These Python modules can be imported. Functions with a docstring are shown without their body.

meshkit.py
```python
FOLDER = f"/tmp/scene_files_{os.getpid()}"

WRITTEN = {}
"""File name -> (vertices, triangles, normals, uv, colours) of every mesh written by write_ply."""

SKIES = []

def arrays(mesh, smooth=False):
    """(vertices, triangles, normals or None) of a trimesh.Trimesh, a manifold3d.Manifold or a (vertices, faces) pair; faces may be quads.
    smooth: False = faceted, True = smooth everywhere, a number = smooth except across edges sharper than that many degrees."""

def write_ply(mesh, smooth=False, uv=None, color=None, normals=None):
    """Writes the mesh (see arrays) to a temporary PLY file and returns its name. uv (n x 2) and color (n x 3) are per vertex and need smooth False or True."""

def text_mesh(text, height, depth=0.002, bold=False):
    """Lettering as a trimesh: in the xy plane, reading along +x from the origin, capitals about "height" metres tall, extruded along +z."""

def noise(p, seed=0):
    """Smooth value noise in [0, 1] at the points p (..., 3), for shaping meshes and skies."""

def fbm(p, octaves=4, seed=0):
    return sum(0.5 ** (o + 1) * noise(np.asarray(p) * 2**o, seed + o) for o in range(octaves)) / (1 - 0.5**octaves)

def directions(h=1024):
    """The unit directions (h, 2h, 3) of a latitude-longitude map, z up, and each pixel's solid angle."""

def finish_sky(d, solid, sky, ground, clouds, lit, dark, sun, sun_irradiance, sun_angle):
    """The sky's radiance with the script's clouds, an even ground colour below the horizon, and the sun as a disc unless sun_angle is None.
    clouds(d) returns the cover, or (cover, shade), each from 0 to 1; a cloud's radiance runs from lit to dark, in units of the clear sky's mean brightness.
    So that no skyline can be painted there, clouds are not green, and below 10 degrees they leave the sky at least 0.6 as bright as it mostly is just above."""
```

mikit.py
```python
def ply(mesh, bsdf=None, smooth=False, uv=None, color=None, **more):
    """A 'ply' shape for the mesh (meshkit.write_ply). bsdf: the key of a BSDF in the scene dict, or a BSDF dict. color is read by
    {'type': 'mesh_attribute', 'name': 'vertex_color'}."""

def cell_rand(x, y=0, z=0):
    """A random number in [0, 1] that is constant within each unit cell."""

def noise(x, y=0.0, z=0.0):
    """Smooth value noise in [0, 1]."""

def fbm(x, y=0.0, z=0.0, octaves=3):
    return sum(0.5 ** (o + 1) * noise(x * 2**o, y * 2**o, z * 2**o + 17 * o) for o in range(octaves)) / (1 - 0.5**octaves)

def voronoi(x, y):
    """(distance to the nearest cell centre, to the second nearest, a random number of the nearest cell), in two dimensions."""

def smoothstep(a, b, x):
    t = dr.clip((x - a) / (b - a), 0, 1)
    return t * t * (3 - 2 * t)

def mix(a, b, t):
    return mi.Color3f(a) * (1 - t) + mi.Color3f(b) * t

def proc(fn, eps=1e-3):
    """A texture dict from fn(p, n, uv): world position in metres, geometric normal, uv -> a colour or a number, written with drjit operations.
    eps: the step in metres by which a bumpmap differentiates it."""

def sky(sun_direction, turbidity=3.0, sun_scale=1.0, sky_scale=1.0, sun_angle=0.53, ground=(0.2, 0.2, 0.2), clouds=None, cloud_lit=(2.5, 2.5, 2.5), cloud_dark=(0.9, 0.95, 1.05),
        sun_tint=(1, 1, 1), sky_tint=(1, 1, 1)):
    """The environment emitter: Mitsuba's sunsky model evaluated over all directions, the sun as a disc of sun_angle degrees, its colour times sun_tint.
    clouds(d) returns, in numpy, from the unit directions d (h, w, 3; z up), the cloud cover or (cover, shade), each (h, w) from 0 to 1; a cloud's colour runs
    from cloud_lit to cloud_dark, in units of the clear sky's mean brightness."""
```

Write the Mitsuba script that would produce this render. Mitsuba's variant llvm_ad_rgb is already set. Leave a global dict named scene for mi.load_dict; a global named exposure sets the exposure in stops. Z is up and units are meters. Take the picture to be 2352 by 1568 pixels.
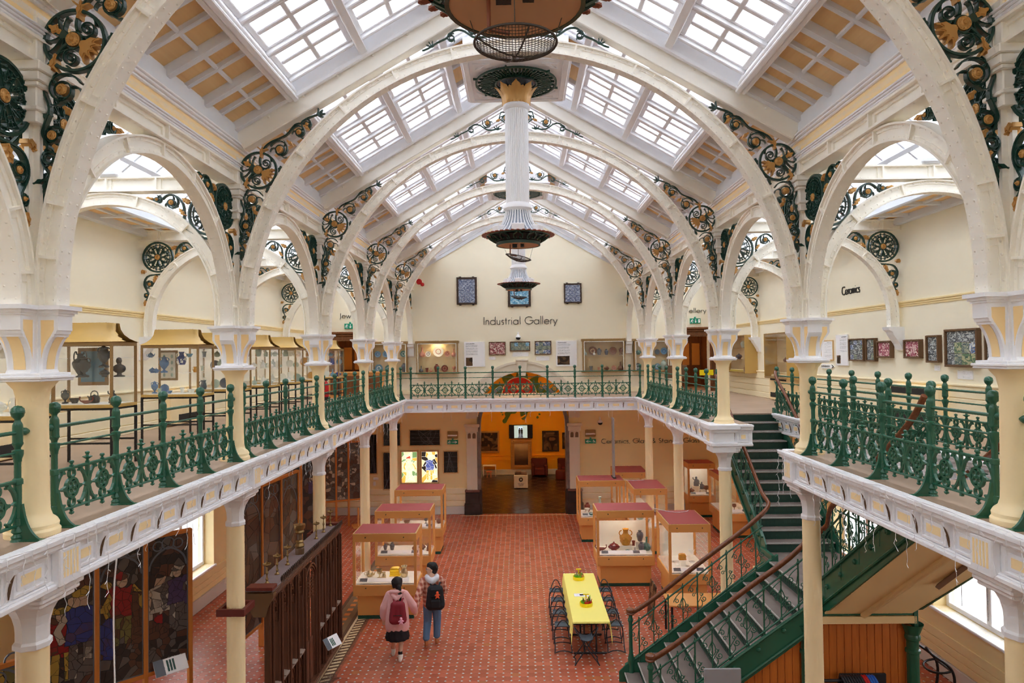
import math, random
import numpy as np
import trimesh, shapely
from shapely.geometry import Polygon, LineString, Point, MultiPolygon, box as sbox
from shapely import affinity
from shapely.ops import unary_union
import manifold3d as m3
import drjit as dr
import mitsuba as mi
import mikit, meshkit
from mikit import noise, fbm, smoothstep, mix, cell_rand
random.seed(7)
RNG = np.random.default_rng(7)
T4 = mi.ScalarTransform4f
scene = {}
labels = {}
# ---------------------------------------------------------------- camera, sky, exposure
FPX, VPX, VPY, ROLL = 1595.0, 1193.7, 814.2, 0.0132
def camera_axes():
 px, py = VPX - 1176.0, -(VPY - 784.0)
 c, s = math.cos(ROLL), math.sin(ROLL)
 ux, uy = px * c + py * s, -px * s + py * c
 yaw = math.atan2(ux, FPX)
 f0 = np.array([-math.sin(yaw), math.cos(yaw), 0.0])
 r0 = np.array([math.cos(yaw), math.sin(yaw), 0.0])
 pitch = math.atan2(-uy, math.hypot(FPX, ux))
 fw = f0 * math.cos(pitch) + np.array([0, 0, math.sin(pitch)])
 u0 = np.cross(r0, fw)
 return fw, r0 * s + u0 * c
EYE = np.array([0.0, 0.0, 6.0])
FWD, UPV = camera_axes()
scene['camera'] = {'type': 'perspective', 'fov': math.degrees(2 * math.atan(1176.0 / FPX)), 'fov_axis': 'x', 'near_clip': 0.05, 'far_clip': 500.0,
     'to_world': T4().look_at(origin=EYE.tolist(), target=(EYE + FWD).tolist(), up=UPV.tolist())}
scene['sky'] = mikit.sky((0.25, -0.45, 0.85), turbidity=4.0, sun_scale=0.0, clouds=lambda d: (np.ones(d.shape[:2]), 0.25 * meshkit.fbm(d * 3.0, 3)),
       cloud_lit=(0.95, 1.0, 1.09), cloud_dark=(0.82, 0.88, 0.98), ground=(0.4, 0.39, 0.37))
exposure = 5.05
ROOM_LIGHT = (0.34, 0.25, 0.14)  # radiance of the unseen lamp added beyond the arch
SPOT = (1.5, 1.15, 0.7)  # radiance of the spotlights added under the galleries
# ---------------------------------------------------------------- measures of the hall (metres)
W = 4.13                       # column line
YC = [1.678 + 4.167 * k for k in range(6)]      # column rows 0..5  (1.678 .. 22.513)
YE = 26.40                     # end wall
YB = -2.49                     # wall behind
XW = 7.75                      # aisle walls
ZG = 4.54                      # gallery floor
ZCAP = 6.46
XF = 3.88                      # gallery fascia
YX = 23.0                      # front of the cross gallery
C30, S30 = math.cos(math.pi / 6), 0.5
Z_EAVE = 9.30
# ---------------------------------------------------------------- mesh helpers
class MB:
 def __init__(self):
  self.v, self.f, self.n = [], [], 0
  self.marks = []
 def add(self, v, f):
  v = np.asarray(v, float); f = np.asarray(f, int)
  if f.shape[1] == 4:
   f = np.vstack([f[:, [0, 1, 2]], f[:, [0, 2, 3]]])
  self.v.append(v); self.f.append(f + self.n); self.n += len(v)
  return self
 def mesh(self, m, t=None):
  if hasattr(m, 'to_mesh'):
   q = m.to_mesh(); v, f = q.vert_properties[:, :3], q.tri_verts
  elif isinstance(m, tuple):
   v, f = m
  else:
   v, f = m.vertices, m.faces
  v = np.asarray(v, float)
  if t is not None:
   v = v @ t[:3, :3].T + t[:3, 3]
  return self.add(v, f)
 def box(self, x0, x1, y0, y1, z0, z1, bev=0.0):
  return self.fbox(lambda p: p, x0, x1, y0, y1, z0, z1, bev)
 def fbox(self, fn, x0, x1, y0, y1, z0, z1, bev=0.0):
  """box whose corners go through fn((n,3)) -> (n,3); bev chamfers all edges"""
  x0, x1 = min(x0, x1), max(x0, x1); y0, y1 = min(y0, y1), max(y0, y1); z0, z1 = min(z0, z1), max(z0, z1)
  if not bev:
   v = np.array([[x, y, z] for x in (x0, x1) for y in (y0, y1) for z in (z0, z1)], float)
   f = [[0, 1, 3, 2], [4, 6, 7, 5], [0, 4, 5, 1], [2, 3, 7, 6], [0, 2, 6, 4], [1, 5, 7, 3]]
   return self.add(fn(v), f)
  b = min(bev, (x1 - x0) / 2.01, (y1 - y0) / 2.01, (z1 - z0) / 2.01)
  c = np.array([[x, y, z] for x in (-1, 1) for y in (-1, 1) for z in (-1, 1)], float)
  mid = np.array([(x0 + x1) / 2, (y0 + y1) / 2, (z0 + z1) / 2]); h = np.array([(x1 - x0) / 2, (y1 - y0) / 2, (z1 - z0) / 2])
  vs = []
  for ax in range(3):
   hh = h - b; hh = hh.copy(); hh[ax] = h[ax]
   vs.append(mid + c * hh)
  v = np.vstack(vs)
  hull = trimesh.convex.convex_hull(v)
  return self.add(fn(np.asarray(hull.vertices)), hull.faces)
 def prism(self, poly, d0, d1, fn=None):
  """shapely polygon (a,b) extruded from d0 to d1; fn maps (a,b,d) rows to xyz"""
  if fn is None:
   fn = lambda q: q
  for g in getattr(poly, 'geoms', [poly]):
   if g.is_empty or g.area < 1e-9:
    continue
   m = trimesh.creation.extrude_polygon(g, d1 - d0, engine='earcut')
   v = np.asarray(m.vertices) + np.array([0, 0, d0])
   self.add(fn(v), m.faces)
  return self
 def lathe(self, prof, n=24, at=(0, 0, 0), fn=None, mod=None):
  prof = np.asarray(prof, float); k = len(prof)
  a = np.arange(n) * 2 * np.pi / n
  r = prof[:, 0][:, None] * (np.ones(n) if mod is None else mod(a, prof))
  v = np.stack([r * np.cos(a), r * np.sin(a), np.repeat(prof[:, 1][:, None], n, 1)], -1).reshape(-1, 3)
  i, j = np.meshgrid(np.arange(k - 1), np.arange(n), indexing='ij'); i, j = i.ravel(), j.ravel(); j2 = (j + 1) % n
  f = np.stack([i * n + j, i * n + j2, (i + 1) * n + j2, (i + 1) * n + j], 1)
  if fn is not None:
   v = fn(v)
  return self.add(v + np.asarray(at), f)
 def tube(self, path, r, n=8, closed=False, cap=True):
  p = np.asarray(path, float); k = len(p)
  if closed:
   t = np.roll(p, -1, 0) - np.roll(p, 1, 0)
  else:
   t = np.gradient(p, axis=0)
  t /= np.linalg.norm(t, axis=1, keepdims=True) + 1e-12
  a = np.zeros_like(t)
  ref = np.array([0, 0, 1.0]) if abs(t[0, 2]) < 0.9 else np.array([1.0, 0, 0])
  cur = np.cross(t[0], ref); cur /= np.linalg.norm(cur)
  for q in range(k):
   cur = cur - t[q] * (cur @ t[q]); cur /= np.linalg.norm(cur) + 1e-12; a[q] = cur
  b = np.cross(t, a); an = np.arange(n) * 2 * np.pi / n
  rr = np.broadcast_to(np.asarray(r, float), (k,))[:, None, None]
  v = p[:, None] + rr * (np.cos(an)[None, :, None] * a[:, None] + np.sin(an)[None, :, None] * b[:, None])
  kk = k if closed else k - 1
  i, j = np.meshgrid(np.arange(kk), np.arange(n), indexing='ij'); i, j = i.ravel(), j.ravel(); i2 = (i + 1) % k; j2 = (j + 1) % n
  f = np.stack([i * n + j, i * n + j2, i2 * n + j2, i2 * n + j], 1)
  self.add(v.reshape(-1, 3), f)
  if cap and not closed:
   for e in (0, k - 1):
    self.add(np.vstack([v[e], p[e]]), [[q, (q + 1) % n, n] for q in range(n)])
  return self
 def ball(self, c, r, n=1, s=(1, 1, 1)):
  m = ICO[n]
  return self.add(m[0] * r * np.array(s) + np.array(c), m[1])
 def dome(self, c, nrm, r, h=0.55, n=6):
  """a low rivet head"""
  nrm = np.asarray(nrm, float); nrm = nrm / np.linalg.norm(nrm)
  a = np.cross(nrm, [0.31, 0.52, 0.79]); a /= np.linalg.norm(a); b = np.cross(nrm, a)
  an = np.arange(n) * 2 * np.pi / n
  ring = np.cos(an)[:, None] * a + np.sin(an)[:, None] * b
  v = np.vstack([c + ring * r, c + ring * r * 0.66 + nrm * r * h * 0.75, [c + nrm * r * h]])
  q = np.arange(n); q2 = (q + 1) % n
  f = np.vstack([np.stack([q, q2, n + q2], 1), np.stack([q, n + q2, n + q], 1), np.stack([n + q, n + q2, np.full(n, 2 * n)], 1)])
  return self.add(v, f)
 def mark(self):
  self.marks.append(len(self.f)); return self
 def pieces(self):
  """one builder per stretch between marks"""
  m = ([] if self.marks and self.marks[0] == 0 else [0]) + self.marks + [len(self.f)]
  base = np.r_[0, np.cumsum([len(x) for x in self.v])].astype(int)
  res = []
  for a, b in zip(m[:-1], m[1:]):
   if b > a:
    q = MB()
    for i in range(a, b):
     q.add(self.v[i], self.f[i] - base[i])
    res.append(q)
  return res
 def out(self):
  return np.vstack(self.v), np.vstack(self.f)
ICO = {k: (np.array(m.vertices), np.array(m.faces)) for k, m in ((k, trimesh.creation.icosphere(subdivisions=k)) for k in (0, 1, 2, 3))}
def arc(cx, cy, r, a0, a1, n=24):
 a = np.radians(np.linspace(a0, a1, n))
 return np.stack([cx + r * np.cos(a), cy + r * np.sin(a)], 1)
def spiral(cx, cy, r0, r1, a0, turns, n=40):
 t = np.linspace(0, 1, n); a = math.radians(a0) + turns * 2 * np.pi * t; r = r0 + (r1 - r0) * t ** 0.8
 return np.stack([cx + r * np.cos(a), cy + r * np.sin(a)], 1)
def bez(*p, n=16):
 p = np.asarray(p, float); t = np.linspace(0, 1, n)[:, None]
 if len(p) == 3:
  return (1 - t) ** 2 * p[0] + 2 * t * (1 - t) * p[1] + t ** 2 * p[2]
 return (1 - t) ** 3 * p[0] + 3 * t * (1 - t) ** 2 * p[1] + 3 * t * t * (1 - t) * p[2] + t ** 3 * p[3]
def smooth_path(pts, n=40):
 from scipy.interpolate import CubicSpline
 p = np.asarray(pts, float); d = np.r_[0, np.cumsum(np.linalg.norm(np.diff(p, axis=0), axis=1))]
 return CubicSpline(d, p)(np.linspace(0, d[-1], n))
def stroke(path, w0, w1=None, simp=0.002):
 """polyline to a shapely area; the width runs from w0 to w1"""
 path = np.asarray(path, float)
 if w1 is None or abs(w1 - w0) < 1e-9:
  return LineString(path).buffer(w0 / 2, quad_segs=3).simplify(simp)
 k = len(path); w = np.linspace(w0, w1, k) / 2
 t = np.gradient(path, axis=0); t /= np.linalg.norm(t, axis=1, keepdims=True) + 1e-12
 nn = np.stack([-t[:, 1], t[:, 0]], 1) * w[:, None]
 quads = []
 for i in range(k - 1):
  g = Polygon([path[i] + nn[i], path[i + 1] + nn[i + 1], path[i + 1] - nn[i + 1], path[i] - nn[i]]).buffer(0)
  quads.append(g.buffer(0.0005))
 return unary_union(quads).buffer(0).simplify(simp)
def ring(cx, cy, r, w, q=10):
 return Point(cx, cy).buffer(r + w / 2, quad_segs=q).difference(Point(cx, cy).buffer(r - w / 2, quad_segs=q))
def rot(a):
 c, s = math.cos(a), math.sin(a)
 return np.array([[c, -s, 0], [s, c, 0], [0, 0, 1.0]])
# ---------------------------------------------------------------- scene helpers
_used = {}
def numbered(base):
 k = _used.get(base, -1) + 1
 _used[base] = k
 return base if k == 0 else f'{base}_{k:03d}'
def tag(key, label=None, cat=None, group=None, kind=None):
 d = {}
 if label: d['label'] = label
 if cat: d['category'] = cat
 if group: d['group'] = group
 if kind: d['kind'] = kind
 labels[key] = {**labels.get(key, {}), **d}
 return key
def thing(base, label, cat, group=None):
 key = numbered(base)
 return tag(key, label, cat, group)
def struct(base, label=None):
 key = numbered(base)
 return tag(key, label, None, None, 'structure')
def put(key, mb, mat, smooth=False, tw=None, **kw):
 m = mb.out() if isinstance(mb, MB) else mb
 d = mikit.ply(m, mat, smooth=smooth, **kw)
 if tw is not None:
  d['to_world'] = tw
 scene[key] = d
 return key
def part(parent, base, mb, mat, smooth=False, tw=None, label=None, kind=None, **kw):
 key = numbered(f'{parent}__{base}')
 put(key, mb, mat, smooth, tw, **kw)
 if label or kind:
  tag(key, label, None, None, kind)
 return key
def again(parent, base, src, tw, label=None, mat=None):
 """one more copy of the shape dict src under a key of its own"""
 key = numbered(f'{parent}__{base}')
 scene[key] = {**src, 'to_world': tw}
 if mat:
  scene[key]['bsdf'] = {'type': 'ref', 'id': mat}
 if label:
  tag(key, label)
 return key
def move(x=0.0, y=0.0, z=0.0, rz=0.0, s=None):
 t = T4().translate([float(x), float(y), float(z)])
 if rz:
  t = t @ T4().rotate([0, 0, 1], float(rz))
 if s is not None:
  t = t @ T4().scale([float(q) for q in s])
 return t
def kit(parts):
 """parts: list of (name, mb, mat, smooth[, label]) -> reusable shape dicts"""
 out = []
 for q in parts:
  name, mb, mat, sm = q[:4]
  if isinstance(mb, MB) and mb.marks:
   for w_ in mb.pieces():
    out.append((name, mikit.ply(w_.out(), mat, smooth=sm), q[4] if len(q) > 4 else None))
   continue
  out.append((name, mikit.ply(mb.out() if isinstance(mb, MB) else mb, mat, smooth=sm), q[4] if len(q) > 4 else None))
 return out
def place(parent, k, tw, mats=None):
 for name, src, lab in k:
  again(parent, name, src, tw, lab, (mats or {}).get(name))
# mono-line lettering (a plain geometric sans): strokes in a unit where capitals are 1 high
def _glyphs():
 def A(cx, cy, r, a0, a1, ry=None, n=14):
  a = np.radians(np.linspace(a0, a1, n))
  return [(cx + r * math.cos(t), cy + (ry or r) * math.sin(t)) for t in a]
 x = 0.58   # x-height
 r = x / 2
 g = {
  'I': (0.12, [[(0.06, 0), (0.06, 1)]]),
  'i': (0.12, [[(0.06, 0), (0.06, x)], [(0.06, 0.82), (0.06, 0.86)]]),
  'l': (0.12, [[(0.06, 0), (0.06, 1.06)]]),
  'n': (0.46, [[(0.06, 0), (0.06, x)], [(0.06, x - 0.2)] + A(0.23, x - 0.17, 0.17, 180, 0) + [(0.40, 0)]]),
  'm': (0.74, [[(0.06, 0), (0.06, x)], A(0.215, x - 0.155, 0.155, 180, 0) + [(0.37, 0)], [(0.37, x - 0.155)] + A(0.525, x - 0.155, 0.155, 180, 0) + [(0.68, 0)]]),
  'd': (0.66, [A(r + 0.03, r, r, 0, 360, n=26), [(2 * r + 0.03, 0), (2 * r + 0.03, 1.06)]]),
  'a': (0.66, [A(r + 0.03, r, r, 0, 360, n=26), [(2 * r + 0.03, 0), (2 * r + 0.03, x)]]),
  'u': (0.46, [[(0.06, x), (0.06, 0.17)] + A(0.23, 0.17, 0.17, 180, 360) + [(0.40, x)], [(0.40, 0), (0.40, x)]]),
  's': (0.34, [A(0.17, 0.44, 0.12, 30, 270, 0.14) + A(0.17, 0.15, 0.13, 90, -150, 0.15)]),
  't': (0.26, [[(0.12, 0), (0.12, 0.86)], [(0.0, x), (0.25, x)]]),
  'r': (0.28, [[(0.06, 0), (0.06, x)], A(0.22, x - 0.16, 0.16, 180, 70)]),
  'e': (0.62, [[(0.03, r), (2 * r + 0.03, r)] + A(r + 0.03, r, r, 0, 325, n=24)]),
  'c': (0.54, [A(r + 0.03, r, r, 45, 315, n=20)]),
  'y': (0.46, [[(0.0, x), (0.23, 0.04)], [(0.46, x), (0.12, -0.28)]]),
  'w': (0.72, [[(0.0, x), (0.18, 0), (0.36, x), (0.54, 0), (0.72, x)]]),
  'G': (0.94, [A(0.48, 0.5, 0.48, 45, 360, 0.5, 28) + [(0.55, 0.5)]]),
  'C': (0.80, [A(0.48, 0.5, 0.48, 50, 310, 0.5, 24)]),
  'S': (0.46, [A(0.23, 0.74, 0.18, 35, 270, 0.24) + A(0.23, 0.25, 0.2, 90, -150, 0.25)]),
  'J': (0.30, [[(0.22, 1.0), (0.22, 0.05)] + A(0.04, 0.05, 0.18, 0, -80, 0.2)]),
  '&': (0.66, [[(0.62, 0.0), (0.14, 0.72)] + A(0.28, 0.82, 0.15, 200, -20, 0.17) + [(0.1, 0.36)] + A(0.25, 0.21, 0.2, 140, 300, 0.21) + [(0.56, 0.42)]]),
  ',': (0.16, [[(0.08, 0.06), (0.04, -0.14)]]),
  ' ': (0.34, []),
  'B': (0.5, [[(0.06, 0), (0.06, 1)], [(0.06, 1)] + A(0.2, 0.76, 0.2, 90, -90, 0.24) + [(0.06, 0.52)], [(0.06, 0.52)] + A(0.22, 0.26, 0.24, 90, -90, 0.26) + [(0.06, 0)]]),
  'L': (0.44, [[(0.06, 1), (0.06, 0), (0.42, 0)]]),
  'P': (0.48, [[(0.06, 0), (0.06, 1)] + A(0.2, 0.75, 0.22, 90, -90, 0.25) + [(0.06, 0.5)]]),
  'O': (0.9, [A(0.46, 0.5, 0.44, 0, 360, 0.5, 28)]),
  'T': (0.5, [[(0.25, 0), (0.25, 1)], [(0, 1), (0.5, 1)]]),
 }
 return g
GLYPH = _glyphs()
def lettering(text, cap, width=None, weight=0.055, gap=0.10):
 """shapely area of the text, baseline at 0, capitals cap high; scaled in x to width if given"""
 x, geo = 0.0, []
 for ch in text:
  adv, st = GLYPH[ch]
  for s in st:
   geo.append(LineString([(x + a, b) for a, b in s]).buffer(weight / 2, quad_segs=3, cap_style='flat'))
  x += adv + gap
 x -= gap
 u = unary_union(geo).simplify(0.004)
 sx = cap if width is None else width / x
 return affinity.scale(u, sx, cap, origin=(0, 0)), x * sx
# ---------------------------------------------------------------- materials
def rgb(*c):
 return {'type': 'rgb', 'value': [float(q) for q in c]}
def srgb(r, g, b):
 return tuple((q / 255.0 / 12.92) if q <= 10 else ((q / 255.0 + 0.055) / 1.055) ** 2.4 for q in (r, g, b))
def pr(name, color, rough=0.5, spec=0.5, metal=0.0, **kw):
 d = {'type': 'principled', 'base_color': color if isinstance(color, dict) else rgb(*color), 'roughness': float(rough), 'specular': float(spec), 'metallic': float(metal), **kw}
 scene[name] = {'type': 'twosided', 'bsdf': d}
 return name
def df(name, color):
 scene[name] = {'type': 'twosided', 'bsdf': {'type': 'diffuse', 'reflectance': color if isinstance(color, dict) else rgb(*color)}}
 return name
def mottled(c, amt=0.06, sc=1.5, c2=None):
 c = np.array(c); d = np.array(c2) if c2 is not None else c * (1 - 2.2 * amt)
 def fn(p, n, uv):
  return mix(mi.Color3f(*[float(q) for q in c]), mi.Color3f(*[float(q) for q in d]), fbm(p.x * sc, p.y * sc, p.z * sc, 3))
 return mikit.proc(fn)
def grain(c1, c2, along=(1, 0, 0), sc=14.0, stretch=0.07):
 """wood grain running along the given axis"""
 a = np.array(along, float)
 def fn(p, n, uv):
  k = [sc * (stretch if a[i] else 1.0) for i in range(3)]
  q = fbm(p.x * k[0], p.y * k[1], p.z * k[2], 3)
  fine = noise(p.x * k[0] * 5, p.y * k[1] * 5, p.z * k[2] * 5)
  return mix(mi.Color3f(*[float(v) for v in c1]), mi.Color3f(*[float(v) for v in c2]), dr.clip(q * 0.8 + fine * 0.3, 0, 1))
 return mikit.proc(fn)
pr('m_wall', mottled(srgb(246, 238, 214), 0.015, 0.7), 0.75, 0.2)
pr('m_wall_y', srgb(244, 224, 172), 0.72, 0.25)
pr('m_wall_low', srgb(245, 232, 196), 0.7, 0.25)
pr('m_white', srgb(238, 239, 242), 0.45, 0.4)
pr('m_roofwhite', mottled(srgb(226, 230, 236), 0.05, 3.0), 0.5, 0.35)
pr('m_iron', srgb(241, 237, 226), 0.42, 0.4)
pr('m_shaft', srgb(252, 230, 182), 0.4, 0.45)
pr('m_peach', srgb(250, 222, 168), 0.5, 0.35)
pr('m_board', grain(srgb(240, 208, 158), srgb(220, 182, 128), (0, 1, 0), 10.0), 0.6, 0.3)
pr('m_green', srgb(36, 92, 70), 0.28, 0.6)
pr('m_scroll', srgb(26, 62, 52), 0.3, 0.6)
pr('m_darkgreen', srgb(22, 60, 48), 0.32, 0.6)
pr('m_gold', srgb(196, 148, 84), 0.4, 0.5, 0.35)
pr('m_gallery', mottled(srgb(176, 152, 132), 0.05, 1.2, srgb(150, 126, 106)), 0.42, 0.45)
pr('m_black', srgb(28, 28, 30), 0.4, 0.5)
pr('m_baseboard', srgb(214, 212, 206), 0.5, 0.4)
pr('m_railcream', srgb(236, 214, 160), 0.5, 0.4)
scene['m_glass'] = {'type': 'thindielectric', 'int_ior': 1.5}
# ---------------------------------------------------------------- ground floor
P = 0.1524
TX, TY = -1.758, 15.6587     # one dot of the tile grid
def floor_tile(p, n, uv):
 i, j = dr.floor((p.x - TX) / P), dr.floor((p.y - TY) / P)
 q = cell_rand(i, j, 3)
 big = fbm(p.x * 0.35, p.y * 0.35, 1.0, 3)
 a = mix(srgb(186, 98, 70), srgb(164, 82, 58), q)
 a = mix(a, mi.Color3f(*srgb(172, 102, 62)), smoothstep(0.955, 0.96, cell_rand(i, j, 9)) * 0.8)
 return a * (0.86 + 0.3 * big)
pr('m_tile', mikit.proc(floor_tile), 0.36, 0.45)
pr('m_tile_dot', srgb(196, 190, 180), 0.4, 0.4)
pr('m_grout', srgb(124, 80, 62), 0.7, 0.2)
pr('m_band', srgb(120, 96, 70), 0.45, 0.4)
pr('m_band_light', srgb(214, 190, 150), 0.45, 0.4)
pr('m_band_dark', srgb(96, 70, 54), 0.45, 0.4)
pr('m_band_orange', srgb(196, 120, 62), 0.45, 0.4)
FL = struct('floor', 'red tiled ground floor with small pale diamond tiles')
mb = MB(); mb.box(-8.1, 8.1, YB - 0.4, YE + 0.4, -0.2, -0.006)
part(FL, 'grout_bed', mb, 'm_grout')
def cut_tile(h=0.0762, c=0.028, g=0.0016, z0=-0.006, z1=0.0):
 o = np.array([(-h + c, -h), (h - c, -h), (h, -h + c), (h, h - c), (h - c, h), (-h + c, h), (-h, h - c), (-h, -h + c)])
 inn = o * (1 - g / h)
 top = o * (1 - 2 * g / h)
 v = np.vstack([np.c_[inn, np.full(8, z0)], np.c_[inn, np.full(8, z1 - 0.001)], np.c_[top, np.full(8, z1)]])
 f = [[16, 16 + k, 17 + k] for k in range(1, 7)]
 for k in range(8):
  k2 = (k + 1) % 8
  f += [[k, k2, 8 + k2], [k, 8 + k2, 8 + k], [8 + k, 8 + k2, 16 + k2], [8 + k, 16 + k2, 16 + k]]
 return v, np.array(f)
def dot_tile(c=0.0255):
 o = np.array([(-c, 0), (0, -c), (c, 0), (0, c)])
 v = np.vstack([np.c_[o, np.full(4, -0.006)], np.c_[o, np.full(4, -0.0005)], np.c_[o * 0.94, np.full(4, 0.0004)]])
 f = [[8, 9, 10], [8, 10, 11]]
 for k in range(4):
  k2 = (k + 1) % 4
  f += [[k, k2, 4 + k2], [k, 4 + k2, 4 + k], [4 + k, 4 + k2, 8 + k2], [4 + k, 8 + k2, 8 + k]]
 return v, np.array(f)
tiles, dots = [], []
for i in range(-40, 66):
 for j in range(-72, 26):
  x, y = TX + P * i, TY - P * j
  if not (-7.7 < x < 7.7 and 12.0 < y < YE - 0.05):
   continue
  if -4.36 < x - P / 2 < -3.58 and y < 24.0:
   continue
  if not (-4.36 < x < -3.58 and y < 24.0):
   dots.append((x, y))
  tiles.append((x - P / 2, y - P / 2))
near = lambda q: (0 if (-3.5 < q[0] < 2.0 and q[1] > 12.9) else 1, q[1])
for name, pts, geo, mat in (('tile', tiles, cut_tile(), 'm_tile'), ('dot_tile', dots, dot_tile(), 'm_tile_dot')):
 pts = sorted(pts, key=near)
 src = mikit.ply(geo, mat)
 for x, y in pts[:300]:
  again(FL, name, src, move(x, y))
 v, f = geo
 off = np.array([(x, y, 0) for x, y in pts[300:]])
 vv = (v[None] + off[:, None]).reshape(-1, 3)
 ff = (f[None] + (np.arange(len(off)) * len(v))[:, None, None]).reshape(-1, 3)
 part(FL, name + '_field', (vv, ff), mat, kind='stuff', label='the farther tiles of the same pattern')
# the border band of patterned tiles along the left columns
BAND = [(-3.60, -3.52, 'm_band_dark', None), (-3.78, -3.60, 'm_band_dark', 'stripe'), (-3.84, -3.79, 'm_band_light', None), (-3.91, -3.85, 'm_band_dark', None),
  (-4.28, -3.92, 'm_band', 'square'), (-4.36, -4.29, 'm_band_dark', None)]
for x0, x1, mat, sub in BAND:
 mb = MB(); mb.box(x0, x1, 12.0, 24.0, -0.006, 0.0 if not sub else -0.0015)
 part(FL, 'border_strip', mb, mat)
mb = MB(); a = 0.075
for y in np.arange(12.0, 24.0, 2 * a):
 mb.prism(Polygon([(-3.775, y), (-3.605, y + a), (-3.605, y + 2 * a), (-3.775, y + a)]), -0.004, 0.0)
part(FL, 'border_stripes', mb, 'm_band_light', kind='stuff')
mb = MB()
for y in np.arange(12.0, 24.0, 0.3):
 mb.box(-4.17, -4.04, y, y + 0.15, -0.004, 0.0)
part(FL, 'border_squares', mb, 'm_band_orange', kind='stuff')
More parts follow.
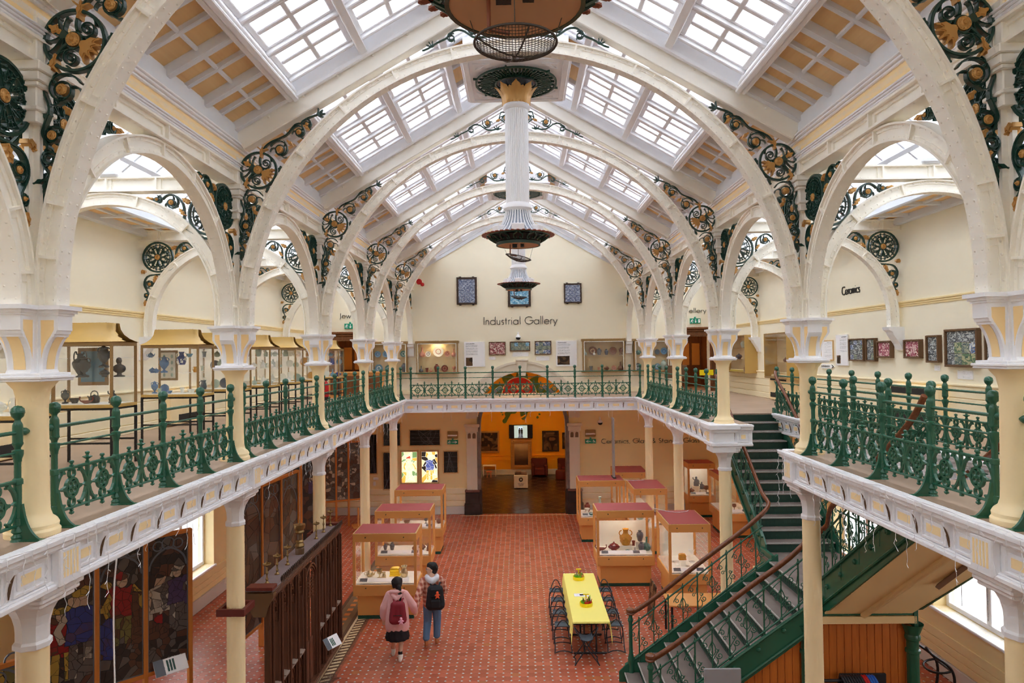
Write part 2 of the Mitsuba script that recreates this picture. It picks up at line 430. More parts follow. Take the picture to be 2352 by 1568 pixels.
# ---------------------------------------------------------------- walls
WIN_Y = [3.8, 7.93, 12.1, 16.26, 20.4]
for side, s, sill in (('left', -1, 0.85), ('right', 1, 1.16)):
 key = struct(f'wall_{side}', f'cream aisle wall on the {side}, with windows below the gallery')
 poly = sbox(YB - 0.3, -0.2, YE + 0.35, 9.2)
 for y in WIN_Y:
  poly = poly.difference(sbox(y - 1.2, sill, y + 1.2, 3.25))
 for nm_, za, zb, mt in (('plaster', 4.4, 9.3, 'm_wall'), ('lower_plaster', -0.3, 4.4, 'm_wall_y')):
  mb = MB(); mb.prism(poly.intersection(sbox(YB - 1, za, YE + 1, zb)), 0, 0.4, lambda q, s=s: np.stack([s * (XW + q[:, 2]), q[:, 0], q[:, 1]], 1))
  part(key, nm_, mb, mt)
 # picture rail, gallery dado boards, baseboards
 mb = MB(); X = lambda a: s * (XW - a)
 mb.box(X(0.0), X(0.05), YB, YE, 6.93, 6.97, 0.008); mb.box(X(0.0), X(0.035), YB, YE, 6.89, 6.93, 0.008); mb.box(X(0.0), X(0.02), YB, YE, 6.86, 6.89)
 part(key, 'picture_rail', mb, 'm_railcream')
 for z0, z1 in ((4.72, 4.92), (4.93, 5.13), (5.14, 5.34)):
  mb = MB(); mb.box(X(0.0), X(0.035), YB, YE, z0, z1, 0.008)
  part(key, 'dado_board', mb, 'm_wall_low')
 mb = MB(); mb.box(X(0), X(0.06), YB, YE, 5.345, 5.385, 0.01)
 part(key, 'dado_rail', mb, 'm_wall_low')
 mb = MB(); mb.box(X(0), X(0.05), YB, YE, ZG, 4.71, 0.01)
 struct_b = struct(f'baseboard_{side}', f'cream skirting of the {side} gallery wall'); put(struct_b, mb, 'm_wall_low')
 mb = MB(); mb.box(X(0), X(0.05), YB, YE, 0.0, 0.3, 0.01)
 part(key, 'skirting', mb, 'm_baseboard')
 for z0, z1 in ((0.31, 0.45), (0.46, 0.6), (0.61, 0.78)):
  mb = MB(); mb.box(X(0), X(0.03), YB, YE, z0, min(z1, sill - 0.06), 0.008)
  part(key, 'lower_board', mb, 'm_wall_y')
 # windows
 for k, y in enumerate(WIN_Y):
  wk = struct(f'window_{side}_{k + 1}', f'white framed window in the {side} aisle wall below the gallery')
  mb = MB(); xo = s * (XW + 0.30); xi = s * (XW + 0.24)
  for y0, y1, z0, z1 in ((y - 1.2, y - 1.12, sill, 3.25), (y + 1.12, y + 1.2, sill, 3.25), (y - 1.12, y + 1.12, 3.17, 3.25), (y - 1.12, y + 1.12, sill, sill + 0.09),
        (y - 0.06, y + 0.06, sill + 0.09, 3.17), (y - 1.12, y - 0.06, 2.32, 2.39), (y + 0.06, y + 1.12, 2.32, 2.39)):
   mb.box(xi, xo, y0, y1, z0, z1, 0.01)
  part(wk, 'frame', mb, 'm_white')
  mb = MB(); mb.box(s * (XW - 0.06), s * (XW + 0.24), y - 1.25, y + 1.25, sill - 0.05, sill, 0.012)
  part(wk, 'sill', mb, 'm_white')
  for y0, y1 in ((y - 1.12, y - 0.06), (y + 0.06, y + 1.12)):
   for z0, z1 in ((sill + 0.09, 2.32), (2.39, 3.17)):
    mb = MB(); xx = s * (XW + 0.27)
    mb.add([[xx, y0, z0], [xx, y1, z0], [xx, y1, z1], [xx, y0, z1]], [[0, 1, 2, 3]])
    part(wk, 'pane', mb, 'm_glass')
# end wall
AX, AR, AZ = 0.083, 1.74, 3.60
key = struct('wall_end', 'cream gable wall at the far end with the wide arched opening')
gable = Polygon([(-XW, -0.2), (XW, -0.2), (XW, 9.2), (4.05, 9.2), (4.05, Z_EAVE), (0, Z_EAVE + 4.05 * math.tan(math.pi / 6)), (-4.05, Z_EAVE), (-4.05, 9.2), (-XW, 9.2)])
arch_hole = unary_union([sbox(AX - AR, -0.2, AX + AR, AZ), Polygon(np.vstack([arc(AX, AZ, AR, 0, 180, 40)]))])
DOORS = ((-7.05, -6.0), (6.15, 7.2))
for x0, x1 in DOORS:
 gable = gable.difference(sbox(x0, ZG, x1, 6.62))
gable = gable.difference(arch_hole)
fxz = lambda y0: (lambda q: np.stack([q[:, 0], y0 + q[:, 2], q[:, 1]], 1))
mb = MB(); mb.prism(gable.intersection(sbox(-9, 4.4, 9, 13)), 0, 0.4, fxz(YE)); part(key, 'plaster', mb, 'm_wall')
mb = MB(); mb.prism(gable.intersection(sbox(-9, -1, 9, 4.4)), 0, 0.4, fxz(YE)); part(key, 'lower_plaster', mb, 'm_wall_y')
mb = MB()
ringp = Polygon(np.vstack([arc(AX, AZ, AR + 0.34, 0, 180, 40), arc(AX, AZ, AR, 180, 0, 40)]))
ring2 = Polygon(np.vstack([arc(AX, AZ, AR + 0.42, 0, 180, 40), arc(AX, AZ, AR + 0.33, 180, 0, 40)]))
mb.prism(ringp, -0.06, 0.05, fxz(YE)); mb.prism(ring2, -0.10, 0.03, fxz(YE))
pr('m_stone', srgb(226, 216, 198), 0.6, 0.3)
part(key, 'arch_moulding', mb, 'm_stone')
mb = MB(); mb.prism(Polygon([(-0.2, 5.75), (-0.13, 5.2), (0.13, 5.2), (0.2, 5.75)]), -0.16, 0.05, lambda q: np.stack([q[:, 0] + AX, YE + q[:, 2], q[:, 1]], 1))
mb.box(AX - 0.24, AX + 0.24, YE - 0.2, YE, 5.75, 5.83, 0.02)
part(key, 'keystone', mb, 'm_stone')
for s in (-1, 1):
 cx = AX + s * (AR + 0.20)
 pk = numbered(key + '__pilaster')
 mb = MB(); mb.box(cx - 0.2, cx + 0.2, YE - 0.12, YE, 0.92, 3.1, 0.01); mb.box(cx - 0.28, cx + 0.3, YE - 0.2, YE + 0.02, 3.28, 3.4, 0.02)
 mb.box(cx - 0.24, cx + 0.24, YE - 0.16, YE, 3.1, 3.28, 0.01)
 put(pk, mb, 'm_stone')
 for q in (-0.09, 0.09):
  mb = MB(); mb.prism(Polygon(np.vstack([arc(cx + q, 3.0, 0.06, 0, 180, 8), [(cx + q - 0.06, 2.86), (cx + q + 0.06, 2.86)]])), -0.128, -0.115, fxz(YE))
  part(pk, 'niche', mb, 'm_band')
 pr('m_marble', mottled(srgb(66, 58, 56), 0.3, 3.0, srgb(30, 27, 28)), 0.25, 0.6)
 pr('m_marble2', mottled(srgb(142, 130, 124), 0.2, 5.0, srgb(84, 74, 72)), 0.25, 0.6)
 mb = MB(); mb.box(cx - 0.26, cx + 0.26, YE - 0.18, YE, 0, 0.84, 0.02); mb.box(cx - 0.3, cx + 0.3, YE - 0.22, YE, 0, 0.42, 0.02)
 part(pk, 'plinth', mb, 'm_marble')
 mb = MB(); mb.box(cx - 0.28, cx + 0.28, YE - 0.2, YE, 0.84, 0.93, 0.02)
 pr('m_marblered', srgb(120, 82, 74), 0.3, 0.5)
 part(pk, 'plinth_moulding', mb, 'm_marblered')
 xj = AX + s * AR
 mb = MB(); mb.box(xj, xj - s * 0.13, YE - 0.1, YE + 0.42, 0.92, 3.3, 0.01)
 mb.prism(Polygon(np.vstack([arc(AX, AZ - 0.3, AR, 0 if s > 0 else 180, 62 if s > 0 else 118, 14), arc(AX, AZ - 0.3, AR - 0.13, 62 if s > 0 else 118, 0 if s > 0 else 180, 14)])), -0.1, 0.42, fxz(YE))
 part(pk, 'marble_jamb', mb, 'm_marble2')
 mb = MB(); mb.box(xj, xj - s * 0.16, YE - 0.14, YE + 0.42, 0, 0.92, 0.01)
 part(pk, 'jamb_plinth', mb, 'm_marble')
for z0, z1 in ((0.31, 0.5), (0.52, 0.74), (0.76, 0.98)):
 for x0, x1 in ((-XW, AX - AR - 0.42), (AX + AR + 0.42, XW)):
  mb = MB(); mb.box(x0, x1, YE - 0.03, YE, z0, z1, 0.008); part(key, 'lower_board', mb, 'm_wall_low')
for x0, x1 in ((-XW, AX - AR - 0.42), (AX + AR + 0.42, XW)):
 mb = MB(); mb.box(x0, x1, YE - 0.05, YE, 0, 0.3, 0.01); part(key, 'skirting', mb, 'm_baseboard')
for x0, x1 in ((-6.0, -2.3), (2.4, 6.15)):
 mb = MB(); mb.box(x0, x1, YE - 0.05, YE, ZG, 4.71, 0.01); part(key, 'gallery_skirting', mb, 'm_wall_low')
for s in (-1, 1):   # white trim along the gable slope
 mb = MB()
 p0, p1 = np.array([s * 4.05, Z_EAVE]), np.array([0, Z_EAVE + 4.05 * math.tan(math.pi / 6)])
 d = (p1 - p0) / np.linalg.norm(p1 - p0); nrm = np.array([-d[1], d[0]]); nrm *= -np.sign(nrm[1])
 mb.prism(Polygon([p0, p1, p1 + nrm * 0.2, p0 + nrm * 0.2]), -0.06, 0.0, fxz(YE))
 part(key, 'gable_trim', mb, 'm_roofwhite')
# wall behind the camera (closes the hall)
key = struct('wall_back', 'cream gable wall behind the viewer')
mb = MB(); mb.prism(Polygon([(-XW, -0.2), (XW, -0.2), (XW, 9.2), (4.05, 9.2), (4.05, Z_EAVE), (0, 11.64), (-4.05, Z_EAVE), (-4.05, 9.2), (-XW, 9.2)]), -0.3, 0, fxz(YB))
put(key, mb, 'm_wall')
# ---------------------------------------------------------------- gallery floor
SW = dict(x0=4.62, x1=6.0, y0=7.84, y1=16.5)
slab = unary_union([sbox(-XW, YB, -XF, YE), sbox(-XF, YX, XF, YE), sbox(XF, YB, XW, YE), sbox(-XF, YB, XF, -0.9)])
slab = slab.difference(sbox(SW['x0'], SW['y0'], SW['x1'], SW['y1'])).difference(sbox(0, 10.28, SW['x1'], 13.94))
key = struct('floor_gallery', 'brown floor of the gallery')
mb = MB(); mb.prism(slab, ZG - 0.05, ZG); part(key, 'boards', mb, 'm_gallery')
mb = MB(); mb.prism(slab.buffer(-0.02), ZG - 0.22, ZG - 0.055); part(key, 'soffit', mb, 'm_wall_low')
# ---------------------------------------------------------------- nave roof
TAN = math.tan(math.pi / 6)
BAYS = [(YB, YC[0])] + [(YC[k], YC[k + 1]) for k in range(5)] + [(YC[5], YE)]
UMAX = 4.05 / C30
def rp(s):
 """(u along the slope, n outward normal, y) -> world, for side s"""
 def fn(q):
  u, n, y = q[:, 0], q[:, 1], q[:, 2]
  return np.stack([s * (4.05 - u * C30 + n * S30), y, Z_EAVE + u * S30 + n * C30], 1)
 return fn
CE = struct('ceiling', 'boarded lower slopes of the nave roof with white ribs')
ROOF = struct('ceiling_roof_deck', 'opaque outer roof over the boarded strips')
US = [0.98, 2.15, 3.33, 4.58]     # purlins up the slope
skylight_kits = {}
for s in (-1, 1):
 for b, (ya, yb) in enumerate(BAYS):
  f = rp(s)
  y0, y1 = ya + (0.16 if b else 0.0), yb - (0.16 if b < 6 else 0.05)
  pend = b in (1, 3, 5)
  # boarded strip
  step = (y1 - y0) / 4
  vis = b > 0
  for k in range(4):
   for h in range(2):
    ym, yn = y0 + step * k + step / 2 * h, y0 + step * k + step / 2 * (h + 1)
    for ua, ub in ((0.0, 0.46), (0.46, 0.95)):
     mb = MB(); mb.fbox(f, ua, ub, 0.06, 0.085, ym, yn)
     part(CE, 'board_panel', mb, 'm_board')
  for k in range(9):
   y = y0 + step / 2 * k
   big = k % 2 == 0
   mb = MB()
   if big:
    mb.fbox(f, 0.0, 0.98, -0.06, 0.07, y - 0.05, y + 0.05, 0.012)
   else:
    mb.fbox(f, 0.0, 0.98, 0.0, 0.07, y - 0.035, y + 0.035, 0.008)
   part(CE, 'rib' if big else 'small_rib', mb, 'm_roofwhite')
  for k in range(4):
   mb = MB(); mb.fbox(f, 0.435, 0.485, 0.01, 0.065, y0 + step * k + 0.05, y0 + step * (k + 1) - 0.05, 0.01)
   part(CE, 'batten', mb, 'm_roofwhite')
  mb = MB(); mb.fbox(f, -0.4, 1.0, 0.26, 0.30, ya, yb); mb.fbox(f, 4.45, UMAX + 0.02, 0.26, 0.30, ya, yb)
  for ye in ((y0 - 0.2, y0 + 0.02), (y1 - 0.02, y1 + 0.2)):
   mb.fbox(f, 1.0, 4.45, 0.26, 0.30, max(ye[0], YB), min(ye[1], YE))
  part(ROOF, 'deck', mb, 'm_roofwhite')
  # skylight
  wk = struct(f'window_skylight_{"left" if s < 0 else "right"}_{b}', None)
  mb = MB()
  for u in US:
   wd = 0.05 if u > 4.5 else 0.06
   mb.fbox(f, u - wd, u + wd, -0.05, 0.26, y0 - 0.05, y1 + 0.05, 0.012)
  mb.fbox(f, US[0] - 0.12, US[0] - 0.05, -0.09, 0.0, y0 - 0.03, y1 + 0.03, 0.015)
  mb.fbox(f, US[0] - 0.05, US[0] + 0.03, -0.12, -0.03, y0 - 0.03, y1 + 0.03, 0.015)
  for ye in (y0, y1):
   q = 0.03 if ye == y0 else -0.03
   mb.fbox(f, US[0], 4.6, -0.05, 0.26, ye - q * 4, ye + q, 0.01)
   mb.fbox(f, US[0], 4.6, -0.09, -0.03, ye - 0.035, ye + 0.035, 0.01)
  part(wk, 'frame', mb, 'm_white')
  yy0, yy1 = y0 + 0.2, y1 - 0.2
  st = (yy1 - yy0) / 4
  for c in range(3):
   ua, ub = US[c] + 0.06, US[c + 1] - 0.055
   if pend and c == 2:
    mb = MB()
    for k in (1, 2):
     mb.fbox(f, ua, ub, 0.10, 0.14, yy0 + st * k, yy0 + st * (k + 1))
    part(wk, 'boarding', mb, 'm_board')
    mb = MB()
    for k in (1, 2, 3):
     mb.fbox(f, ua, ub, 0.02, 0.12, yy0 + st * k - 0.04, yy0 + st * k + 0.04, 0.01)
    part(wk, 'boarding_ribs', mb, 'm_roofwhite')
   kk = (s, c, round(st, 3))
   if kk not in skylight_kits:
    fr = MB(); bw = 0.075
    # thick rails at each end, stiles, cross bars (n 0.08..0.18)
    fr.fbox(f, ua, ub, 0.03, 0.19, 0.0, 0.05, 0.012); fr.fbox(f, ua, ub, 0.03, 0.19, st - 0.05, st, 0.012); fr.fbox(f, ua, ub, 0.09, 0.19, 0.05, 0.085, 0.01); fr.fbox(f, ua, ub, 0.09, 0.19, st - 0.085, st - 0.05, 0.01)
    fr.fbox(f, ua, ua + bw, 0.09, 0.19, 0.05, st - 0.05, 0.01); fr.fbox(f, ub - bw, ub, 0.09, 0.19, 0.05, st - 0.05, 0.01)
    um = (ua + ub) / 2
    fr.fbox(f, um - 0.034, um + 0.034, 0.10, 0.18, 0.05, st - 0.05, 0.01)
    fr.fbox(f, ua + bw, ub - bw, 0.10, 0.18, st / 2 - 0.042, st / 2 + 0.042, 0.01)
    cells = [(ua + bw, um - 0.03), (um + 0.03, ub - bw)]; rows = [(0.08, st / 2 - 0.04), (st / 2 + 0.04, st - 0.08)]
    pn = []
    for a0, a1 in cells:
     for r0, r1 in rows:
      v = f(np.array([[a0, 0.15, r0], [a1, 0.15, r0], [a1, 0.15, r1], [a0, 0.15, r1]]))
      pn.append(mikit.ply((v, np.array([[0, 1, 2], [0, 2, 3]])), 'm_glass'))
    skylight_kits[kk] = (mikit.ply(fr.out(), 'm_white'), pn)
   fr, pn = skylight_kits[kk]
   for k in range(4):
    if pend and c == 2 and k in (1, 2):
     continue
    sk = again(wk, 'sash', fr, move(0, yy0 + st * k))
    for q in pn:
     again(sk, 'pane', q, move(0, yy0 + st * k))
  mb = MB()
  for q0, q1 in ((y0 + 0.02, yy0), (yy1, y1 - 0.02)):
   for c in range(3):
    v = None
    mb.fbox(f, US[c] + 0.06, US[c + 1] - 0.055, 0.20, 0.24, q0, q1)
  part(wk, 'reveal_board', mb, 'm_white')
  # entablature above the columns
  tk = struct(f'trim_cornice_{"left" if s < 0 else "right"}_{b}', 'white cornice and peach frieze above the arcade')
  X = lambda a: s * (4.05 - a)
  ya2, yb2 = ya, yb
  mb = MB(); mb.box(X(-0.3), X(0.0), ya2, yb2, 8.81, 9.02); part(tk, 'frieze', mb, 'm_peach')
  mb = MB(); mb.box(X(-0.3), X(0.03), ya2, yb2, 9.09, 9.33); part(tk, 'eaves_board', mb, 'm_roofwhite')
  mb = MB()
  for z0, z1, o in ((9.0, 9.035, 0.03), (9.035, 9.07, 0.06), (9.07, 9.10, 0.08)):
   mb.box(X(-0.3), X(o), ya2, yb2, z0, z1, 0.008)
  part(tk, 'upper_cornice', mb, 'm_white')
  mb = MB()
  for z0, z1, o in ((8.72, 8.745, 0.02), (8.745, 8.77, 0.035), (8.77, 8.795, 0.05), (8.795, 8.82, 0.065)):
   mb.box(X(-0.3), X(o), ya2, yb2, z0, z1, 0.006)
  part(tk, 'lower_cornice', mb, 'm_white')
 # rafters
 for k, y in enumerate(YC):
  rk = thing('roof_rafter', None, 'beam', 'cream rafters over the arches')
  f = rp(s)
  mb = MB(); mb.fbox(f, -0.05, UMAX - 0.02, -0.30, -0.02, y - 0.10, y + 0.10, 0.012); put(rk, mb, 'm_iron')
  mb = MB()
  for u in np.arange(0.5, 4.5, 0.58):
   for q in (-0.103, 0.103):
    mb.dome(f(np.array([[u, -0.09, y + q]]))[0], (0, 1 if q > 0 else -1, 0), 0.02)
  part(rk, 'bolts', mb, 'm_iron', kind='stuff')
  tag(rk, f'cream roof rafter on the {"left" if s < 0 else "right"} slope over arch {["one, nearest the viewer", "two", "three", "four", "five", "six, nearest the end wall"][k]}')
mb = MB(); mb.box(-0.09, 0.09, YB, YE, 11.42, 11.75, 0.02)
part(CE, 'ridge_beam', mb, 'm_roofwhite')
# ---------------------------------------------------------------- aisle roofs: glazed in the middle, boarded against the wall
for s in (-1, 1):
 nm = 'left' if s < 0 else 'right'
 ck = struct(f'ceiling_aisle_{nm}', f'white boarded edge of the {nm} aisle roof')
 X = lambda a: s * a
 mb = MB(); mb.box(X(7.75), X(7.0), YB, YE, 8.66, 8.72); part(ck, 'board_panel', mb, 'm_board')
 mb = MB(); mb.box(X(4.05), X(4.7), YB, YE, 8.9, 8.96); part(ck, 'inner_board', mb, 'm_roofwhite')
 mb = MB(); mb.box(X(7.75), X(7.62), YB, YE, 8.52, 8.70, 0.02); mb.box(X(7.0), X(6.9), YB, YE, 8.6, 8.85, 0.02); mb.box(X(7.35), X(7.28), YB, YE, 8.62, 8.68, 0.01)
 mb.box(X(4.7), X(4.8), YB, YE, 8.86, 9.0, 0.02)
 for y in np.arange(YB + 0.5, YE, 1.04):
  mb.box(X(7.7), X(7.0), y - 0.05, y + 0.05, 8.6, 8.67, 0.01)
 part(ck, 'ribs', mb, 'm_roofwhite')
 wk = struct(f'window_aisle_roof_{nm}', f'glazed roof of the {nm} aisle')
 zr, xr = 9.75, 5.9
 mb = MB(); mb.box(X(xr - 0.09), X(xr + 0.09), YB, YE, zr - 0.12, zr + 0.1, 0.02)
 slopes = []
 for xa, za in ((6.95, 8.85), (4.75, 9.0)):
  pts = np.array([[X(xa), za], [X(xr), zr]])
  slopes.append(pts)
  d = pts[1] - pts[0]; L = np.linalg.norm(d); d /= L
  nn = np.array([-d[1], d[0]]); nn *= np.sign(nn[1])
  def g(q, pts=pts, d=d, nn=nn):
   return np.stack([pts[0, 0] + d[0] * q[:, 0] + nn[0] * q[:, 1], q[:, 2], pts[0, 1] + d[1] * q[:, 0] + nn[1] * q[:, 1]], 1)
  for y in np.arange(YB, YE, 0.695):
   mb.fbox(g, 0, L, -0.05, 0.05, y - 0.025, y + 0.025)
  mb.fbox(g, L / 2 - 0.04, L / 2 + 0.04, -0.07, 0.05, YB, YE); mb.fbox(g, 0, 0.08, -0.05, 0.06, YB, YE)
  pm = MB(); v = g(np.array([[0, 0.03, YB], [L, 0.03, YB], [L, 0.03, YE], [0, 0.03, YE]])); pm.add(v, [[0, 1, 2, 3]])
  part(wk, 'glazing', pm, 'm_glass')
 part(wk, 'glazing_bars', mb, 'm_roofwhite')
 mb = MB(); mb.box(X(7.85), X(7.0), YB, YE, 8.8, 8.86); mb.box(X(4.05), X(4.72), YB, YE, 9.0, 9.06); mb.box(X(4.05), X(4.12), YB, YE, 9.0, 9.4)
 for ye in (YB, YE - 0.05):
  mb.box(X(4.05), X(XW), ye, ye + 0.05, 8.6, 10.0)
 part(ROOF, 'deck', mb, 'm_roofwhite')
# ---------------------------------------------------------------- iron arches, columns, girders
ORD = ['nearest', 'second', 'third', 'fourth', 'fifth', 'farthest']
RI, RE, ZC = 3.87, 4.065, 6.5
def arch_ring(ri, re, zc, a0, a1, zb, n=40):
 """half ring (in plane a,z) with straight feet down to zb"""
 o = arc(0, zc, re, a0, a1, n); i = arc(0, zc, ri, a1, a0, n)
 if zb is not None:
  o = np.vstack([[(re, zb)], o, [(-re, zb)]]); i = np.vstack([[(-ri, zb)], i, [(ri, zb)]])
 return Polygon(np.vstack([o, i])).buffer(0)
def iron_arch(ri, re, zc, zb, fw, to, n=44, stiff=(), rivet=0.105, sides=(-1, 1), soffit_rows=True):
 """web, flanges, stiffeners and rivets of one riveted arch. to((n,3) rows of a, t, z) -> world rows; t across the flange"""
 web, fl, stf, rv = MB(), MB(), MB(), MB()
 fn = lambda q: to(np.stack([q[:, 0], q[:, 2], q[:, 1]], 1))
 web.prism(arch_ring(ri + 0.01, re - 0.01, zc, 0, 180, zb, n), -fw * 0.22, fw * 0.22, fn)
 th = 0.022
 fl.prism(arch_ring(ri, ri + th, zc, 0, 180, zb, n), -fw / 2, fw / 2, fn)
 fl.prism(arch_ring(re - th, re, zc, 0, 180, zb, n), -fw / 2, fw / 2, fn)
 # angle irons along the flanges
 for r0, r1 in ((ri + th, ri + 0.062), (re - 0.062, re - th)):
  fl.prism(arch_ring(r0, r1, zc, 0, 180, zb, n), -fw * 0.3, fw * 0.3, fn)
 def pos(t_, r):  # t_ = arc length from the right foot
  leg = zc - zb
  if t_ < leg:
   return np.array([r, zb + t_]), np.array([1.0, 0.0])
  a = (t_ - leg) / ((ri + re) / 2)
  if a > math.pi:
   return np.array([-r, zc - (t_ - leg - math.pi * (ri + re) / 2)]), np.array([-1.0, 0])
  return np.array([r * math.cos(a), zc + r * math.sin(a)]), np.array([math.cos(a), math.sin(a)])
 total = 2 * (zc - zb) + math.pi * (ri + re) / 2
 for a in stiff:
  t_ = a * total
  for sd in sides:
   stf.mark()
   c0, d0 = pos(t_, ri + th); c1, _ = pos(t_, re - th)
   tan = np.array([-d0[1], d0[0]])
   v = []
   for q in (-0.045, 0.045):
    for tt in (0.22, 0.29):
     for cc in (c0, c1):
      p2 = cc + tan * q; v.append([p2[0], sd * fw * tt, p2[1]])
   for tt in (0.22, 0.48):
    for q in (-0.012, 0.012):
     for cc in (c0, c1):
      p2 = cc + tan * (q + 0.03); v.append([p2[0], sd * fw * tt, p2[1]])
   for h in (v[:8], v[8:]):
    hu = trimesh.convex.convex_hull(np.array(h)); stf.add(to(np.asarray(hu.vertices)), hu.faces)
 k = int(total / rivet)
 cen = to(np.zeros((1, 3)))[0]
 dirv = lambda a, t, z: to(np.array([[a, t, z]]))[0] - cen
 for i in range(k):
  t_ = (i + 0.5) * total / k
  if soffit_rows:
   c, d = pos(t_, ri)
   for q in (-0.28, 0.28):
    rv.dome(to(np.array([[c[0], q * fw, c[1]]]))[0], dirv(-d[0], 0, -d[1]), 0.0125, n=5)
  for sd in sides:
   for r in (ri + 0.042, re - 0.042):
    c, d = pos(t_ + (0.5 * total / k if r > ri + 0.1 else 0), r)
    rv.dome(to(np.array([[c[0], sd * fw * 0.30, c[1]]]))[0], dirv(0, sd, 0), 0.0125, n=5)
 return web, fl, stf, rv
# ---- scrollwork of the transverse arch spandrels, drawn for the left half in (x, z) at arch plane (mirrored for the right)
def px2(u, v):
 """units of the working drawing of the spandrel ironwork -> metres (x, z) on the arch"""
 return np.array([-4.2030 + 0.006320 * (u - 520) + -0.000035 * (v - 300), 9.2970 + -0.000105 * (u - 520) + -0.006325 * (v - 300)])
def z1(x, y): return px2(520 + x / 7.84, 300 + y / 7.84)
def z2(x, y): return px2(520 + x / 5.225, 500 + y / 5.225)
U1, U2 = 0.000796, 0.001194
def leaf(base, ang, L, wd, lobes=3):
 """a lobed acanthus leaf outline"""
 a = math.radians(ang); d = np.array([math.cos(a), math.sin(a)]); nn = np.array([-d[1], d[0]])
 up, dn = [], []
 k = lobes * 4
 for i in range(k + 1):
  t = i / k
  wv = wd * math.sin(math.pi * min(1, t * 0.9 + 0.1)) ** 0.7 * (0.72 + 0.28 * math.cos(t * lobes * 2 * math.pi))
  if t == 1: wv = 0
  up.append(np.array(base) + d * L * t + nn * wv); dn.append(np.array(base) + d * L * t - nn * wv)
 return Polygon(np.vstack([up, dn[::-1]])).buffer(0)
def scroll_unit(c, r, a0, cw=1, w=0.015):
 """a spiral branch round a rosette with small curls"""
 s = spiral(c[0], c[1], r, r * 0.42, a0, -0.95 * cw, 36)
 g = [stroke(s, w, w * 0.8), ring(c[0], c[1], r * 0.44, w * 0.8)]
 for k in range(3):
  a = math.radians(a0) + k * 2.1
  p = np.array(c) + r * 0.5 * np.array([math.cos(a), math.sin(a)])
  q = np.array(c) + r * 0.98 * np.array([math.cos(a + 0.55 * cw), math.sin(a + 0.55 * cw)])
  m = np.array(c) + r * 0.95 * np.array([math.cos(a + 0.1 * cw), math.sin(a + 0.1 * cw)])
  g.append(stroke(bez(p, m, q, n=8), w * 0.7, w * 0.35))
 return g
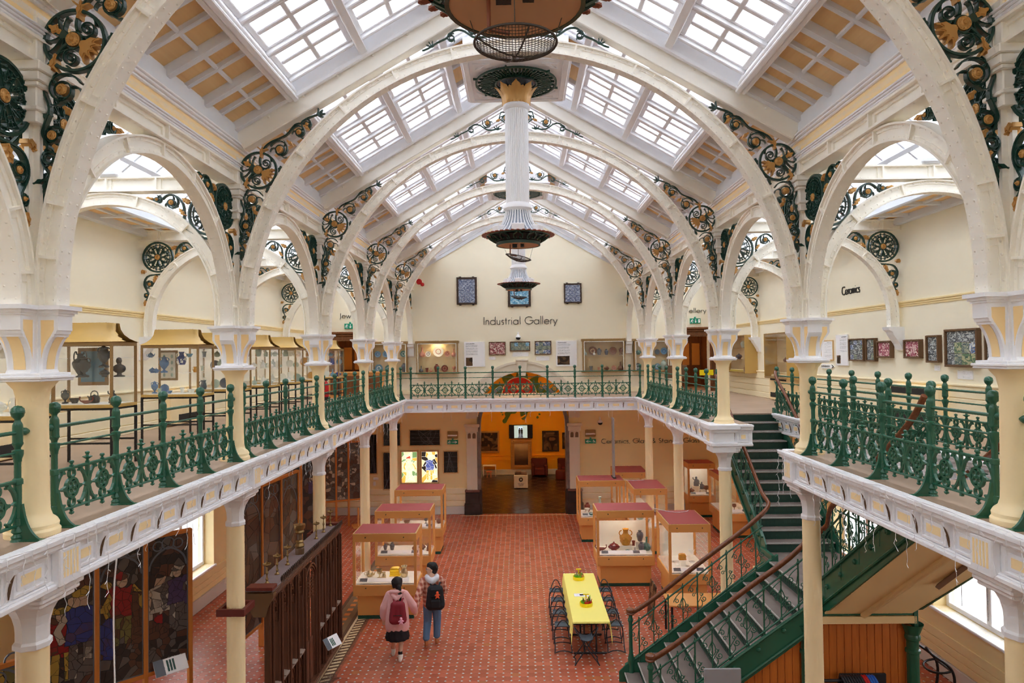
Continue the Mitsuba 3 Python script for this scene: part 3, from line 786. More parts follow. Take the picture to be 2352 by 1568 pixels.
def spandrel():
 """(green area, gold leaf area, [rosette centres and radii]) for the left spandrel"""
 G, L, R = [], [], []
 c = z1(555, 700); r = 325 * U1
 G.append(ring(c[0], c[1], r, 0.030, 14)); G.append(ring(c[0], c[1], 88 * U1, 0.016))
 for cc, rr, a0, cw in ((z1(690, 575), 105 * U1, 200, 1), (z1(520, 885), 100 * U1, 60, 1)):
  G.append(stroke(spiral(cc[0], cc[1], rr, 0.012, a0, 1.9 * cw, 40), 0.015, 0.009))
  for q in range(2):
   a = a0 + 120 * q + 60
   G.append(stroke(bez(cc + rr * 0.95 * np.array([math.cos(math.radians(a)), math.sin(math.radians(a))]), cc + rr * 1.35 * np.array([math.cos(math.radians(a + 25)), math.sin(math.radians(a + 25))]),
        cc + rr * 1.5 * np.array([math.cos(math.radians(a + 60)), math.sin(math.radians(a + 60))]), n=8), 0.016, 0.008))
 hub = z1(440, 640); G.append(Point(hub).buffer(0.042))
 for ang in (75, 105, 135, 200, 228, 255, 160):
  a = math.radians(ang); rr = r * (0.98 if ang in (228, 255) else 0.72)
  e = hub + rr * 0.8 * np.array([math.cos(a), math.sin(a)]); m = hub + rr * 0.5 * np.array([math.cos(a + 0.3), math.sin(a + 0.3)])
  G.append(stroke(bez(hub, m, e, n=8), 0.013, 0.009)); G.append(Point(e).buffer(0.014))
 # the two stems through the roundel
 G.append(stroke(bez(z1(590, 600), z1(560, 520), z1(600, 420)), 0.03, 0.02)); G.append(stroke(bez(z1(480, 740), z1(400, 800), z1(350, 890)), 0.03, 0.02))
 for ang in (-68, -45, -22, 2, 22):
  L.append(leaf(z1(630, 730), ang - 12, r * 0.72, 0.028, 2))
 L.append(leaf(z1(420, 620), 150, 0.12, 0.045, 2))
 for a_, p_ in ((80, z1(600, 470)), (250, z1(370, 850))):
  L.append(leaf(p_, a_, 0.16, 0.03, 2)); e = p_ + 0.1 * np.array([math.cos(math.radians(a_)), math.sin(math.radians(a_))])
  L.append(leaf(e, a_ + 60, 0.09, 0.016, 1)); L.append(leaf(e, a_ - 60, 0.09, 0.016, 1))
 R.append((z1(550, 695), 0.060))
 # upward run along the rafter
 for cc, rr in ((z1(945, 325), 190 * U1), (z1(1290, 10), 140 * U1)):
  G += scroll_unit(cc, rr, 160, 1); R.append((cc, 0.048 if rr > 0.13 else 0.036))
  L.append(leaf(cc + np.array([rr * 0.7, rr * 0.85]), -40, 0.11, 0.028, 2))
 G.append(stroke(smooth_path([z1(640, 340), z1(760, 200), z1(960, 110), z1(1080, 40), z1(1200, -110), z1(1330, -150)]), 0.020, 0.016))
 c3 = px2(703, 283); rr = 0.085
 G += scroll_unit(c3, rr, 160, 1, 0.016); R.append((c3, 0.024))
 G.append(stroke(smooth_path([z1(1330, -150), px2(705, 268), px2(722, 262), px2(737, 254)]), 0.018, 0.010))
 for ang in (15, 50, 85, -20):
  G.append(leaf(px2(728, 262), ang, 0.11, 0.018, 1))
 # downward run along the post
 lower = [(z1(435, 1225), 205 * U1, 0.048), (z2(222, 95), 78 * U2, 0.04), (z2(197, 262), 62 * U2, 0.0)]
 for cc, rr, ro in lower:
  G += scroll_unit(cc, rr, 20, -1)
  if ro: R.append((cc, ro))
  L.append(leaf(cc + np.array([rr * 0.1, -rr * 0.9]), -50, 0.12, 0.03, 2))
 G.append(stroke(smooth_path([z1(330, 900), z1(235, 1060), z1(225, 1230), z1(290, 1420), z2(160, 20), z2(148, 90), z2(185, 175), z2(150, 230), z2(148, 290), z2(190, 360), z2(175, 440)], 60), 0.020, 0.014))
 for ang in (-60, -100, 200, -30):
  G.append(leaf(z2(175, 400), ang, 0.13, 0.022, 2))
 for p_, ang in ((z1(690, 1100), 60), (z1(300, 1480), 200), (z1(960, 620), 250)):
  G.append(leaf(p_, ang, 0.10, 0.024, 2))
 return unary_union(G).buffer(0), unary_union(L).buffer(0), R
def lace(r, petals=8):
 """pierced roundel"""
 g = [ring(0, 0, r, 0.034, 14), ring(0, 0, r * 0.82, 0.010, 10), ring(0, 0, r * 0.22, 0.016)]
 for k in range(petals):
  a = 2 * math.pi * k / petals
  R2 = np.array([[math.cos(a), -math.sin(a)], [math.sin(a), math.cos(a)]])
  for sgn in (-1, 1):
   pts = bez((r * 0.2, 0), (r * 0.55, 0.02 * sgn), (r * 0.62, sgn * r * 0.2), (r * 0.9, sgn * r * 0.12), n=10)
   g.append(stroke(pts @ R2.T, 0.012, 0.010))
   sp = spiral(r * 0.62, sgn * r * 0.16, r * 0.13, r * 0.03, 180 if sgn > 0 else 180, 0.9 * sgn, 14)
   g.append(stroke(sp @ R2.T, 0.009))
  g.append(affinity.rotate(leaf((r * 0.34, 0), 0, r * 0.3, r * 0.06, 1), math.degrees(a), origin=(0, 0)))
  g.append(affinity.rotate(leaf((r * 0.62, 0), 0, r * 0.24, r * 0.045, 1), math.degrees(a + math.pi / petals), origin=(0, 0)))
 return unary_union(g).buffer(0)
def arch_spandrel(r_round):
 """ornament of the side arches in (a outwards from the crown side, z): roundel with a run each way; the origin is the roundel's centre"""
 G, L, R = [lace(r_round)], [], [((0, 0), 0.055)]
 G.append(stroke(smooth_path([(-r_round * 0.55, -r_round * 1.0), (-r_round * 1.25, -r_round * 0.25), (-r_round * 1.3, r_round * 0.5), (-r_round * 1.75, r_round * 0.95), (-r_round * 2.3, r_round * 0.75)]), 0.03, 0.02))
 for c, rr in (((-r_round * 1.85, r_round * 0.58), r_round * 0.36), ((-r_round * 2.55, r_round * 0.74), r_round * 0.22)):
  G += scroll_unit(np.array(c), rr, 60, 1, 0.018); R.append((c, rr * 0.34))
 L += [leaf((-r_round * 0.95, r_round * 0.55), 150, 0.13, 0.04, 3), leaf((-r_round * 1.2, -r_round * 0.05), 128, 0.13, 0.034, 3), leaf((-r_round * 2.75, r_round * 0.78), 178, 0.13, 0.03, 2)]
 # downwards
 G.append(stroke(smooth_path([(-r_round * 0.55, -r_round * 1.0), (r_round * 0.1, -r_round * 1.2), (r_round * 0.75, -r_round * 1.35), (r_round * 0.95, -r_round * 1.9), (r_round * 0.7, -r_round * 2.4), (r_round * 0.9, -r_round * 3.0)]), 0.03, 0.016))
 for c, rr in (((r_round * 0.55, -r_round * 1.85), r_round * 0.33), ((r_round * 0.75, -r_round * 2.6), r_round * 0.2)):
  G += scroll_unit(np.array(c), rr, -60, -1, 0.018); R.append((c, rr * 0.34))
 L += [leaf((r_round * 0.85, -r_round * 0.95), -10, 0.15, 0.045, 3), leaf((r_round * 0.1, -r_round * 1.25), -70, 0.16, 0.04, 3), leaf((r_round * 0.85, -r_round * 2.95), -80, 0.12, 0.03, 2)]
 return unary_union(G).buffer(0), unary_union(L).buffer(0), R
def rosette(r, n=14):
 mb = MB()
 mb.lathe([(0.0, 0.026), (r * 0.22, 0.024), (r * 0.3, 0.016), (r * 0.42, 0.022), (r * 0.55, 0.014), (r, 0.004), (r, -0.004), (0, -0.004)], 20)
 for k in range(n):
  a = 2 * math.pi * k / n
  mb.ball((r * 0.78 * math.cos(a), r * 0.78 * math.sin(a), 0.007), r * 0.16, 0, (1, 1, 0.7))
 v, f = mb.out()
 return v * [1, 1, 1], f
ROS = {}
def build_scroll(parent, green, gold, ros, to, depth, near_side, only=None, tag_side=''):
 """the flat drawing becomes cast iron: to(rows of a, z, t) -> world"""
 mb = MB(); mb.prism(green, -depth / 2, depth / 2, to)
 core = green.buffer(-0.005)
 mb.prism(core, -depth / 2 - 0.008, depth / 2 + 0.008, to)
 out = [('scrollwork', mb, 'm_scroll')]
 if gold is not None:
  mb = MB(); mb.prism(gold, -depth / 2 - 0.012, depth / 2 + 0.012, to)
  c2 = gold.buffer(-0.010)
  mb.prism(c2, -depth / 2 - 0.022, depth / 2 + 0.022, to); out.append(('gilt_leaves', mb, 'm_gold'))
 for (c, r) in ros:
  v, f = rosette(r)
  mb = MB()
  q = np.stack([c[0] + v[:, 0], c[1] + v[:, 1], near_side * (depth / 2 + 0.010 + v[:, 2])], 1)
  mb.add(to(q), f)
  mb.prism(Point(c).buffer(r), -depth / 2 - 0.012, depth / 2 + 0.012, to)
  out.append(('rosette', mb, 'm_gold'))
 return kit([(a, b, c, False) for a, b, c in out])
SP_G, SP_L, SP_R = spandrel()
K_SP = {s: build_scroll(None, SP_G, SP_L, SP_R, (lambda q, s=s: np.stack([-s * q[:, 0], q[:, 2], q[:, 1]], 1)), 0.05, -1) for s in (-1, 1)}
# crown ornament over each transverse arch
def crown():
 G, L, R = [], [], []
 for s in (-1, 1):
  G.append(stroke(np.array([(s * 0.06, 10.68), (s * 0.12, 10.85), (s * 0.22, 10.98), (s * 0.32, 10.98), (s * 0.36, 10.86), (s * 0.3, 10.8)]), 0.022, 0.016))
  c = (s * 0.60, 10.76); G += scroll_unit(np.array(c), 0.11, 90 - 60 * s, s, 0.016); R.append((c, 0.042))
  c = (s * 0.22, 10.86); G += scroll_unit(np.array(c), 0.13, 90 + 60 * s, -s, 0.016); R.append((c, 0.042))
  G.append(stroke(smooth_path([(s * 0.36, 10.66), (s * 0.48, 10.62), (s * 0.62, 10.63), (s * 0.76, 10.72), (s * 0.9, 10.72), (s * 1.0, 10.62), (s * 1.12, 10.56), (s * 1.22, 10.50), (s * 1.36, 10.44)]), 0.022, 0.012))
  c = (s * 0.93, 10.62); G += scroll_unit(np.array(c), 0.075, 90, s, 0.014)
  for ang in (60, 100, 140, 20):
   G.append(leaf((s * 0.40, 10.62), ang if s < 0 else 180 - ang, 0.10, 0.016, 1)); G.append(leaf((s * 1.22, 10.49), 180 - ang if s < 0 else ang, 0.09, 0.014, 1))
  L.append(leaf((s * 0.42, 10.8), 90 + 70 * s, 0.1, 0.025, 2))
 return unary_union(G).buffer(0), unary_union(L).buffer(0), R
CR = crown()
K_CR = build_scroll(None, CR[0], CR[1], CR[2], (lambda q: np.stack([q[:, 0], q[:, 2], q[:, 1]], 1)), 0.035, -1)
stiffs = [0.035] + [i / 14 for i in range(1, 14)] + [0.965]
w_, f_, s_, r_ = iron_arch(RI, RE, ZC, ZCAP, 0.17, lambda q: q, n=60, stiff=stiffs)
K_ARCH = kit([('web', w_, 'm_iron', 40), ('flanges', f_, 'm_iron', 40), ('stiffener', s_, 'm_iron', False), ('rivets', r_, 'm_iron', True)])
for k, y in enumerate(YC):
 key = thing('roof_arch', f'great cream riveted roof arch with green and gold scrollwork, {ORD[k]} from the viewer', 'iron arch')
 tw = move(0, y)
 place(key, K_ARCH, tw); tag(scene and [q for q in scene if q.startswith(key + '__rivets')][0], kind='stuff')
 for s in (-1, 1):
  place(key, K_SP[s], tw)
 place(key, K_CR, tw)
# ---- longitudinal arches with girder, and aisle arches
def side_arch_kit(s, span, ri, re, zc):
 to = lambda q: np.stack([q[:, 1], q[:, 0], q[:, 2]], 1)    # a -> y, t -> x
 web, fl, stf, rv = iron_arch(ri, re, zc, ZCAP, 0.17, to, n=44, stiff=[0.04] + [i / 8 for i in range(1, 8)] + [0.96])
 parts = [('web', web, 'm_iron', 40), ('flanges', fl, 'm_iron', 40), ('stiffener', stf, 'm_iron', False), ('rivets', rv, 'm_iron', True)]
 g = MB(); h = span / 2
 g.box(-0.05, 0.05, -h, h, 8.50, 8.74); g.box(-0.13, 0.13, -h, h, 8.50, 8.525); g.box(-0.13, 0.13, -h, h, 8.70, 8.725)
 for sx in (-1, 1):
  g.box(sx * 0.05, sx * 0.075, -h, h, 8.525, 8.565); g.box(sx * 0.05, sx * 0.075, -h, h, 8.66, 8.70)
  for y in np.linspace(-h, h, 5):
   g.box(sx * 0.05, sx * 0.075, y - 0.06, y + 0.06, 8.565, 8.66); g.box(sx * 0.05, sx * 0.12, y - 0.015, y + 0.015, 8.525, 8.70)
 parts.append(('girder', g, 'm_iron', False))
 rr = MB()
 for y in np.arange(-h + 0.06, h, 0.105):
  for sx in (-1, 1):
   for z in (8.545, 8.68):
    rr.dome((sx * 0.075, y, z), (sx, 0, 0), 0.0125, n=5)
  for sx in (-0.09, 0.09):
   rr.dome((sx, y, 8.50), (0, 0, -1), 0.0125, n=5)
 parts.append(('girder_rivets', rr, 'm_iron', True))
 return kit(parts)
BAY = 4.167
K_SIDE = side_arch_kit(1, BAY, 1.825, 2.02, 6.48)
AS_G, AS_L, AS_R = arch_spandrel(0.30)
K_SIDE_SC = {(s, d): build_scroll(None, AS_G, AS_L, AS_R, (lambda q, d=d: np.stack([q[:, 2], d * (q[:, 0] + 1.72), q[:, 1] + 8.13], 1)), 0.05, -s) for d in (-1, 1) for s in (-1, 1)}
for s in (-1, 1):
 nm = 'left' if s < 0 else 'right'
 for k in range(5):
  ym = (YC[k] + YC[k + 1]) / 2
  key = thing('arcade_arch', f'{[0, "first", "second", "third", "fourth"][k]} whole arcade arch from the viewer on the {nm}, cream and riveted' if k else f'cream arcade arch cut off by the {nm} edge of the picture', 'iron arch')
  tw = move(s * W, ym)
  place(key, K_SIDE, tw)
  for q in ('rivets', 'girder_rivets'): tag(f'{key}__{q}', kind='stuff')
  for d in (-1, 1):
   place(key, K_SIDE_SC[s, d], tw)
# short last bay
LB = YE - YC[5]
for s in (-1, 1):
 nm = 'left' if s < 0 else 'right'
 to = lambda q: np.stack([q[:, 1], q[:, 0], q[:, 2]], 1)
 key = thing('arcade_arch', f'cream arcade arch meeting the end wall on the {nm}', 'iron arch')
 ri = LB / 2 - 0.26
 w_, f_, s_, r_ = iron_arch(ri, ri + 0.195, 6.58, ZCAP, 0.17, to, n=36, stiff=[i / 8 for i in range(1, 8)])
 tw = move(s * W, (YC[5] + YE) / 2)
 part(key, 'web', w_, 'm_iron', 40, tw); part(key, 'flanges', f_, 'm_iron', 40, tw); place(key, kit([('stiffener', s_, 'm_iron', False)]), tw); part(key, 'rivets', r_, 'm_iron', True, tw, kind='stuff')
 g = MB(); h = LB / 2
 g.box(-0.05, 0.05, -h, h, 8.45, 8.74); g.box(-0.13, 0.13, -h, h, 8.50, 8.525); g.box(-0.13, 0.13, -h, h, 8.70, 8.725)
 part(key, 'girder', g, 'm_iron', False, tw)
 for d in (-1, 1):
  place(key, build_scroll(None, AS_G, AS_L, AS_R, (lambda q, d=d: np.stack([q[:, 2], d * (q[:, 0] + 1.60), q[:, 1] + 8.13], 1)), 0.05, -s), tw)
 mb = MB(); mb.prism(Polygon([(0, 5.95), (0.1, 6.0), (0.13, 6.3), (0.24, 6.36), (0.24, 6.42), (0.3, 6.46), (0, 6.46)]), -0.12, 0.12, lambda q: np.stack([s * W + q[:, 2], YE - q[:, 0], q[:, 1]], 1))
 part(key, 'corbel', mb, 'm_white')
# aisle arches
ra_i, ra_e, zca = 1.555, 1.74, 6.69
XM = 4.39 + ra_i
def aisle_kit(s):
 to = lambda q: np.stack([s * (XM + q[:, 0]), q[:, 1], q[:, 2]], 1)
 web, fl, stf, rv = iron_arch(ra_i, ra_e, zca, ZCAP, 0.15, to, n=40, stiff=[i / 7 for i in range(1, 7)])
 parts = [('web', web, 'm_iron', 40), ('flanges', fl, 'm_iron', 40), ('stiffener', stf, 'm_iron', False), ('rivets', rv, 'm_iron', True)]
 g = MB(); f = lambda a: s * a
 g.box(f(4.13), f(7.75), -0.04, 0.04, 8.43, 8.64); g.box(f(4.13), f(7.75), -0.1, 0.1, 8.43, 8.452); g.box(f(4.13), f(7.75), -0.1, 0.1, 8.62, 8.642)
 for sy in (-1, 1):
  for x in (4.5, 5.22, 5.945, 6.67, 7.4):
   g.box(f(x - 0.06), f(x + 0.06), sy * 0.04, sy * 0.06, 8.452, 8.62); g.box(f(x - 0.012), f(x + 0.012), sy * 0.04, sy * 0.1, 8.452, 8.62)
 parts.append(('girder', g, 'm_iron', False))
 rr = MB()
 for x in np.arange(4.3, 7.7, 0.105):
  for sy in (-1, 1):
   rr.dome((f(x), sy * 0.041, 8.475), (0, sy, 0), 0.0125, n=5); rr.dome((f(x), sy * 0.041, 8.6), (0, sy, 0), 0.0125, n=5)
 parts.append(('girder_rivets', rr, 'm_iron', True))
 cb = MB()
 cb.prism(Polygon([(0, 5.98), (0.05, 6.0), (0.10, 6.12), (0.22, 6.3), (0.24, 6.36), (0.30, 6.4), (0.32, 6.46), (0, 6.46)]), -0.13, 0.13, lambda q: np.stack([f(XW) - s * q[:, 0], q[:, 2], q[:, 1]], 1))
 parts.append(('corbel', cb, 'm_white', False))
 pt = MB(); pt.box(f(5.82), f(5.98), -0.08, 0.08, 8.64, 9.7, 0.03); pt.box(f(5.75), f(6.05), -0.15, 0.15, 8.64, 8.74, 0.03)
 parts.append(('post', pt, 'm_roofwhite', False))
 return kit(parts)
for s in (-1, 1):
 nm = 'left' if s < 0 else 'right'
 K = aisle_kit(s)
 SC = {d: build_scroll(None, AS_G, AS_L, AS_R, (lambda q, d=d, s=s: np.stack([s * (XM + d * (q[:, 0] + 1.47)), q[:, 2], q[:, 1] + 8.10], 1)), 0.05, -1) for d in (-1, 1)}
 for k, y in enumerate(YC):
  if k == 0:
   continue
  key = thing('aisle_arch', f'aisle arch at the {[0, "nearest", "second", "third", "fourth", "farthest"][k]} {nm} column, ending on a white wall corbel', 'iron arch')
  tw = move(0, y)
  place(key, K, tw)
  for q in ('rivets', 'girder_rivets'): tag(f'{key}__{q}', kind='stuff')
  for d in (-1, 1):
   place(key, SC[d], tw)
# ---------------------------------------------------------------- columns
def column_kit():
 P_ = []
 sh = MB(); sh.lathe([(0.205, 4.54), (0.205, 4.58), (0.19, 4.60), (0.195, 4.63), (0.18, 4.66), (0.145, 4.69), (0.128, 4.74), (0.122, 4.9), (0.115, 5.6), (0.118, 5.68), (0.135, 5.76), (0.19, 5.83)], 32)
 P_.append(('shaft', sh, 'm_shaft', 35))
 cp = MB()
 for hx, z0, z1 in ((0.215, 5.83, 5.85), (0.225, 5.85, 5.875), (0.2, 5.875, 5.90)):
  cp.box(-hx, hx, -hx, hx, z0, z1, 0.006)
 cp.box(-0.115, 0.115, -0.115, 0.115, 5.9, 6.45)
 prof = Polygon(np.vstack([[(0.0, 5.9), (0.165, 5.9)], bez((0.15, 5.93), (0.155, 6.1), (0.235, 6.20)), [(0.245, 6.2), (0.25, 6.225), (0.262, 6.225), (0.268, 6.25), (0.278, 6.255), (0.278, 6.38), (0.0, 6.38)]]))
 for a in range(4):
  Rm = rot(a * math.pi / 2)
  cp.prism(prof, -0.095, 0.095, lambda q: np.stack([q[:, 0], q[:, 2], q[:, 1]], 1) @ Rm.T)
  for o, z0, z1 in ((0.29, 6.38, 6.40), (0.305, 6.40, 6.425), (0.33, 6.425, 6.46)):
   cp.fbox(lambda q: q @ Rm.T, 0, o, -0.095 - (o - 0.278), 0.095 + (o - 0.278), z0, z1)
 P_.append(('capital', cp, 'm_white', False))
 pn = MB()
 chk = Polygon(np.vstack([[(0.135, 6.34), (0.245, 6.34), (0.245, 6.26)], bez((0.225, 6.22), (0.15, 6.12), (0.14, 6.02), n=6)]))
 strip = bez((0.15, 5.93), (0.155, 6.1), (0.235, 6.20), n=10)
 for a in range(4):
  Rm = rot(a * math.pi / 2)
  for t in (-0.0965, 0.0945):
   pn.mark(); pn.prism(chk, t, t + 0.002, lambda q: np.stack([q[:, 0], q[:, 2], q[:, 1]], 1) @ Rm.T)
  v = np.vstack([np.c_[strip[:, 0] + 0.0025, np.full(10, -0.05), strip[:, 1]], np.c_[strip[:, 0] + 0.0025, np.full(10, 0.05), strip[:, 1]]])
  pn.mark(); pn.add(v @ Rm.T, [[i, i + 1, 11 + i, 10 + i] for i in range(9)])
 P_.append(('peach_panel', pn, 'm_peach', False))
 po = MB(); po.box(-0.075, 0.075, -0.02, 0.02, 6.46, 8.5); po.box(-0.02, 0.02, -0.075, 0.075, 6.46, 8.5)
 po.box(-0.11, 0.11, -0.11, 0.11, 8.0, 8.9, 0.01)
 for z0, z1, o in ((8.1, 8.14, 0.13), (8.3, 8.34, 0.14), (8.34, 8.42, 0.16), (8.42, 8.5, 0.18)):
  po.box(-o, o, -o, o, z0, z1, 0.008)
 P_.append(('roof_post', po, 'm_iron', False))
 # ground storey
 lc = MB(); lc.lathe([(0.22, 0.0), (0.22, 0.12), (0.19, 0.15), (0.2, 0.2), (0.15, 0.26), (0.135, 0.34), (0.128, 0.6), (0.122, 3.62)], 32)
 P_.append(('lower_shaft', lc, 'm_shaft', 35))
 ca = MB(); ca.lathe([(0.125, 3.60), (0.145, 3.61), (0.145, 3.65), (0.125, 3.67), (0.125, 3.74), (0.13, 3.8), (0.15, 3.88), (0.19, 3.95), (0.215, 3.98)], 8)
 ca.box(-0.22, 0.22, -0.22, 0.22, 3.98, 4.02, 0.01); ca.box(-0.25, 0.25, -0.25, 0.25, 4.02, 4.07, 0.015); ca.box(-0.27, 0.27, -0.27, 0.27, 4.07, 4.12, 0.01)
 P_.append(('lower_capital', ca, 'm_white', False))
 return kit(P_)
KC = column_kit()
for s in (-1, 1):
 for k, y in enumerate(YC):
  if k == 0:
   continue
  nm = 'left' if s < 0 else 'right'
  pos = ['', 'nearest, at the edge of the picture', 'second, beside the near stretch of railing' if s < 0 else 'second, in front of the stairs', 'third', 'fourth', 'farthest, at the corner of the cross gallery'][k]
  key = thing('iron_column', f'peach column with white bracketed capital on the {nm} side, {pos}', 'column')
  place(key, KC, move(s * W, y))
# ---------------------------------------------------------------- green railings
def post_kit():
 p = MB()
 p.lathe([(0.0, 1.10), (0.026, 1.094), (0.046, 1.075), (0.052, 1.05), (0.05, 1.047), (0.053, 1.043), (0.05, 1.036), (0.044, 1.01), (0.024, 0.99), (0.021, 0.975), (0.032, 0.955), (0.036, 0.945), (0.038, 0.93),
    (0.038, 0.80), (0.041, 0.798), (0.041, 0.785), (0.037, 0.78), (0.022, 0.75), (0.024, 0.742), (0.042, 0.735), (0.043, 0.70), (0.03, 0.66), (0.03, 0.645), (0.026, 0.64), (0.026, 0.51), (0.035, 0.505),
    (0.04, 0.49), (0.04, 0.46), (0.03, 0.455), (0.03, 0.19), (0.036, 0.185), (0.036, 0.13), (0.026, 0.125), (0.028, 0.11), (0.044, 0.09), (0.046, 0.075), (0.03, 0.06), (0.032, 0.052), (0.048, 0.035), (0.042, 0.02), (0.052, 0.0)], 16)
 br = MB()
 pr_ = Polygon(np.vstack([[(0.0, 0.0), (0.20, 0.0), (0.20, 0.012), (0.185, 0.014)], bez((0.18, 0.016), (0.07, 0.08), (0.045, 0.3), n=10), [(0.0, 0.3)]]))
 br.prism(pr_, -0.012, 0.012, lambda q: np.stack([q[:, 0], q[:, 2], q[:, 1]], 1)); br.box(0.02, 0.21, -0.035, 0.035, 0, 0.012)
 return p, br
POST, BRACKET = post_kit()
def panel_kit(L):
 """the low pierced panel between two posts (along y, from 0 to L), with its small baluster"""
 G = []
 zt, zb, zc = 0.485, 0.125, 0.305
 for cx in (L * 0.25, L * 0.75):
  G.append(ring(cx, zc, 0.085, 0.02, 8))
  for q in range(4):
   a = math.pi / 4 + q * math.pi / 2
   G.append(ring(cx + 0.042 * math.cos(a) * 1.0, zc + 0.042 * math.sin(a), 0.03, 0.012, 5))
  for sg in (-1, 1):
   G.append(ring(cx, zc + sg * 0.131, 0.038, 0.016, 6))
   G.append(Polygon([(cx + sg * 0.085, zc - 0.03), (cx + sg * 0.135, zc), (cx + sg * 0.085, zc + 0.03)]))
   G.append(leaf((cx + sg * 0.088, zc), 90 - 90 * sg, 0.055, 0.03, 1))
 for bx in (0.0, L / 2, L):
  for sx in (-1, 1):
   if (bx == 0 and sx < 0) or (bx == L and sx > 0):
    continue
   for sz in (-1, 1):
    e = np.array([bx + sx * 0.105, zc + sz * 0.155])
    G.append(stroke(bez((bx + sx * 0.012, zc), (bx + sx * 0.035, zc + sz * 0.11), e, n=8), 0.026, 0.018)); G.append(Point(e).buffer(0.018, quad_segs=3)); G.append(Point(e + [sx * 0.02, -sz * 0.012]).buffer(0.011, quad_segs=3))
   G.append(Polygon([(bx, zc - 0.035), (bx + sx * 0.07, zc), (bx, zc + 0.035)]))
 pan = MB(); pan.prism(unary_union(G).simplify(0.002), -0.014, 0.014, lambda q: np.stack([q[:, 2], q[:, 0], q[:, 1]], 1))
 rails = []
 for z, r in ((zt, 0.014), (zb, 0.012)):
  m = MB(); m.box(-0.016, 0.016, 0.0, L, z - r, z + r, 0.006); rails.append(m)
 bal = MB(); bal.box(-0.014, 0.014, L / 2 - 0.014, L / 2 + 0.014, 0.09, 0.50)
 bal.lathe([(0.018, 0.0), (0.02, 0.02), (0.012, 0.03), (0.014, 0.04), (0.042, 0.06), (0.042, 0.066), (0.014, 0.075), (0.012, 0.085), (0.02, 0.095), (0.02, 0.108), (0.0, 0.118)], 10, (0, L / 2, 0.49))
 fin = MB()
 for cx in (L * 0.25, L * 0.75):
  fin.mark(); fin.lathe([(0.016, 0.0), (0.022, 0.01), (0.012, 0.018), (0.012, 0.026), (0.023, 0.036), (0.02, 0.052), (0.0, 0.06)], 8, (0, cx, 0.497))
  fin.mark(); fin.lathe([(0.0, -0.055), (0.018, -0.045), (0.024, -0.034), (0.012, -0.02), (0.02, -0.01), (0.014, 0.0)], 8, (0, cx, 0.113))
 return kit([('pierced_panel', pan, 'm_green', False), ('panel_rail', rails[0], 'm_green', False), ('panel_rail', rails[1], 'm_green', False), ('baluster', bal, 'm_green', 30), ('finial', fin, 'm_green', 30)])
K_POST = kit([('post', POST, 'm_green', 40)])
K_BR = kit([('bracket_foot', BRACKET, 'm_green', False)])
PAN = {}
BARS = {}
def bars(L):
 if L not in BARS:
  a = MB(); a.tube([(0, 0, 0.88), (0, L, 0.88)], 0.0165, 8)
  b = MB(); b.tube([(0, 0, 0.715), (0, L, 0.715)], 0.011, 6)
  BARS[L] = kit([('top_rail', a, 'm_green', True), ('middle_rail', b, 'm_green', True)])
 return BARS[L]
def railing(label, pts, foot=None, stub=(None, None), skip_posts=()):
 """pts: post positions (x, y); foot: direction in which the bracket feet point"""
 key = thing('railing', label, 'railing', 'green gallery railings')
 pts = [np.array(p, float) for p in pts]
 for i, p in enumerate(pts):
  if i not in skip_posts:
   place(key, K_POST, move(p[0], p[1], ZG))
   if foot is not None:
    place(key, K_BR, move(p[0], p[1], ZG, math.degrees(math.atan2(foot[1], foot[0]))))
 for a, b in zip(pts[:-1], pts[1:]):
  d = b - a; L = round(float(np.linalg.norm(d)), 3)
  if L < 0.12:
   continue
  tw = move(a[0], a[1], ZG, math.degrees(math.atan2(-d[0], d[1])))
  place(key, bars(L), tw)
  if L > 0.5:
   if L not in PAN:
    PAN[L] = panel_kit(L)
   place(key, PAN[L], tw)
 for (i, dy) in [q for q in stub if q]:
  p = pts[i]; m = MB()
  prof = [(0.016, 0.0), (0.03, 0.02), (0.034, 0.05), (0.022, 0.08), (0.028, 0.1), (0.028, 0.13), (0.0, 0.15)]
  sg = 1 if dy > 0 else -1
  m.lathe(prof, 10, (p[0], p[1] + sg * 0.03, ZG + 0.88), lambda v: np.stack([v[:, 0], sg * v[:, 2], v[:, 1]], 1))
  part(key, 'end_knob', m, 'm_green', 40)
 return key
NTH = ['nearest', 'second', 'third', 'fourth', 'fifth']
for k in range(5):
 ys = [YC[k] + 0.23 + 0.93 * i for i in range(5)]
 railing(f'green iron railing with ball-topped posts on the left gallery, {NTH[k]} stretch from the viewer', [(-4.10, y) for y in ys], (1, 0), ((0, -1), (4, 1)))
railing('short green railing at the left corner before the cross gallery', [(-4.10, 22.74), (-4.0, 23.22)], (1, 0))
railing('long green railing of the cross gallery facing the viewer', [(-4.0, 23.22)] + [(-3.656 + 0.914 * i, 23.22) for i in range(9)] + [(4.0, 23.22)], None, skip_posts=(0, 10))
railing('short green railing at the right corner before the cross gallery', [(4.0, 23.22), (4.10, 22.74)], (-1, 0))
for k, nm in ((4, 'green iron railing on the right gallery next to the cross gallery'), (3, 'green iron railing on the right gallery just beyond the head of the stairs'),
    (1, 'green iron railing on the right gallery in front of the stairwell'), (0, 'green iron railing at the right edge of the picture')):
 ys = [YC[k] + 0.23 + 0.93 * i for i in range(5)]
 railing(nm, [(4.10, y) for y in ys], (-1, 0), ((0, -1), (4, 1)))
railing('green railing along the wall side of the stairwell', [(6.08, 5.37 + 0.93 * i) for i in range(13)])
railing('green railing on the nave side of the stairwell head', [(4.72, 9.9), (4.72, 8.97), (4.72, 8.04)])
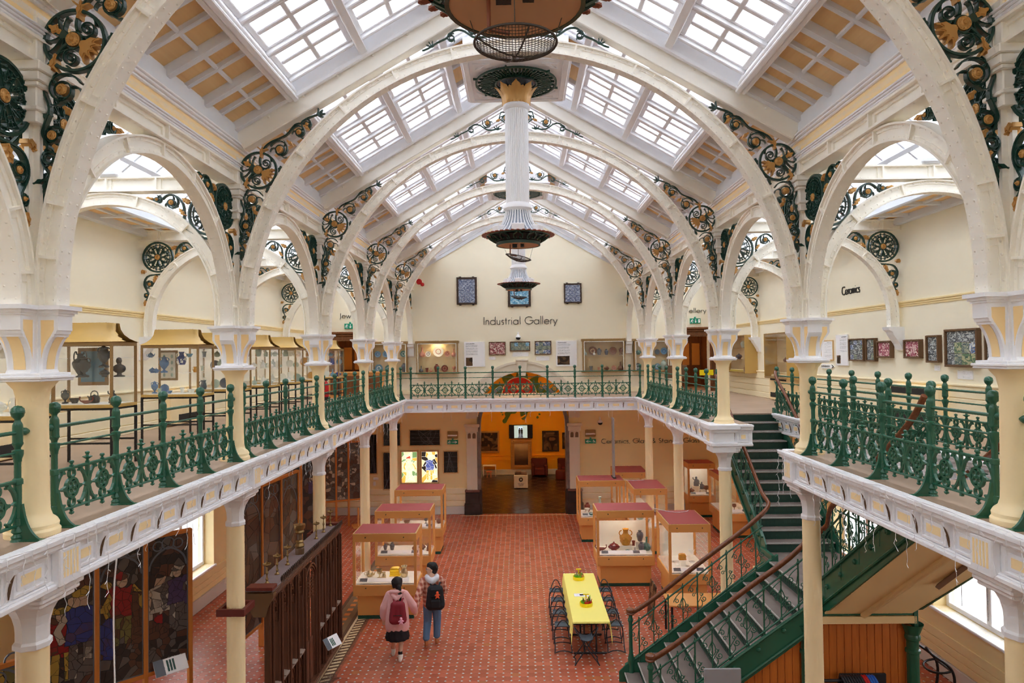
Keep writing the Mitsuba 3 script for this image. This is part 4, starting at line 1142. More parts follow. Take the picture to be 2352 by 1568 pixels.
# ---------------------------------------------------------------- gallery fascia
def fascia_run(label, start, d, L, ends=(True, True), blocks=(), seg=0.48):
 """d: unit direction along; the outside lies to the left of d"""
 key = thing('gallery_fascia', label, 'fascia', 'white gallery fascias')
 d = np.array(d, float); o = np.array([-d[1], d[0]])
 f = lambda q: np.stack([start[0] + d[0] * q[:, 0] + o[0] * q[:, 1], start[1] + d[1] * q[:, 0] + o[1] * q[:, 1], q[:, 2]], 1)
 mb = MB(); mb.fbox(f, 0, L, -0.25, 0.0, 4.12, 4.53); part(key, 'backing_board', mb, 'm_white')
 for z0, z1, a, nm in ((4.50, 4.55, 0.115, 'nosing'), (4.45, 4.50, 0.085, 'moulding'), (4.425, 4.45, 0.05, 'moulding'), (4.165, 4.185, 0.03, 'moulding'), (4.12, 4.165, 0.055, 'moulding')):
  mb = MB(); mb.fbox(f, 0, L, -0.02, a, z0, z1, 0.008); part(key, nm, mb, 'm_white')
 xs = []
 bl = sorted(blocks)
 for b in bl:
  mb = MB(); mb.fbox(f, b - 0.14, b + 0.14, 0, 0.075, 4.13, 4.44, 0.01); part(key, 'pilaster_block', mb, 'm_white')
  for q in range(5):
   mb = MB(); u = b - 0.084 + 0.042 * q; mb.fbox(f, u - 0.012, u + 0.012, 0.074, 0.079, 4.2, 4.41); part(key, 'flute', mb, 'm_shaft')
 edges = [0.0] + [e for b in bl for e in (b - 0.14, b + 0.14)] + [L]
 for a, b in zip(edges[0::2], edges[1::2]):
  a, b = max(0, a), min(L, b)
  if b - a < 0.3:
   continue
  n = max(1, round((b - a) / seg)); w = (b - a) / n
  for i in range(n):
   u0, u1 = a + w * i + 0.055, a + w * (i + 1) - 0.055
   mb = MB()
   for q in ((u0, u1, 4.395, 4.415), (u0, u1, 4.195, 4.215), (u0, u0 + 0.02, 4.215, 4.395), (u1 - 0.02, u1, 4.215, 4.395)):
    mb.fbox(f, q[0], q[1], 0, 0.022, q[2], q[3])
   mb.fbox(f, u0 + 0.05, u1 - 0.05, 0, 0.016, 4.235, 4.375, 0.006)
   part(key, 'panel', mb, 'm_white')
   mb = MB(); mb.fbox(f, u0 + 0.085, u1 - 0.085, 0.016, 0.0185, 4.265, 4.345); part(key, 'peach_inset', mb, 'm_shaft')
   if i:
    u = a + w * i
    mb = MB(); mb.prism(Polygon(np.vstack([[(0, 4.19), (0.012, 4.19)], bez((0.02, 4.22), (0.02, 4.34), (0.075, 4.40), n=6), [(0.08, 4.43), (0, 4.43)]])), u - 0.02, u + 0.02,
         lambda q: f(np.stack([q[:, 2], q[:, 0], q[:, 1]], 1)))
    part(key, 'bracket', mb, 'm_white')
    mb = MB(); mb.tube(f(np.array([(u + 0.003, 0.024 + 0.05 * t ** 2, 4.21 + 0.2 * t) for t in np.linspace(0, 1, 5)])), [0.004, 0.011, 0.011, 0.009, 0.003], 5)
    part(key, 'bracket_slot', mb, 'm_slot')
 return key
df('m_slot', srgb(106, 84, 66))
for k in range(6):
 a = YB if k == 0 else YC[k - 1]; b = YC[k] if k < 6 else YX
 L = b - a
 nm = ['behind the viewer', 'nearest in view', 'second', 'third', 'fourth', 'fifth'][k]
 fascia_run(f'white panelled fascia with peach insets under the left railing, {nm} stretch', (-XF, b), (0, -1), L, blocks=[0.0] if k else [])
fascia_run('short white fascia at the left corner of the cross gallery', (-XF, YX), (0, -1), YX - YC[5])
fascia_run('long white panelled fascia of the cross gallery with small brackets', (XF, YX), (-1, 0), 2 * XF)
fascia_run('short white fascia at the right corner of the cross gallery', (XF, YC[5]), (0, 1), YX - YC[5])
for k, nm in ((4, 'white panelled fascia on the right gallery next to the cross gallery'), (3, 'white panelled fascia on the right ending in a block beside the stair head')):
 st = 13.94 if k == 3 else YC[k]
 fascia_run(nm, (XF, st), (0, 1), YC[k + 1] - st, blocks=[YC[k + 1] - st] + ([YC[3] - st + 0.02] if k == 3 else []))
for k, nm in ((1, 'white panelled fascia on the right in front of the stairwell'), (0, 'white panelled fascia at the right edge of the picture')):
 fascia_run(nm, (XF, YC[k]), (0, 1), (10.28 if k == 1 else YC[1]) - YC[k], blocks=[YC[2] - YC[1]] if k == 1 else [YC[1] - YC[0]])
fascia_run('white end face of the right gallery at the foot of its third column', (SW['x0'], 13.94), (-1, 0), 0.74)
fascia_run('white end face of the right gallery beside the second column', (XF, 10.28), (1, 0), 0.74)
fascia_run('white inner fascia along the far side of the stairwell', (SW['x1'], 7.9), (0, 1), 8.5)
mb = MB(); ek = thing('gallery_end_block', 'white moulded block ending the right gallery under the third column', 'fascia')
for o, z0, z1 in ((0.02, 4.0, 4.13), (0.06, 4.13, 4.2), (0.0, 4.2, 4.4), (0.05, 4.4, 4.46), (0.1, 4.46, 4.56)):
 mb.box(XF - 0.06 - o, XF + 0.36 + o, 13.86 - o, 14.3 + o, z0, z1, 0.01)
put(ek, mb, 'm_white')
# ---------------------------------------------------------------- strings of icicle lights
def icicles(label, p0, p1, drop_lo, dens, seed):
 rg = np.random.default_rng(seed)
 key = thing('fairy_lights', label, 'string lights', 'white icicle lights on the fascia')
 p0, p1 = np.array(p0, float), np.array(p1, float); L = np.linalg.norm(p1 - p0); d = (p1 - p0) / L
 o = np.array([-d[1], d[0]])
 mb = MB()
 P3 = lambda u, out, z: np.array([p0[0] + d[0] * u + o[0] * out, p0[1] + d[1] * u + o[1] * out, z])
 for rep in range(2):
  u = np.arange(0, L, 0.09); ph = rg.uniform(0, 6)
  mb.tube([P3(a, 0.10 + 0.03 * math.sin(a * 5 + ph) + rg.uniform(0, 0.02), 4.56 + 0.012 * math.sin(a * 7 + ph) + rg.uniform(0, 0.012)) for a in u], 0.0035, 4)
 for u in np.arange(0.05, L, 0.16):
  u += rg.uniform(-0.04, 0.04)
  z, out = 4.55, 0.125
  pts = [P3(u, out - 0.03, 4.57), P3(u, out, z)]
  ln = rg.uniform(0.2, 0.5) if rg.uniform() < drop_lo else rg.uniform(0.5, 0.85)
  n = int(ln / 0.05)
  for q in range(n):
   pts.append(P3(u + rg.uniform(-0.02, 0.02), 0.12 + rg.uniform(-0.015, 0.015), z - (q + 1) * 0.05))
  mb.tube(pts, 0.0026, 4)
  for q in range(2, len(pts)):
   if rg.uniform() < 0.7 and q % 2 == 0:
    e = pts[q] + np.array([d[0], d[1], 0]) * rg.uniform(-0.06, 0.06) + np.array([0, 0, -0.025])
    mb.tube([pts[q], e], 0.0034, 4)
 put(key, mb, 'm_wire')
 tag(key, kind='stuff')
pr('m_wire', srgb(236, 238, 242), 0.4, 0.4)
icicles('white icicle lights along the left gallery fascia', (-XF, YX), (-XF, 2.0), 0.72, 1, 3)
icicles('white icicle lights along the cross gallery fascia', (XF, YX), (-XF, YX), 0.75, 1, 4)
icicles('white icicle lights along the far right gallery fascia', (XF, 13.94), (XF, YX), 0.8, 1, 5)
icicles('white icicle lights along the near right gallery fascia', (XF, 3.0), (XF, 10.28), 0.6, 1, 6)
# ---------------------------------------------------------------- the green iron stairs
def tread_tex(p, n, uv):
 q = fbm(p.x * 3, p.y * 3, p.z * 3, 3)
 ln = smoothstep(0.35, 0.5, dr.abs(dr.sin(p.x * 0.0 + (p.x + p.y) * 0.0 + p.y * 150.0 * 0.0 + 0.6)))
 return mix(srgb(136, 124, 116), srgb(100, 88, 82), q) * (0.9 + 0.1 * ln)
pr('m_tread', mikit.proc(tread_tex), 0.5, 0.4)
pr('m_handrail', grain(srgb(136, 78, 44), srgb(92, 48, 26), (0, 1, 0), 20.0), 0.28, 0.55)
pr('m_plank', grain(srgb(206, 120, 48), srgb(166, 84, 28), (0, 0, 1), 12.0), 0.42, 0.4)
pr('m_soffit', mottled(srgb(240, 212, 158), 0.03, 1.0), 0.6, 0.3)
pr('m_edge', srgb(168, 166, 160), 0.5, 0.4)
ZL = 2.16
STAIR = thing('iron_staircase', 'dark green iron staircase with grey treads and brown wooden handrails', 'staircase')
def flight(name, start, d, side, width, n, rise, go, z0, string_sides=(0, 1)):
 """n risers; start = corner where the first riser begins; d = direction of climb, side = direction across; the last riser reaches the landing"""
 d, side = np.array(d, float), np.array(side, float)
 f = lambda q: np.stack([start[0] + d[0] * q[:, 0] + side[0] * q[:, 1], start[1] + d[1] * q[:, 0] + side[1] * q[:, 1], q[:, 2]], 1)
 fk = numbered(STAIR + '__' + name)
 first = True
 for i in range(n):
  z = z0 + rise * i
  mb = MB(); mb.fbox(f, go * i, go * i + 0.02, 0.03, width - 0.03, z, z + rise - 0.03)
  for q in range(2):
   mb.fbox(f, go * i - 0.006, go * i, 0.10, width - 0.10, z + 0.03 + q * (rise - 0.085), z + 0.045 + q * (rise - 0.085))
  for u in np.arange(0.14, width - 0.14, 0.085):
   mb.fbox(f, go * i - 0.006, go * i, u, u + 0.05, z + 0.055, z + rise - 0.065)
  if first:
   put(fk, mb, 'm_darkgreen'); first = False
  else:
   part(STAIR, 'riser', mb, 'm_darkgreen')
  if i < n - 1 or name == 'lower_flight':
   mb = MB(); mb.fbox(f, go * i - 0.025, go * (i + 1) + 0.015, 0.03, width - 0.03, z + rise - 0.03, z + rise, 0.006)
   part(STAIR, 'tread', mb, 'm_tread')
   mb = MB(); mb.fbox(f, go * i - 0.03, go * i - 0.012, 0.035, width - 0.035, z + rise - 0.02, z + rise + 0.003); part(STAIR, 'nosing', mb, 'm_edge')
 # strings: steel plates with bosses and moulded edges
 Lr = go * (n - 1)
 for w in string_sides:
  v = 0.0 if w == 0 else width
  o = -1 if w == 0 else 1
  lo, hi = -0.17, 0.17
  pl = Polygon([(-0.12, z0 + max(lo - 0.05, -z0)), (-0.12, z0 + rise), (0, z0 + rise + hi - 0.05), (Lr + go * 0.6, z0 + rise * n + hi - 0.05), (Lr + go * 0.6, z0 + rise * (n - 1) + lo), (0.25, z0 + max(0.0 + lo * 0.5, -z0))])
  mb = MB(); mb.prism(pl, v - 0.015, v + 0.015, lambda q: f(np.stack([q[:, 0], q[:, 2], q[:, 1]], 1)))
  edge = lambda dz: [(0.0, v + o * 0.03, z0 + rise + dz), (Lr + go * 0.6, v + o * 0.03, z0 + rise * n + dz)]
  mb.tube(f(np.array(edge(hi - 0.06))), 0.022, 6); mb.tube(f(np.array(edge(-rise + lo + 0.05 + 0.02))), 0.02, 6)
  part(STAIR, 'string', mb, 'm_green')
  for t in np.linspace(0.08, 0.95, 7):
   bs = MB(); c = np.array([[Lr * t, v, z0 + rise * 0.55 + rise * (n - 1) * t]])
   m = [(0.0, 0.045), (0.018, 0.042), (0.024, 0.03), (0.034, 0.026), (0.04, 0.014), (0.04, 0.0)]
   bs.lathe(m, 10, (0, 0, 0), lambda q: f(np.stack([q[:, 0] + c[0, 0], v + o * (q[:, 2] + 0.015), q[:, 1] + c[0, 2]], 1)))
   part(STAIR, 'boss', bs, 'm_green', 40)
 return f
def scroll_bars(parent, f, Lr, zfun, n, v, wood_path, newel=None):
 """balusters with scrolls between a slanted top bar and bottom bar"""
 for z in (0.15, 0.80):
  mb = MB(); mb.tube(f(np.array([(u, v, zfun(u) + z) for u in np.linspace(0, Lr, 8)])), 0.014, 6); part(parent, 'slope_bar', mb, 'm_green', True)
 for i in range(n):
  u = Lr * (i + 0.5) / n
  mb = MB()
  z0 = zfun(u)
  mb.tube(f(np.array([(u, v, z0 + (-0.12 if i % 2 == 0 else 0.15)), (u, v, z0 + 0.86)])), 0.013 if i % 2 == 0 else 0.010, 6)
  for z in (0.15, 0.80):
   mb.ball(f(np.array([[u, v, z0 + z]]))[0], 0.026, 1)
  if i % 2 == 1:
   for sg in (-1, 1):
    mb.tube(f(np.array([(u + sg * a, v, z0 + b) for a, b in bez((0.0, 0.38), (0.085, 0.43), (0.05, 0.54), (0.0, 0.60), n=8)])), 0.008, 5)
  part(parent, 'baluster', mb, 'm_green', 40)
  sl = (zfun(Lr) - zfun(0)) / Lr
  w = Lr / n
  sc = MB()
  for sg, zz, t in ((1, 0.2, 1), (-1, 0.72, -1)):
   pts = [(u + sg * (0.02 + 0.0)), ]
   sp = spiral(0, 0, 0.055, 0.012, 200, 1.3 * sg, 14)
   c = np.array([u + sg * w * 0.42, z0 + sl * sg * w * 0.42 + zz + 0.1 * t])
   st = bez((u + sg * 0.012, z0 + zz), (u + sg * w * 0.5, z0 + sl * sg * w * 0.5 + zz - 0.02 * t), (c[0] + sp[0, 0], c[1] + sp[0, 1]), n=8)
   q = np.vstack([st, c + sp])
   sc.tube(f(np.array([(a, v, b) for a, b in q])), 0.0075, 5)
   sp2 = spiral(0, 0, 0.04, 0.01, 20, -1.2 * sg, 12)
   c2 = np.array([u + sg * w * 0.25, z0 + sl * sg * w * 0.25 + zz + 0.22 * t])
   sc.tube(f(np.array([(a, v, b) for a, b in np.vstack([[(u + sg * 0.012, z0 + zz + 0.12 * t)], c2 + sp2])])), 0.0065, 5)
  part(parent, 'scroll', sc, 'm_green', True)
def handrail(label_parent, path):
 p = np.asarray(path, float)
 mb = MB(); mb.tube(p, 0.036, 10)
 q = p.copy(); q[:, 2] -= 0.028
 mb.tube(q, 0.026, 6)
 part(label_parent, 'handrail', mb, 'm_handrail', 40, label='polished brown wooden handrail')
RIS, GOL, GOU = ZL / 12, 0.243, 0.255
X0 = 1.86
NF = 13
RU = (ZG - ZL) / NF
fl = flight('lower_flight', (X0, 10.86), (1, 0), (0, 1), 1.98, 12, RIS, GOL, 0.0)
XT = X0 + GOL * 11
fu = flight('far_flight', (SW['x0'], 13.40), (0, 1), (1, 0), SW['x1'] - SW['x0'], NF, RU, GOU, ZL)
fn_ = flight('near_flight', (SW['x0'], 10.86), (0, -1), (1, 0), SW['x1'] - SW['x0'], NF, RU, GOU, ZL)
mb = MB(); mb.box(XT, 6.02, 10.84, 13.42, ZL - 0.05, ZL); part(STAIR, 'landing', mb, 'm_tread')
mb = MB(); mb.box(XT - 0.02, 6.06, 10.82, 10.86, ZL - 0.24, ZL - 0.05); mb.box(4.56, 4.62, 12.84, 13.44, ZL - 0.42, ZL + 0.1); mb.box(6.0, 6.06, 10.8, 13.44, ZL - 0.42, ZL - 0.05)
part(STAIR, 'landing_edge', mb, 'm_green')
# soffits under the landing and flights
mb = MB(); mb.box(4.4, 6.04, 10.8, 13.4, ZL - 0.36, ZL - 0.25); part(STAIR, 'soffit', mb, 'm_soffit')
for nm, f in (('near', fn_), ('far', fu)):
 mb = MB(); Lr = GOU * (NF - 1)
 v = np.array([(-0.1, 0.02, ZL - 0.28), (-0.1, SW['x1'] - SW['x0'] - 0.02, ZL - 0.28), (Lr + 0.15, SW['x1'] - SW['x0'] - 0.02, ZG - 0.34), (Lr + 0.15, 0.02, ZG - 0.34)])
 v2 = v + [0, 0, -0.03]
 mb.add(np.vstack([f(v), f(v2)]), [[0, 1, 2, 3], [4, 5, 6, 7], [0, 1, 5, 4], [1, 2, 6, 5], [2, 3, 7, 6], [3, 0, 4, 7]])
 part(STAIR, 'soffit', mb, 'm_soffit', label='plain cream boarded underside')
mb = MB(); Lr = GOU * (NF - 1)
a, b = fn_(np.array([[-0.15, 0.62, ZL - 0.36], [Lr + 0.1, 0.62, ZG - 0.42]]))
mb.tube([a, b], 0.055, 8); part(STAIR, 'soffit_beam', mb, 'm_soffit', True)
tl = thing('batten_light', 'grey strip light fixed under the near flight of stairs', 'strip light')
mb = MB(); a, b = fn_(np.array([[1.35, 1.02, 0], [2.55, 1.02, 0]])); sl = (ZG - ZL) / (GOU * 12)
for q0, q1, dz in (((1.3), 2.6, 0.0),):
 pa, pb = fn_(np.array([[q0, 1.02, ZL - 0.385 + q0 * sl * 0.985], [q1, 1.02, ZL - 0.385 + q1 * sl * 0.985]]))
 mb.tube([pa, pb], 0.04, 4)
df('m_batten', srgb(150, 128, 112)); put(tl, mb, 'm_batten')
# balustrades
def newel(parent, x, y, z, h, r=0.055, wood=False):
 mb = MB(); mb.lathe([(r * 1.5, 0), (r * 1.5, 0.08), (r * 1.1, 0.12), (r, 0.16), (r * 0.75, 0.3), (r * 0.95, 0.34), (r * 1.1, 0.4), (r * 0.95, 0.46), (r * 0.7, 0.52), (r * 0.6, 0.7), (r * 0.62, h - 0.16), (r * 0.9, h - 0.13), (r * 0.9, h - 0.10), (r * 0.6, h - 0.07), (r * 0.6, h)], 16, (x, y, z))
 part(parent, 'newel', mb, 'm_green', 40)
 if wood:
  mb = MB(); mb.lathe([(0.02, 0), (0.07, 0.01), (0.078, 0.03), (0.06, 0.05), (0.078, 0.065), (0.075, 0.1), (0.05, 0.118), (0, 0.122)], 18, (x, y, z + h - 0.02))
  part(parent, 'newel_cap', mb, 'm_handrail', 40, label='turned wooden cap')
BN = thing('stair_balustrade', 'green scrolled iron balustrade with brown handrail on the near side of the lower stair flight', 'balustrade')
BF = thing('stair_balustrade', 'green scrolled iron balustrade with brown handrail on the far side of the lower flight, curving up to the gallery', 'balustrade')
zl = lambda u: RIS + (u) * RIS / GOL
newel(BN, X0 + 0.10, 10.88, 0.0, 1.24, wood=True); newel(BF, X0 + 0.10, 12.82, 0.0, 1.24, wood=True)
LL = GOL * 11 - 0.25
scroll_bars(BN, lambda q: fl(q + [0.12, 0, 0]), LL, lambda u: zl(u + 0.12) - 0.05, 9, 0.02, None)
scroll_bars(BF, lambda q: fl(q + [0.12, 0, 0]), LL, lambda u: zl(u + 0.12) - 0.05, 9, 1.96, None)
hz = 0.95
near = [(X0 + 0.1, 10.88, 1.25), (X0 + 0.4, 10.88, zl(0.4) + hz)] + [(X0 + u, 10.88, zl(u) + hz) for u in (1.0, 1.8, 2.4)] + [(XT + 0.0, 10.86, ZL + hz + 0.05), (XT + 0.1, 10.7, ZL + hz + 0.2)]
Lr = GOU * 12
zu = lambda t: ZL + RU + t * RU / GOU
near += [(4.60, 10.86 - t, zu(t) + hz) for t in (0.35, 1.0, 1.8, 2.6)] + [(4.62, 10.86 - 2.86, ZG + 0.93)]
handrail(BN, smooth_path(near, 60))
far = [(X0 + 0.1, 12.82, 1.25), (X0 + 0.4, 12.82, zl(0.4) + hz)] + [(X0 + u, 12.82, zl(u) + hz) for u in (1.0, 1.8, 2.3)] + [(XT - 0.06, 12.86, ZL + hz - 0.02), (XT + 0.06, 13.02, ZL + hz + 0.06), (4.60, 13.25, ZL + hz + 0.14)]
far += [(4.60, 13.40 + t, zu(t) + hz) for t in (0.25, 1.0, 1.8, 2.6)] + [(4.62, 16.45, ZG + 0.92)]
handrail(BF, smooth_path(far, 70))
scroll_bars(BN, lambda q: fn_(q), Lr, lambda u: zu(u) - 0.05, 11, -0.01, None)
scroll_bars(BF, lambda q: fu(q), Lr, lambda u: zu(u) - 0.05, 11, -0.01, None)
BR_ = thing('stair_balustrade', 'green iron balustrade with brown handrail on the wall side of the far flight', 'balustrade')
wr = SW['x1'] - SW['x0']
scroll_bars(BR_, lambda q: fu(q), Lr, lambda u: zu(u) - 0.05, 11, wr, None)
rr = [(5.99, 13.2, ZL + hz + 0.12)] + [(5.99, 13.40 + t, zu(t) + hz) for t in (0.25, 1.0, 1.8, 2.6)] + [(6.0, 16.4, ZG + 0.92), (6.08, 16.56, ZG + 1.0)]
handrail(BR_, smooth_path(rr, 50))
BW = thing('stair_balustrade', 'green iron balustrade with brown handrail on the wall side of the near flight', 'balustrade')
scroll_bars(BW, lambda q: fn_(q), Lr, lambda u: zu(u) - 0.05, 11, wr, None)
handrail(BW, smooth_path([(5.99, 11.0, ZL + hz + 0.1)] + [(5.99, 10.86 - t, zu(t) + hz) for t in (0.25, 1.0, 1.8, 2.6)] + [(6.0, 7.9, ZG + 0.92)], 40))
newel(BF, 4.66, 16.55, ZG, 1.05, 0.05);
BM = thing('stair_balustrade', 'green iron balustrade at the back of the stair landing', 'balustrade')
scroll_bars(BM, lambda q: np.stack([np.full(len(q), 6.0), 10.95 + q[:, 0], q[:, 2]], 1), 2.4, lambda u: ZL, 8, 0, None)
handrail(BM, [(6.0, 10.9, ZL + hz), (6.0, 12.0, ZL + hz), (6.0, 13.4, ZL + hz)])
# green iron columns and orange boarding under the stairs
for i, (x, y, lab) in enumerate(((4.40, 10.92, 'dark green iron column under the left corner of the stair landing'), (6.03, 10.92, 'dark green iron column under the right corner of the stair landing'))):
 gk = thing('green_column', lab, 'column')
 mb = MB(); mb.lathe([(0.13, 0), (0.13, 0.1), (0.1, 0.14), (0.092, 0.3), (0.088, 1.30), (0.11, 1.32), (0.11, 1.36), (0.088, 1.38), (0.088, 1.5), (0.11, 1.52), (0.115, 1.56), (0.1, 1.6), (0.13, 1.68), (0.16, 1.76)], 20, (x, y, 0))
 put(gk, mb, 'm_green', 40)
PN = thing('plank_partition', 'orange varnished plank partition closing the space under the stairs', 'partition')
K_PL = MB(); K_PL.box(0.003, 0.115, 0, 0.03, 0, 1.0, 0.006)
psrc = mikit.ply(K_PL.out(), 'm_plank')
for i, x in enumerate(np.arange(2.05, 6.0, 0.118)):
 if x < 4.32:
  h = max(0.05, (x - X0) * RIS / GOL - 0.05)
 else:
  h = ZL - 0.36
 if 4.28 < x < 4.5: continue
 again(PN, 'plank', psrc, move(x, 10.93 if x < 4.4 else 10.97, 0, 0, (1, 1, h)))
mb = MB(); mb.box(4.3, 4.33, 10.97, 11.95, 0, ZL - 0.36); part(PN, 'return_board', mb, 'm_plank')
# ---------------------------------------------------------------- plain object materials
for nm, c, ro in (('m_oak', srgb(214, 152, 84), 0.45), ('m_redtop', srgb(178, 92, 92), 0.6), ('m_case_white', srgb(240, 238, 226), 0.6), ('m_case_gold', srgb(198, 162, 92), 0.5), ('m_casewood', srgb(150, 118, 72), 0.5),
     ('m_basalt', srgb(52, 54, 54), 0.45), ('m_jasper', srgb(86, 124, 168), 0.5), ('m_navy', srgb(30, 52, 128), 0.35), ('m_ceramic', srgb(236, 236, 226), 0.25), ('m_celadon', srgb(170, 190, 178), 0.3),
     ('m_redclay', srgb(122, 52, 40), 0.4), ('m_oxblood', srgb(112, 28, 34), 0.2), ('m_amber', srgb(196, 140, 50), 0.3), ('m_browngl', srgb(122, 80, 62), 0.3), ('m_teal', srgb(70, 122, 116), 0.3), ('m_slate', srgb(92, 98, 108), 0.35),
     ('m_bluegl', srgb(104, 146, 170), 0.3), ('m_pinkplate', srgb(206, 142, 120), 0.35), ('m_paper', srgb(244, 244, 246), 0.6), ('m_print', srgb(120, 124, 132), 0.6), ('m_ink', srgb(42, 40, 38), 0.6),
     ('m_darkframe', srgb(62, 46, 38), 0.45), ('m_brownframe', srgb(104, 76, 50), 0.5), ('m_palewood', srgb(206, 172, 120), 0.5), ('m_greenplinth', srgb(24, 72, 58), 0.4), ('m_steel', srgb(150, 150, 152), 0.3),
     ('m_exit', srgb(20, 140, 110), 0.5), ('m_red', srgb(190, 30, 34), 0.35), ('m_yellow', srgb(252, 240, 128), 0.6), ('m_yplastic', srgb(250, 226, 20), 0.35), ('m_gplastic', srgb(110, 190, 40), 0.4),
     ('m_greyfab', srgb(82, 90, 98), 0.8), ('m_blacktube', srgb(40, 40, 46), 0.35), ('m_orangewall', srgb(240, 172, 36), 0.7), ('m_splash', srgb(92, 112, 40), 0.7), ('m_redsign', srgb(200, 40, 44), 0.6), ('m_leather', srgb(98, 40, 34), 0.4),
     ('m_screen', srgb(24, 26, 30), 0.2), ('m_tan', srgb(206, 160, 122), 0.6), ('m_copper', srgb(140, 80, 58), 0.4), ('m_mesh', srgb(74, 68, 64), 0.5), ('m_pipe', srgb(222, 214, 192), 0.5)):
 pr(nm, c, ro, 0.45)
pr('m_silver', srgb(206, 188, 150), 0.22, 0.5, 0.85)
pr('m_brass', srgb(150, 122, 78), 0.3, 0.5, 0.75)
pr('m_goldmetal', srgb(244, 206, 40), 0.25, 0.5, 0.6)
pr('m_doorwood', grain(srgb(136, 84, 46), srgb(92, 52, 26), (0, 0, 1), 14.0), 0.4, 0.45)
pr('m_darkwood', grain(srgb(112, 68, 46), srgb(60, 35, 24), (0, 0, 1), 16.0), 0.35, 0.5)
pr('m_brownfloor', mottled(srgb(62, 42, 27), 0.2, 2.0, srgb(42, 27, 17)), 0.18, 0.5)
def swirl(c1, c2, c3, k=18.0):
 def fn(p, n, uv):
  a = noise(p.x * k * 0.6 + 3, p.y * k * 0.6, p.z * k * 0.6) * 6.2
  s = dr.sin(p.x * k + p.y * k + dr.cos(a) * 2.6) * dr.sin(p.z * k + dr.sin(a) * 2.6)
  t = smoothstep(-0.1, 0.12, s)
  q = noise(p.x * k * 1.7, p.y * k * 1.7, p.z * k * 1.7)
  return mix(mix(c1, c2, t), mi.Color3f(*c3), smoothstep(0.62, 0.7, q))
 return mikit.proc(fn)
pr('m_tile_bw', swirl(srgb(70, 92, 140), srgb(206, 214, 226), srgb(40, 52, 92), 42.0), 0.25, 0.5)
pr('m_tile_blue', swirl(srgb(86, 160, 200), srgb(190, 222, 236), srgb(48, 110, 150), 22.0), 0.25, 0.5)
pr('m_tile_red', swirl(srgb(150, 58, 66), srgb(236, 214, 206), srgb(120, 40, 48), 26.0), 0.25, 0.5)
pr('m_tile_sage', swirl(srgb(110, 128, 120), srgb(168, 172, 150), srgb(80, 98, 104), 24.0), 0.25, 0.5)
pr('m_tile_mix', swirl(srgb(46, 92, 150), srgb(216, 220, 218), srgb(120, 110, 104), 24.0), 0.25, 0.5)
pr('m_tile_grey', swirl(srgb(96, 100, 104), srgb(186, 192, 192), srgb(70, 78, 88), 26.0), 0.25, 0.5)
pr('m_tile_pink', swirl(srgb(176, 92, 112), srgb(222, 186, 186), srgb(150, 70, 92), 22.0), 0.25, 0.5)
pr('m_tile_green', swirl(srgb(96, 126, 96), srgb(176, 176, 140), srgb(70, 96, 84), 20.0), 0.25, 0.5)
pr('m_painting', swirl(srgb(46, 32, 24), srgb(96, 70, 44), srgb(120, 92, 62), 4.0), 0.4, 0.4)
